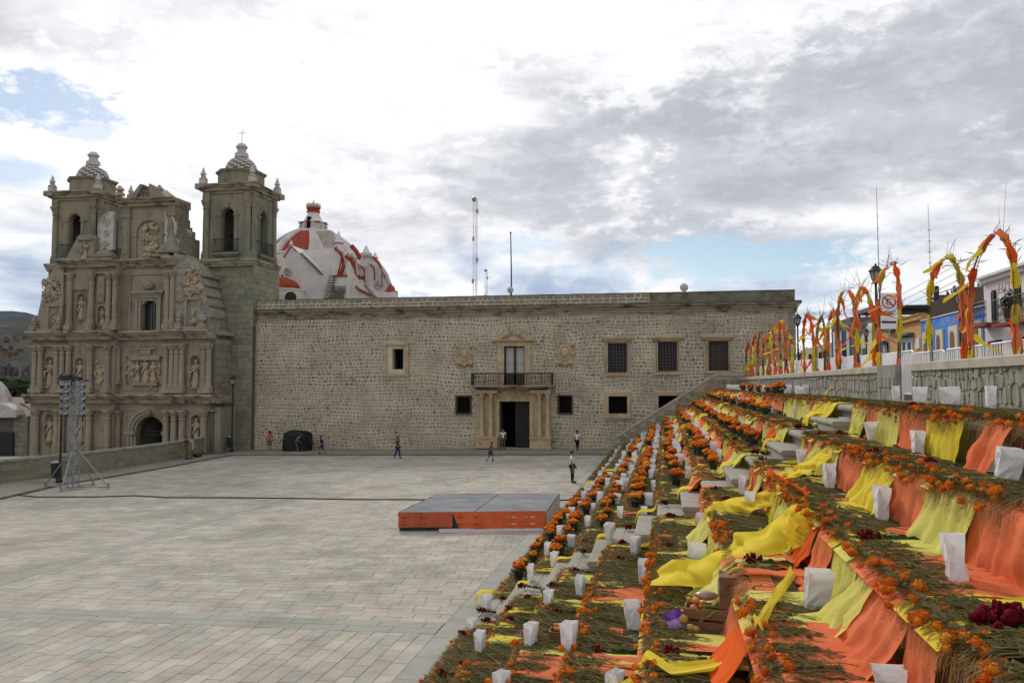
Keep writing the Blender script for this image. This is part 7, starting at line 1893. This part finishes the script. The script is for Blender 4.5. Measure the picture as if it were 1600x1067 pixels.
# ================================================================ HOUSES ON THE RIGHT
XH = 15.2
def HX(px, py): return onX(px, py, XH)
def house(name, label, pxl, pxr, yt_px, z_top, col, base=4.92):
    ya = HX(pxr, 560)[0]; yb = HX(pxl, 560)[0]; t = thing(name, label, 'house', (XH, (ya+yb)/2, base)); q = MB()
    q.box(XH, XH+9, ya+.01, yb-.01, base-1, z_top); rel(q.build('wall', col), t); return t, ya, yb
def hz_(px, py): return HX(px, py)[1]
def hbox(t, name, m, px0, py0, px1, py1, d0=-.05, d1=.0, skew=True):
    """piece standing proud of the street front; py as seen at its middle"""
    pm = (px0+px1)/2; ya = HX(px1, 500)[0]; yb = HX(px0, 500)[0]; z1 = hz_(pm, py0); z0 = hz_(pm, py1); q = MB(); q.box(XH+d0, XH+d1, ya, yb, z0, z1); return rel(q.build(name, m), t)
wcol = mat('white_house_paint', (.66,.63,.62), .8, .2, var=.06, nscale=1); bcol = mat('bright_blue_paint', (.055,.22,.66), .75, .25, var=.08, nscale=1.2); ycol = mat('mustard_paint', (.56,.32,.12), .8, .2, var=.10, nscale=1.2); crm = mat('cream_trim', (.60,.54,.40), .8, .2, var=.06)
brn = mat('brown_door', (.16,.10,.055), .6, .3, var=.2, nscale=3); lbl = mat('pale_blue_door', (.45,.58,.62), .6, .3); drd = mat('dark_red_slab', (.22,.04,.035), .7, .2); gry = mat('grey_block_house', (.13,.125,.11), .9, .15, var=.25, nscale=1.0)
# white house
zw = hz_(1568, 428)
t, ya, yb = house('white_house', 'white two storey house with wrought iron balcony at the right edge', 1540, 1700, 0, zw, wcol)
q = MB(); q.box(XH-.35, XH+9, ya, yb+.05, zw, zw+.12); q.box(XH-.18, XH, ya, yb, zw-.2, zw); rel(q.build('cornice', wcol), t)
hbox(t, 'balcony_door', M['dark'], 1550, 455, 1557, 505, -.02, .01); hbox(t, 'door_leaf', bpy.data.materials.get('dark_green_plastic'), 1555, 453, 1558, 506, -.12, -.021)
hbox(t, 'balcony_door', M['dark'], 1587, 441, 1597, 500, -.02, .01)
hbox(t, 'shop_door', M['dark'], 1546, 532, 1565, 575, -.02, .01); hbox(t, 'shop_door', drd, 1544, 533, 1549, 575, -.06, -.021); hbox(t, 'shop_door', M['dark'], 1591, 526, 1612, 575, -.02, .01)  # near-black plates paint the shade of open doorways; the red piece is a leaf
hbox(t, 'balcony_slab', drd, 1541, 506, 1568, 510.5, -.75, 0); hbox(t, 'balcony_slab', drd, 1577, 501, 1640, 506, -.75, 0)
def irail(t, px0, px1, zb, zt2, X):
    ya = HX(px1, 500)[0]; yb = HX(px0, 500)[0]; q = MB()
    q.tube([(X, ya, zt2), (X, yb, zt2)], .025, 4); q.tube([(X, ya, zb+.05), (X, yb, zb+.05)], .02, 4); n = int((yb-ya)/.16)
    for k in range(n+1):
        y = ya+(yb-ya)*k/n; q.tube([(X, y, zb), (X, y, zt2)], .012, 4, cap=False)
        if k % 2: 
            for zc in (zb+(zt2-zb)*.35, zb+(zt2-zb)*.68): q.tube([(X, y+.09*cos(a*.8), zc+.11*sin(a*.8)) for a in range(9)], .010, 3, cap=False)
    rel(q.build('balcony_railing', M['black']), t)
zb = hz_(1555, 506); irail(t, 1541, 1568, zb, zb+1.0, XH-.72); zb2 = hz_(1600, 501); irail(t, 1577, 1640, zb2, zb2+1.0, XH-.72)
ROTH = (pi/2, 0, -pi/2)
def strokes(px, py, n, hgt, wid, m, t, seed):
    yy, zz = HX(px, py); q = MB(); rs = random.Random(seed)
    for k in range(n):
        y = yy-wid/2+wid*k/n; z0 = zz-hgt/2; a = wid/n
        q.box(XH-.018, XH-.004, y, y+a*.22, z0, z0+hgt)
        for f in rs.sample((0, .42, .85), 2): q.box(XH-.018, XH-.004, y+a*.24, y+a*.7, z0+hgt*f, z0+hgt*(f+.15))
    rel(q.build('faded_lettering', m), t)
strokes(1567, 450, 4, .42, 1.5, mat('faded_red_letters', (.50,.30,.29), .7), t, 2)
for px_, py_, r_ in ((1596,495,.5),(1602,470,.6),(1594,460,.4)):
    yy, zz = HX(px_, py_)
pl = thing('potted_shrub', 'dark leafy shrub in a red pot on the right hand balcony', 'plant', (XH-.5, HX(1597,490)[0], zb2)); q = MB(); rn = random.Random(3)
for _ in range(260):
    c = Vector((rn.gauss(0,.16), rn.gauss(0,.2), .85+rn.gauss(0,.2))); u = Vector((rn.gauss(0,1), rn.gauss(0,1), rn.gauss(0,1))).normalized()*.09; v_ = u.orthogonal()*.45; q.add([tuple(c-u), tuple(c+v_), tuple(c+u), tuple(c-v_)], [(0,1,2,3)])
q.build('foliage', M['leaf'], pl); q = MB(); q.lathe((0,0,0), [(.18,0),(.26,.5),(.29,.5),(.29,.58),(.2,.58)], 10); q.build('pot', drd, pl)
# blue house
zbl = hz_(1440, 502); zbl = (zbl+hz_(1538, 478))/2
t, ya, yb = house('blue_house', 'bright blue single storey house with cream framed arched doors', 1440.5, 1540, 0, zbl, bcol)
q = MB(); q.box(XH-.06, XH+.3, ya, yb, zbl-.0, zbl+.06); rel(q.build('roof_edge', wcol), t)
for (a, b, c) in ((1443,1455,519),(1463.5,1474.5,515),(1484,1498,509)):
    hbox(t, 'door_surround', crm, a, c, b, 575, -.10, 0)
    m_ = (b-a)*.26; yA, yB = HX(b-m_, 540)[0], HX(a+m_, 540)[0]; zt3 = hz_((a+b)/2, c+8); q = MB(); r_ = (yB-yA)/2; ycn = (yA+yB)/2
    pts = [(yA, 4.95), (yB, 4.95)]+[(ycn+r_*cos(pi*k/8), zt3-r_+r_*sin(pi*k/8)) for k in range(9)]; q.prismX(pts, XH-.12, XH-.10); rel(q.build('arched_door', brn), t)
hbox(t, 'door_surround', crm, 1508, 502, 1536, 575, -.10, 0); hbox(t, 'door', brn, 1512.5, 508, 1531, 575, -.13, -.10)
strokes(1477, 502, 5, .40, 1.5, mat('pale_letters', (.30,.42,.72), .7), t, 5)
# slatted wooden screen on the roof terrace
sc = thing('terrace_screen', 'weathered brown board screen on the blue house roof', 'fence', (XH+.5, (ya+yb)/2, zbl+.05))
n = 44
for k in range(n):
    y = ya+.3+(yb-ya-.6)*k/n; q = MB(); h = 1.15+rn.uniform(-.06,.06); q.box(XH+.45, XH+.48, y, y+(yb-ya-.6)/n-.05, zbl+.07, zbl+h); rel(q.build('board', mat('weathered_board', (.09,.065,.05), .9, .1, var=.3) if 'weathered_board' not in bpy.data.materials else bpy.data.materials['weathered_board']), sc)
q = MB(); q.box(XH+.48, XH+.52, ya+.3, yb-.3, zbl+.3, zbl+.37); q.box(XH+.48, XH+.52, ya+.3, yb-.3, zbl+.9, zbl+.97); rel(q.build('rail', M['brownwood']), sc)
sh_h = thing('roof_room', 'tan shed roofed room behind the blue house terrace', 'shed', (XH+5, (ya+yb)/2, zbl)); q = MB(); y0_ = ya+1.2; q.prismX([(y0_+1.5, zbl), (yb-2, zbl), (yb-2, zbl+1.2), (y0_+5, zbl+2.1), (y0_+1.5, zbl+2.1)][::-1], XH+3, XH+7); rel(q.build('room', mat('tan_render', (.25,.20,.15), .9, .1, var=.1)), sh_h)
# yellow house
zy = (hz_(1375, 508.5)+hz_(1438, 490))/2
t, ya, yb = house('yellow_house', 'mustard yellow single storey house with pale blue double door', 1371, 1440.3, 0, zy, ycol)
q = MB(); q.box(XH-.22, XH+.3, ya, yb, zy-.35, zy-.25); q.box(XH-.10, XH+.3, ya, yb, zy, zy+.06); rel(q.build('cornice', ycol), t)
hbox(t, 'door_hood', gry, 1404, 522, 1428, 526, -.4, 0)
for (a, b) in ((1409.5, 1417.3), (1417.6, 1426)):
    hbox(t, 'door', lbl, a, 528, b, 575, -.08, 0); hbox(t, 'door_pane', M['glass'], a+2, 535, b-2, 552, -.10, -.081)
hbox(t, 'door_hood', gry, 1374, 533.5, 1386, 537, -.3, 0); hbox(t, 'door', lbl, 1375, 538, 1383, 575, -.08, 0); hbox(t, 'door_pane', M['glass'], 1377.5, 542, 1380.5, 552, -.10, -.081); hbox(t, 'dark_doorway', M['dark'], 1386, 535, 1390, 575, -.05, 0); hbox(t, 'window_ledge', gry, 1387, 515, 1399, 518, -.3, 0)
hbox(t, 'wall_plaque', wcol, 1431, 528, 1437, 545, -.08, 0)
# farther houses
t, ya, yb = house('white_gabled_house', 'small white fronted house with curved gable left of the yellow house', 1346, 1370.8, 0, hz_(1358, 523), wcol); hbox(t, 'door', gry, 1347, 544, 1353, 575, -.06, 0); hbox(t, 'door', M['dark'], 1361, 541, 1366, 575, -.06, 0); hbox(t, 'window', gry, 1351, 528, 1355, 538, -.06, 0)
q = MB(); ym = (ya+yb)/2; z_ = hz_(1358, 523); q.prismX([(ya, z_), (yb, z_), (yb-1, z_+.35), (ym+1, z_+.45), (ym, z_+.9), (ym-1, z_+.45), (ya+1, z_+.35)], XH, XH+.4); rel(q.build('gable', wcol), t)
t, ya, yb = house('dark_house', 'dark grey brown house with terrace roof behind the arches', 1330, 1345.8, 0, hz_(1338, 502), gry)
t, ya, yb = house('dark_blue_house', 'dark blue fronted far house with pale pilasters', 1300, 1329.8, 0, hz_(1315, 512), mat('night_blue_paint', (.02,.045,.11), .8, .2)); 
for a, b in ((1302,1305.5),(1312,1315),(1323,1327)): hbox(t, 'pilaster', lbl, a, 518, b, 575, -.06, 0)
hbox(t, 'dark_doorway', M['dark'], 1306, 545, 1311, 575, -.05, 0); hbox(t, 'dark_doorway', M['dark'], 1316.5, 545, 1322, 575, -.05, 0); q = MB(); z_ = hz_(1315, 500); q.box(XH, XH+9, ya, yb, hz_(1315,512), z_); rel(q.build('roof_wall', gry), t)
t, ya, yb = house('pale_low_house', 'pale pinkish low house at the far end of the street', 1256, 1299.8, 0, hz_(1275, 541), mat('pale_pink_render', (.45,.36,.30), .85, .1, var=.1)); hbox(t, 'dark_doorway', M['dark'], 1263, 553, 1269, 575, -.05, 0); hbox(t, 'dark_doorway', M['dark'], 1279, 550, 1287, 575, -.05, 0)
# tree behind, roof clutter, masts
def tree(x, y, z0, h, w_, label, seed):
    rn = random.Random(seed); t = thing('tree', label, 'tree', (x, y, z0)); q = MB(); q.tube([(0,0,0), (.1,0,h*.3), (-.1,.1,h*.6), (.05,0,h*.85)], [.22,.16,.1,.04], 6)
    for k in range(7): a = rn.random()*6.3; q.tube([(0,0,h*(.35+.06*k)), (w_*.5*cos(a), w_*.5*sin(a), h*(.5+.06*k))], [.07,.02], 4)
    q.build('trunk', M['brownwood'], t); q = MB(); cl_ = [(rn.gauss(0,w_*.4), rn.gauss(0,w_*.4), h*rn.uniform(.42,.95)) for _ in range(22)]
    for _ in range(3200):
        c0 = rn.choice(cl_); c = Vector((c0[0]+rn.gauss(0,w_*.15), c0[1]+rn.gauss(0,w_*.15), c0[2]+rn.gauss(0,w_*.12))); u = Vector((rn.gauss(0,1), rn.gauss(0,1), rn.gauss(0,1))).normalized()*.16; v_ = u.orthogonal()*.5; q.add([tuple(c-u), tuple(c+v_), tuple(c+u), tuple(c-v_)], [(0,1,2,3)])
    q.build('crown', M['leaf'], t)
ty, tz = onX(1533, 470, 24); tree(24, ty, 4.9, tz-4.9+1.2, 2.2, 'dark green tree behind the blue house beside the white house', 2)
ty, tz = onX(1262, 540, 22); tree(22, min(ty, 130), 4.9, 5.2, 3, 'dark distant tree at the end of the street', 4)
ty, _ = onX(1362, 520, 22); q = MB(); z_ = onX(1362, 505, 22)[1]; tt = thing('flat_roofed_building', 'dark flat roofed building with overhanging canopy behind the lamp post', 'building', (22, ty, 4.9)); q.box(22, 30, ty-6, ty+16, 4.5, z_); rel(q.build('wall', gry), tt); q = MB(); q.box(20.5, 30, ty-7, ty+2, z_+1.0, z_+1.3); 
for yy in (ty-6.5, ty-2, ty+1.5): q.box(21, 21.2, yy, yy+.2, z_, z_+1.0)
rel(q.build('roof_canopy', M['black']), tt)
rc2 = thing('roof_shelter', 'thin steel pole shelter on the yellow house roof', 'shelter', (XH+3, HX(1415,480)[0], zy)); q = MB(); y0_, y1_ = HX(1426,480)[0], HX(1404,480)[0]
for yy in (y0_, (y0_+y1_)/2, y1_): q.tube([(XH+3, yy, zy), (XH+3, yy, zy+1.9)], .05, 5)
q.box(XH+2, XH+5, (y0_+y1_)/2, y1_+1, zy+1.35, zy+1.45); q.tube([(XH+3, y0_-3, zy+1.9), (XH+3, y1_+2, zy+1.9)], .03, 4); rel(q.build('shelter_frame', M['black']), rc2)
ch2 = thing('roof_chimney', 'thin black chimney pipe between yellow and blue house roofs', 'chimney', (XH+1, HX(1436,480)[0], zy)); q = MB(); q.tube([(0,0,-.5), (0,0,1.7)], .16, 8); q.build('pipe', M['black'], ch2)
def thinmast(px, pt, X, label, r_=.05, guys=True):
    y, z1 = onX(px, pt, X); t = thing('antenna_mast', label, 'mast', (X, y, 4.9)); q = MB(); q.tube([(0,0,0), (0,0,(z1-4.9)*.6), (-.05,0,z1-4.9)], [r_*1.4, r_, r_*.5], 5); q.build('mast', M['steel'], t)
    q = MB(); 
    for k in range(6): q.box(-.14, .14, -.03, .03, (z1-4.9)*(.55+.06*k), (z1-4.9)*(.55+.06*k)+.05)
    q.build('aerial', M['steel'], t)
thinmast(1370, 292, 26, 'tall thin antenna mast rising directly above the no parking sign', .06); thinmast(1451, 318, 21, 'thin single antenna pole above the blue house', .035)
# wires over the street
wr = MB()
for (za, zb_) in ((6.0,3.0),(5.6,2.6),(6.4,3.6)):
    y0_, y1_ = 42, 100; wr.tube([(XH-.6, y0_+(y1_-y0_)*f, 4.9+za+.0-.9*sin(pi*f)) for f in [i/14 for i in range(15)]], .018, 3, cap=False)
tag(wr.build('overhead_wire', M['black']), 'thin overhead wires strung along the house fronts', 'wires')
# no parking sign
sy, sz = onX(1389, 482, 7.1); s_ = depth(7.1, sy, sz)/FPX
t = thing('no_parking_sign', 'white no parking sign with crossed E above the wall', 'sign', (7.1, sy, 4.92)); wS, hS = 25*s_, 64*s_; zc = sz-4.92
ang = -YAW+.25
def sg(mb, name, m): mb.xf(Matrix.Rotation(ang, 4, 'Z')); o = mb.build(name, m, t); return o
q = MB(); q.box(-wS/2, wS/2, 0, .015, zc-hS/2+.0, zc+hS*.38); sg(q, 'sign_board', M['paint'])
q = MB(); q.tube([(0,.03,0),(0,.03,zc+hS*.38)], .03, 6); sg(q, 'post', M['steel'])
q = MB(); r_ = wS*.40; zcr = zc+hS*.38-wS*.55; n = 28
for i in range(n):
    a, b = 2*pi*i/n, 2*pi*(i+1)/n; q.prismY([(r_*.88*cos(a), zcr+r_*.88*sin(a)), (r_*1.06*cos(a), zcr+r_*1.06*sin(a)), (r_*1.06*cos(b), zcr+r_*1.06*sin(b)), (r_*.88*cos(b), zcr+r_*.88*sin(b))], -.006, -.001)
q.obox((0,-.005,zcr), (r_*.68, 0, -r_*.68), (0,.002,0), (.016,0,.016)); sg(q, 'prohibition_ring', mat('sign_red', (.30,.03,.03), .5))
q = MB(); e = r_*.5; q.box(-e*.7,-e*.4,-.0045,-.001,zcr-e,zcr+e)
for z_ in (-e, -.12*e, e*.76): q.box(-e*.4, e*.6, -.0045, -.001, zcr+z_, zcr+z_+e*.24)
q.box(-wS*.38, wS*.38, -.004, -.001, zcr-r_*1.62, zcr-r_*1.5); q.prismY([(wS*.1, zcr-r_*1.72), (wS*.28, zcr-r_*1.9), (-.3*wS, zcr-r_*1.86), (-.3*wS, zcr-r_*1.78)][::-1], -.004, -.001)
q.box(-wS*.34, wS*.34, -.004, -.001, zcr-r_*2.02, zcr-r_*1.92); q.box(-wS*.42, wS*.42, -.004, -.001, zc-hS*.36, zc-hS*.31)
sg(q, 'lettering', M['black'])
# ================================================================ PEOPLE
SK = mat('brown_skin', (.20,.10,.06), .6, .3); HAIR = mat('black_hair', (.008,.007,.007), .5, .3)
def cloth(name, c): return mat(name, c, .85, .15, var=.12, nscale=8)
C_ = {'white': cloth('white_shirt', (.66,.64,.66)), 'blacktr': cloth('black_trousers', (.012,.012,.016)), 'red': cloth('red_shirt', (.36,.02,.03)), 'pinkred': cloth('pink_red_top', (.55,.06,.07)), 'olive': cloth('olive_shirt', (.07,.09,.03)), 'navy': cloth('navy_trousers', (.02,.03,.07)), 'blue': cloth('blue_shorts', (.03,.06,.14)), 'blackshirt': cloth('black_shirt', (.012,.012,.016)), 'maroon': cloth('maroon_shirt', (.13,.02,.025)), 'tan': cloth('tan_trousers', (.22,.14,.07)), 'lilac': cloth('pale_grey_dress', (.34,.31,.33)), 'grey': cloth('grey_shorts', (.09,.08,.08)), 'khaki': cloth('khaki_trousers', (.10,.085,.06)), 'bluetop': cloth('blue_grey_top', (.13,.15,.22))}
SHOE = mat('dark_shoes', (.015,.012,.012), .6)
def skinmesh(name, V, E, Rr, m, parent, root=0, sub=1):
    me = bpy.data.meshes.new(name); me.from_pydata(V, E, []); me.materials.append(m); o = bpy.data.objects.new(name, me); COL.objects.link(o)
    md = o.modifiers.new('skin', 'SKIN'); md.use_smooth_shade = True; sv = me.skin_vertices[0].data
    for i, r_ in enumerate(Rr): sv[i].radius = (r_, r_*(.85 if isinstance(r_, float) else 1))
    sv[root].use_root = True
    s2 = o.modifiers.new('sub', 'SUBSURF'); s2.levels = sub; s2.render_levels = sub
    dg = bpy.context.evaluated_depsgraph_get(); me2 = bpy.data.meshes.new_from_object(o.evaluated_get(dg)); me2.name = name
    bpy.data.objects.remove(o); o2 = bpy.data.objects.new(name, me2); COL.objects.link(o2); o2.parent = parent; return o2
def person(loc, rz, h, label, top, bottom, pose='stand', shorts=False, dress=False, group=None):
    """figure faces +X before rotation by rz"""
    t = thing('person', label, 'person', loc, rz, group); s_ = h/1.75; t.scale = (s_,)*3
    J = dict(pel=(0,0,.93), waist=(0,0,1.08), chest=(0,0,1.30), neck=(0,0,1.47), hb=(.01,0,1.56), ht=(.03,0,1.70))
    leg = {'stand': (((.02,.10,.50),(-.01,.11,.07),(.14,.13,.03)), ((.03,-.10,.50),(.02,-.11,.07),(.17,-.12,.03))),
           'walk': (((.14,.09,.52),(.20,.09,.09),(.34,.10,.05)), ((-.02,-.09,.50),(-.24,-.09,.16),(-.14,-.10,.04))),
           'run': (((.24,.09,.60),(.14,.09,.22),(.28,.10,.20)), ((-.05,-.09,.50),(-.30,-.09,.24),(-.30,-.10,.10))),
           'lean': (((.06,.10,.48),(.02,.11,.07),(.16,.12,.03)), ((.06,-.10,.48),(.05,-.11,.07),(.19,-.12,.03))),
           'bend': (((.02,.12,.50),(-.12,.18,.10),(.00,.2,.03)), ((.16,-.10,.52),(.24,-.11,.08),(.38,-.12,.03)))}[pose]
    arm = {'stand': (((.02,.24,1.13),(.10,.25,.90),(.13,.25,.82)), ((.02,-.24,1.13),(.09,-.25,.90),(.12,-.25,.82))),
           'walk': (((-.08,.24,1.14),(.02,.26,.93),(.06,.26,.86)), ((.10,-.24,1.14),(.26,-.24,1.0),(.32,-.24,.98))),
           'run': (((-.18,.24,1.18),(-.06,.27,1.02),(-.0,.27,1.0)), ((.12,-.24,1.14),(.30,-.20,1.2),(.36,-.18,1.26))),
           'lean': (((.14,.22,1.15),(.30,.12,1.12),(.36,.08,1.12)), ((.14,-.22,1.15),(.30,-.12,1.15),(.36,-.08,1.15))),
           'bend': (((.16,.22,1.05),(.34,.20,.92),(.40,.20,.88)), ((.2,-.22,1.05),(.38,-.18,.95),(.44,-.18,.92)))}[pose]
    if pose in ('bend',):
        for k_, dx, dz in (('waist',.06,-.02),('chest',.20,-.08),('neck',.32,-.12),('hb',.38,-.13),('ht',.46,-.10)): J[k_] = (J[k_][0]+dx, J[k_][1], J[k_][2]+dz)
    if pose == 'run':
        for k_, dx, dz in (('waist',.02,0),('chest',.07,0),('neck',.11,0),('hb',.13,0),('ht',.15,0)): J[k_] = (J[k_][0]+dx, 0, J[k_][2]+dz)
    cx_ = J['chest'][0]; nz = J['neck'][2]-.07
    sh1, sh2 = (cx_, .18, nz), (cx_, -.18, nz)
    V = [J['pel'], J['waist'], J['chest'], J['neck'], J['hb'], ((J['hb'][0]+J['ht'][0])/2, 0, (J['hb'][2]+J['ht'][2])/2+.0), J['ht'], (J['pel'][0], .09, .90), leg[0][0], leg[0][1], leg[0][2], (J['pel'][0], -.09, .90), leg[1][0], leg[1][1], leg[1][2], sh1, arm[0][0], arm[0][1], arm[0][2], sh2, arm[1][0], arm[1][1], arm[1][2]]
    E = [(0,1),(1,2),(2,3),(3,4),(4,5),(5,6),(0,7),(7,8),(8,9),(9,10),(0,11),(11,12),(12,13),(13,14),(3,15),(15,16),(16,17),(17,18),(3,19),(19,20),(20,21),(21,22)]
    RR = [.13,.115,.135,.055,.085,.098,.07,.085,.062,.04,.035,.085,.062,.04,.035,.055,.042,.032,.03,.055,.042,.032,.03]
    skinmesh('body', V, E, RR, SK, t)
    # head details
    hx = V[5]; q = MB()
    q.ball((hx[0]-.015, 0, hx[2]+.03), .112, 12, 8, sx=1.02, sz=1.0); q.v = [(a, b, c) if not (a > hx[0]+.055 and c < hx[2]+.075) else (hx[0]+.03, b*.9, c) for a, b, c in q.v]; q.build('hair', HAIR, t, smooth=True)
    q = MB(); q.ball((hx[0]+.098, 0, hx[2]-.015), .016, 6, 4, sx=1.2); q.build('nose', SK, t)
    for sd in (-1, 1): q = MB(); q.ball((hx[0]+.088, sd*.033, hx[2]+.012), .011, 6, 4); q.build('eye', HAIR, t)
    # hands with fingers
    for a_ in arm:
        w0, w1 = Vector(a_[1]), Vector(a_[2]); d = (w1-w0).normalized(); sd = Vector((0,1,0)).cross(d).normalized(); q = MB()
        q.obox(w1+d*.03, d*.04, sd*.035, Vector((0,.014,0)))
        for k in range(4): p0 = w1+d*.065+sd*(-.027+.018*k); L = (.055,.065,.062,.048)[k]; q.tube([p0, p0+d*L*.5, p0+d*L+Vector((0,-.012,0))], [.0085,.008,.006], 5)
        p0 = w1+sd*.03; q.tube([p0, p0+d*.03+sd*.025, p0+d*.055+sd*.03], [.010,.009,.007], 5); q.build('hand', SK, t, smooth=True)
    # clothes
    up = [J['pel'], J['waist'], J['chest'], (J['neck'][0], 0, J['neck'][2]-.05), sh1, tuple(Vector(sh1).lerp(Vector(arm[0][0]), .72)), sh2, tuple(Vector(sh2).lerp(Vector(arm[1][0]), .72))]
    skinmesh('shirt' if not dress else 'dress', up+([(J['pel'][0], 0, .62)] if dress else []), [(0,1),(1,2),(2,3),(3,4),(4,5),(3,6),(6,7)]+([(0,8)] if dress else []), [.148,.135,.155,.085,.075,.062,.075,.062]+([.19] if dress else []), C_[top], t)
    if not dress:
        fr = .45 if shorts else .97
        def lp(a, b, f): return tuple(Vector(a).lerp(Vector(b), f))
        lv = [J['pel'], (J['pel'][0], .09, .88), (J['pel'][0], -.09, .88)]; e_ = [(0,1),(0,2)]; r_ = [.145,.108,.108]
        for i, sd in ((0, 1), (1, 2)):
            n0 = len(lv); lv.append(lp(leg[i][0], leg[i][0], 0)); e_.append((sd, n0)); r_.append(.085)
            if not shorts: lv.append(lp(leg[i][0], leg[i][1], .93)); e_.append((n0, n0+1)); r_.append(.066)
        skinmesh('trousers' if not shorts else 'shorts', lv, e_, r_, C_[bottom], t)
    for i in (0, 1):
        a_, b_ = Vector(leg[i][1]), Vector(leg[i][2]); q = MB(); q.tube([a_+Vector((-.05,0,-.035)), a_+Vector((.02,0,-.02)), b_+Vector((.0,0,.0)), b_+Vector((.06,0,-.01))], [.035,.055,.048,.025], 7); q.v = [(x, y, max(z, a_.z-.07)) for x, y, z in q.v]; q.build('shoe', SHOE, t, smooth=True)
    return t
def put(px, py, **k): x, y, z = onG(px, py); return x, y, z
def P_(px, pyf, pyt, rz, label, top, bottom, pose, raised=0, **k):
    x, y, z = onG(px, pyf); z += raised; zt = onY(px, pyt, y)[1]; return person((x, y, z), rz, zt-z, label, top, bottom, pose, **k)
m1 = P_(894, 754, 703, -.15, 'man in white shirt and black trousers standing on the plaza holding a brown bag', 'white', 'blacktr', 'stand')
bx, by, bz = onG(892, 754); q = MB(); q.prismX([(-.14,.0),(.14,.0),(.09,.34),(-.09,.34)], -.05, .05); o = q.build('brown_bag', mat('brown_cloth_bag', (.13,.085,.06), .9), loc=(bx+.16, by-.33, bz+.52)); tag(o, 'brown cloth bag hanging from the hand of the man in white shirt', 'bag')
P_(902, 706, 672, 1.2, 'man in pale shirt and black trousers walking away below the right wall', 'white', 'blacktr', 'walk', .0)
P_(786, 704.5, 669, -1.4, 'man in white shirt standing in the dark doorway', 'white', 'khaki', 'stand', .1)
P_(766, 723, 690, -.2, 'boy in red shirt and blue shorts running past the doorway', 'red', 'blue', 'run', shorts=True)
P_(621, 716, 682, -.5, 'boy in olive shirt and navy trousers walking over the plaza', 'olive', 'navy', 'walk')
P_(503, 711, 680, -2.8, 'child in black shirt and blue shorts running beside the wall', 'blackshirt', 'blue', 'run', shorts=True)
P_(421, 706, 673, 2.0, 'person in pink red top and grey shorts by the convent wall', 'pinkred', 'grey', 'stand', shorts=True)
P_(463, 707, 675, -.1, 'person with bare legs bending over the black covered load', 'bluetop', 'grey', 'bend', shorts=True)
P_(290, 719, 681, -.1, 'man in maroon shirt and tan trousers embracing a woman at the low wall', 'maroon', 'tan', 'lean', .1)
P_(300, 719, 681, pi+.1, 'woman in pale dress embracing a man at the low wall', 'lilac', 'tan', 'lean', .1, dress=True)
gx, gy_, gz_ = onG(308, 716); q = MB(); q.ball((0,0,.15), .3, 10, 6, sx=1.3, sz=.6, jit=.08, rnd=ra); tag(q.build('black_bag', M['black'], smooth=True, loc=(gx, gy_, gz_+.1)), 'soft black bag on the ground beside the embracing couple', 'bag')
# black covered load
gx, gy_, gz_ = onG(458, 707); q = MB(); P = []
for i in range(9):
    u = i/8; row = []
    for j in range(25):
        a = 2*pi*j/24; sx_ = 1.12*(1-.12*u)*(1/max(abs(cos(a)), abs(sin(a))))**.6; e = 1+.10*noise.noise(Vector((cos(a)*2, sin(a)*2, u*2))); 
        zz = 1.72*min(1, u*1.2)*(1-(.22 if cos(a) > .75 else 0)*u)
        k_ = 1 if u < .8 else max(0, 1-(u-.8)*5)
        row.append((sx_*cos(a)*e*k_+.03*sin(j*2.5)*(1-u), .8*sin(a)*e*k_*(1/max(abs(cos(a)), abs(sin(a))))**.6, zz+.05*noise.noise(Vector((cos(a)*3, sin(a)*3, u)))))
    row[24] = row[0]; P.append(row)
q.grid(P); tag(q.build('covered_load', mat('black_tarpaulin', (.006,.006,.007), .55, .3), smooth=True, loc=(gx, gy_+.8, gz_)), 'bulky load under a black cloth standing by the convent wall', 'covered load')
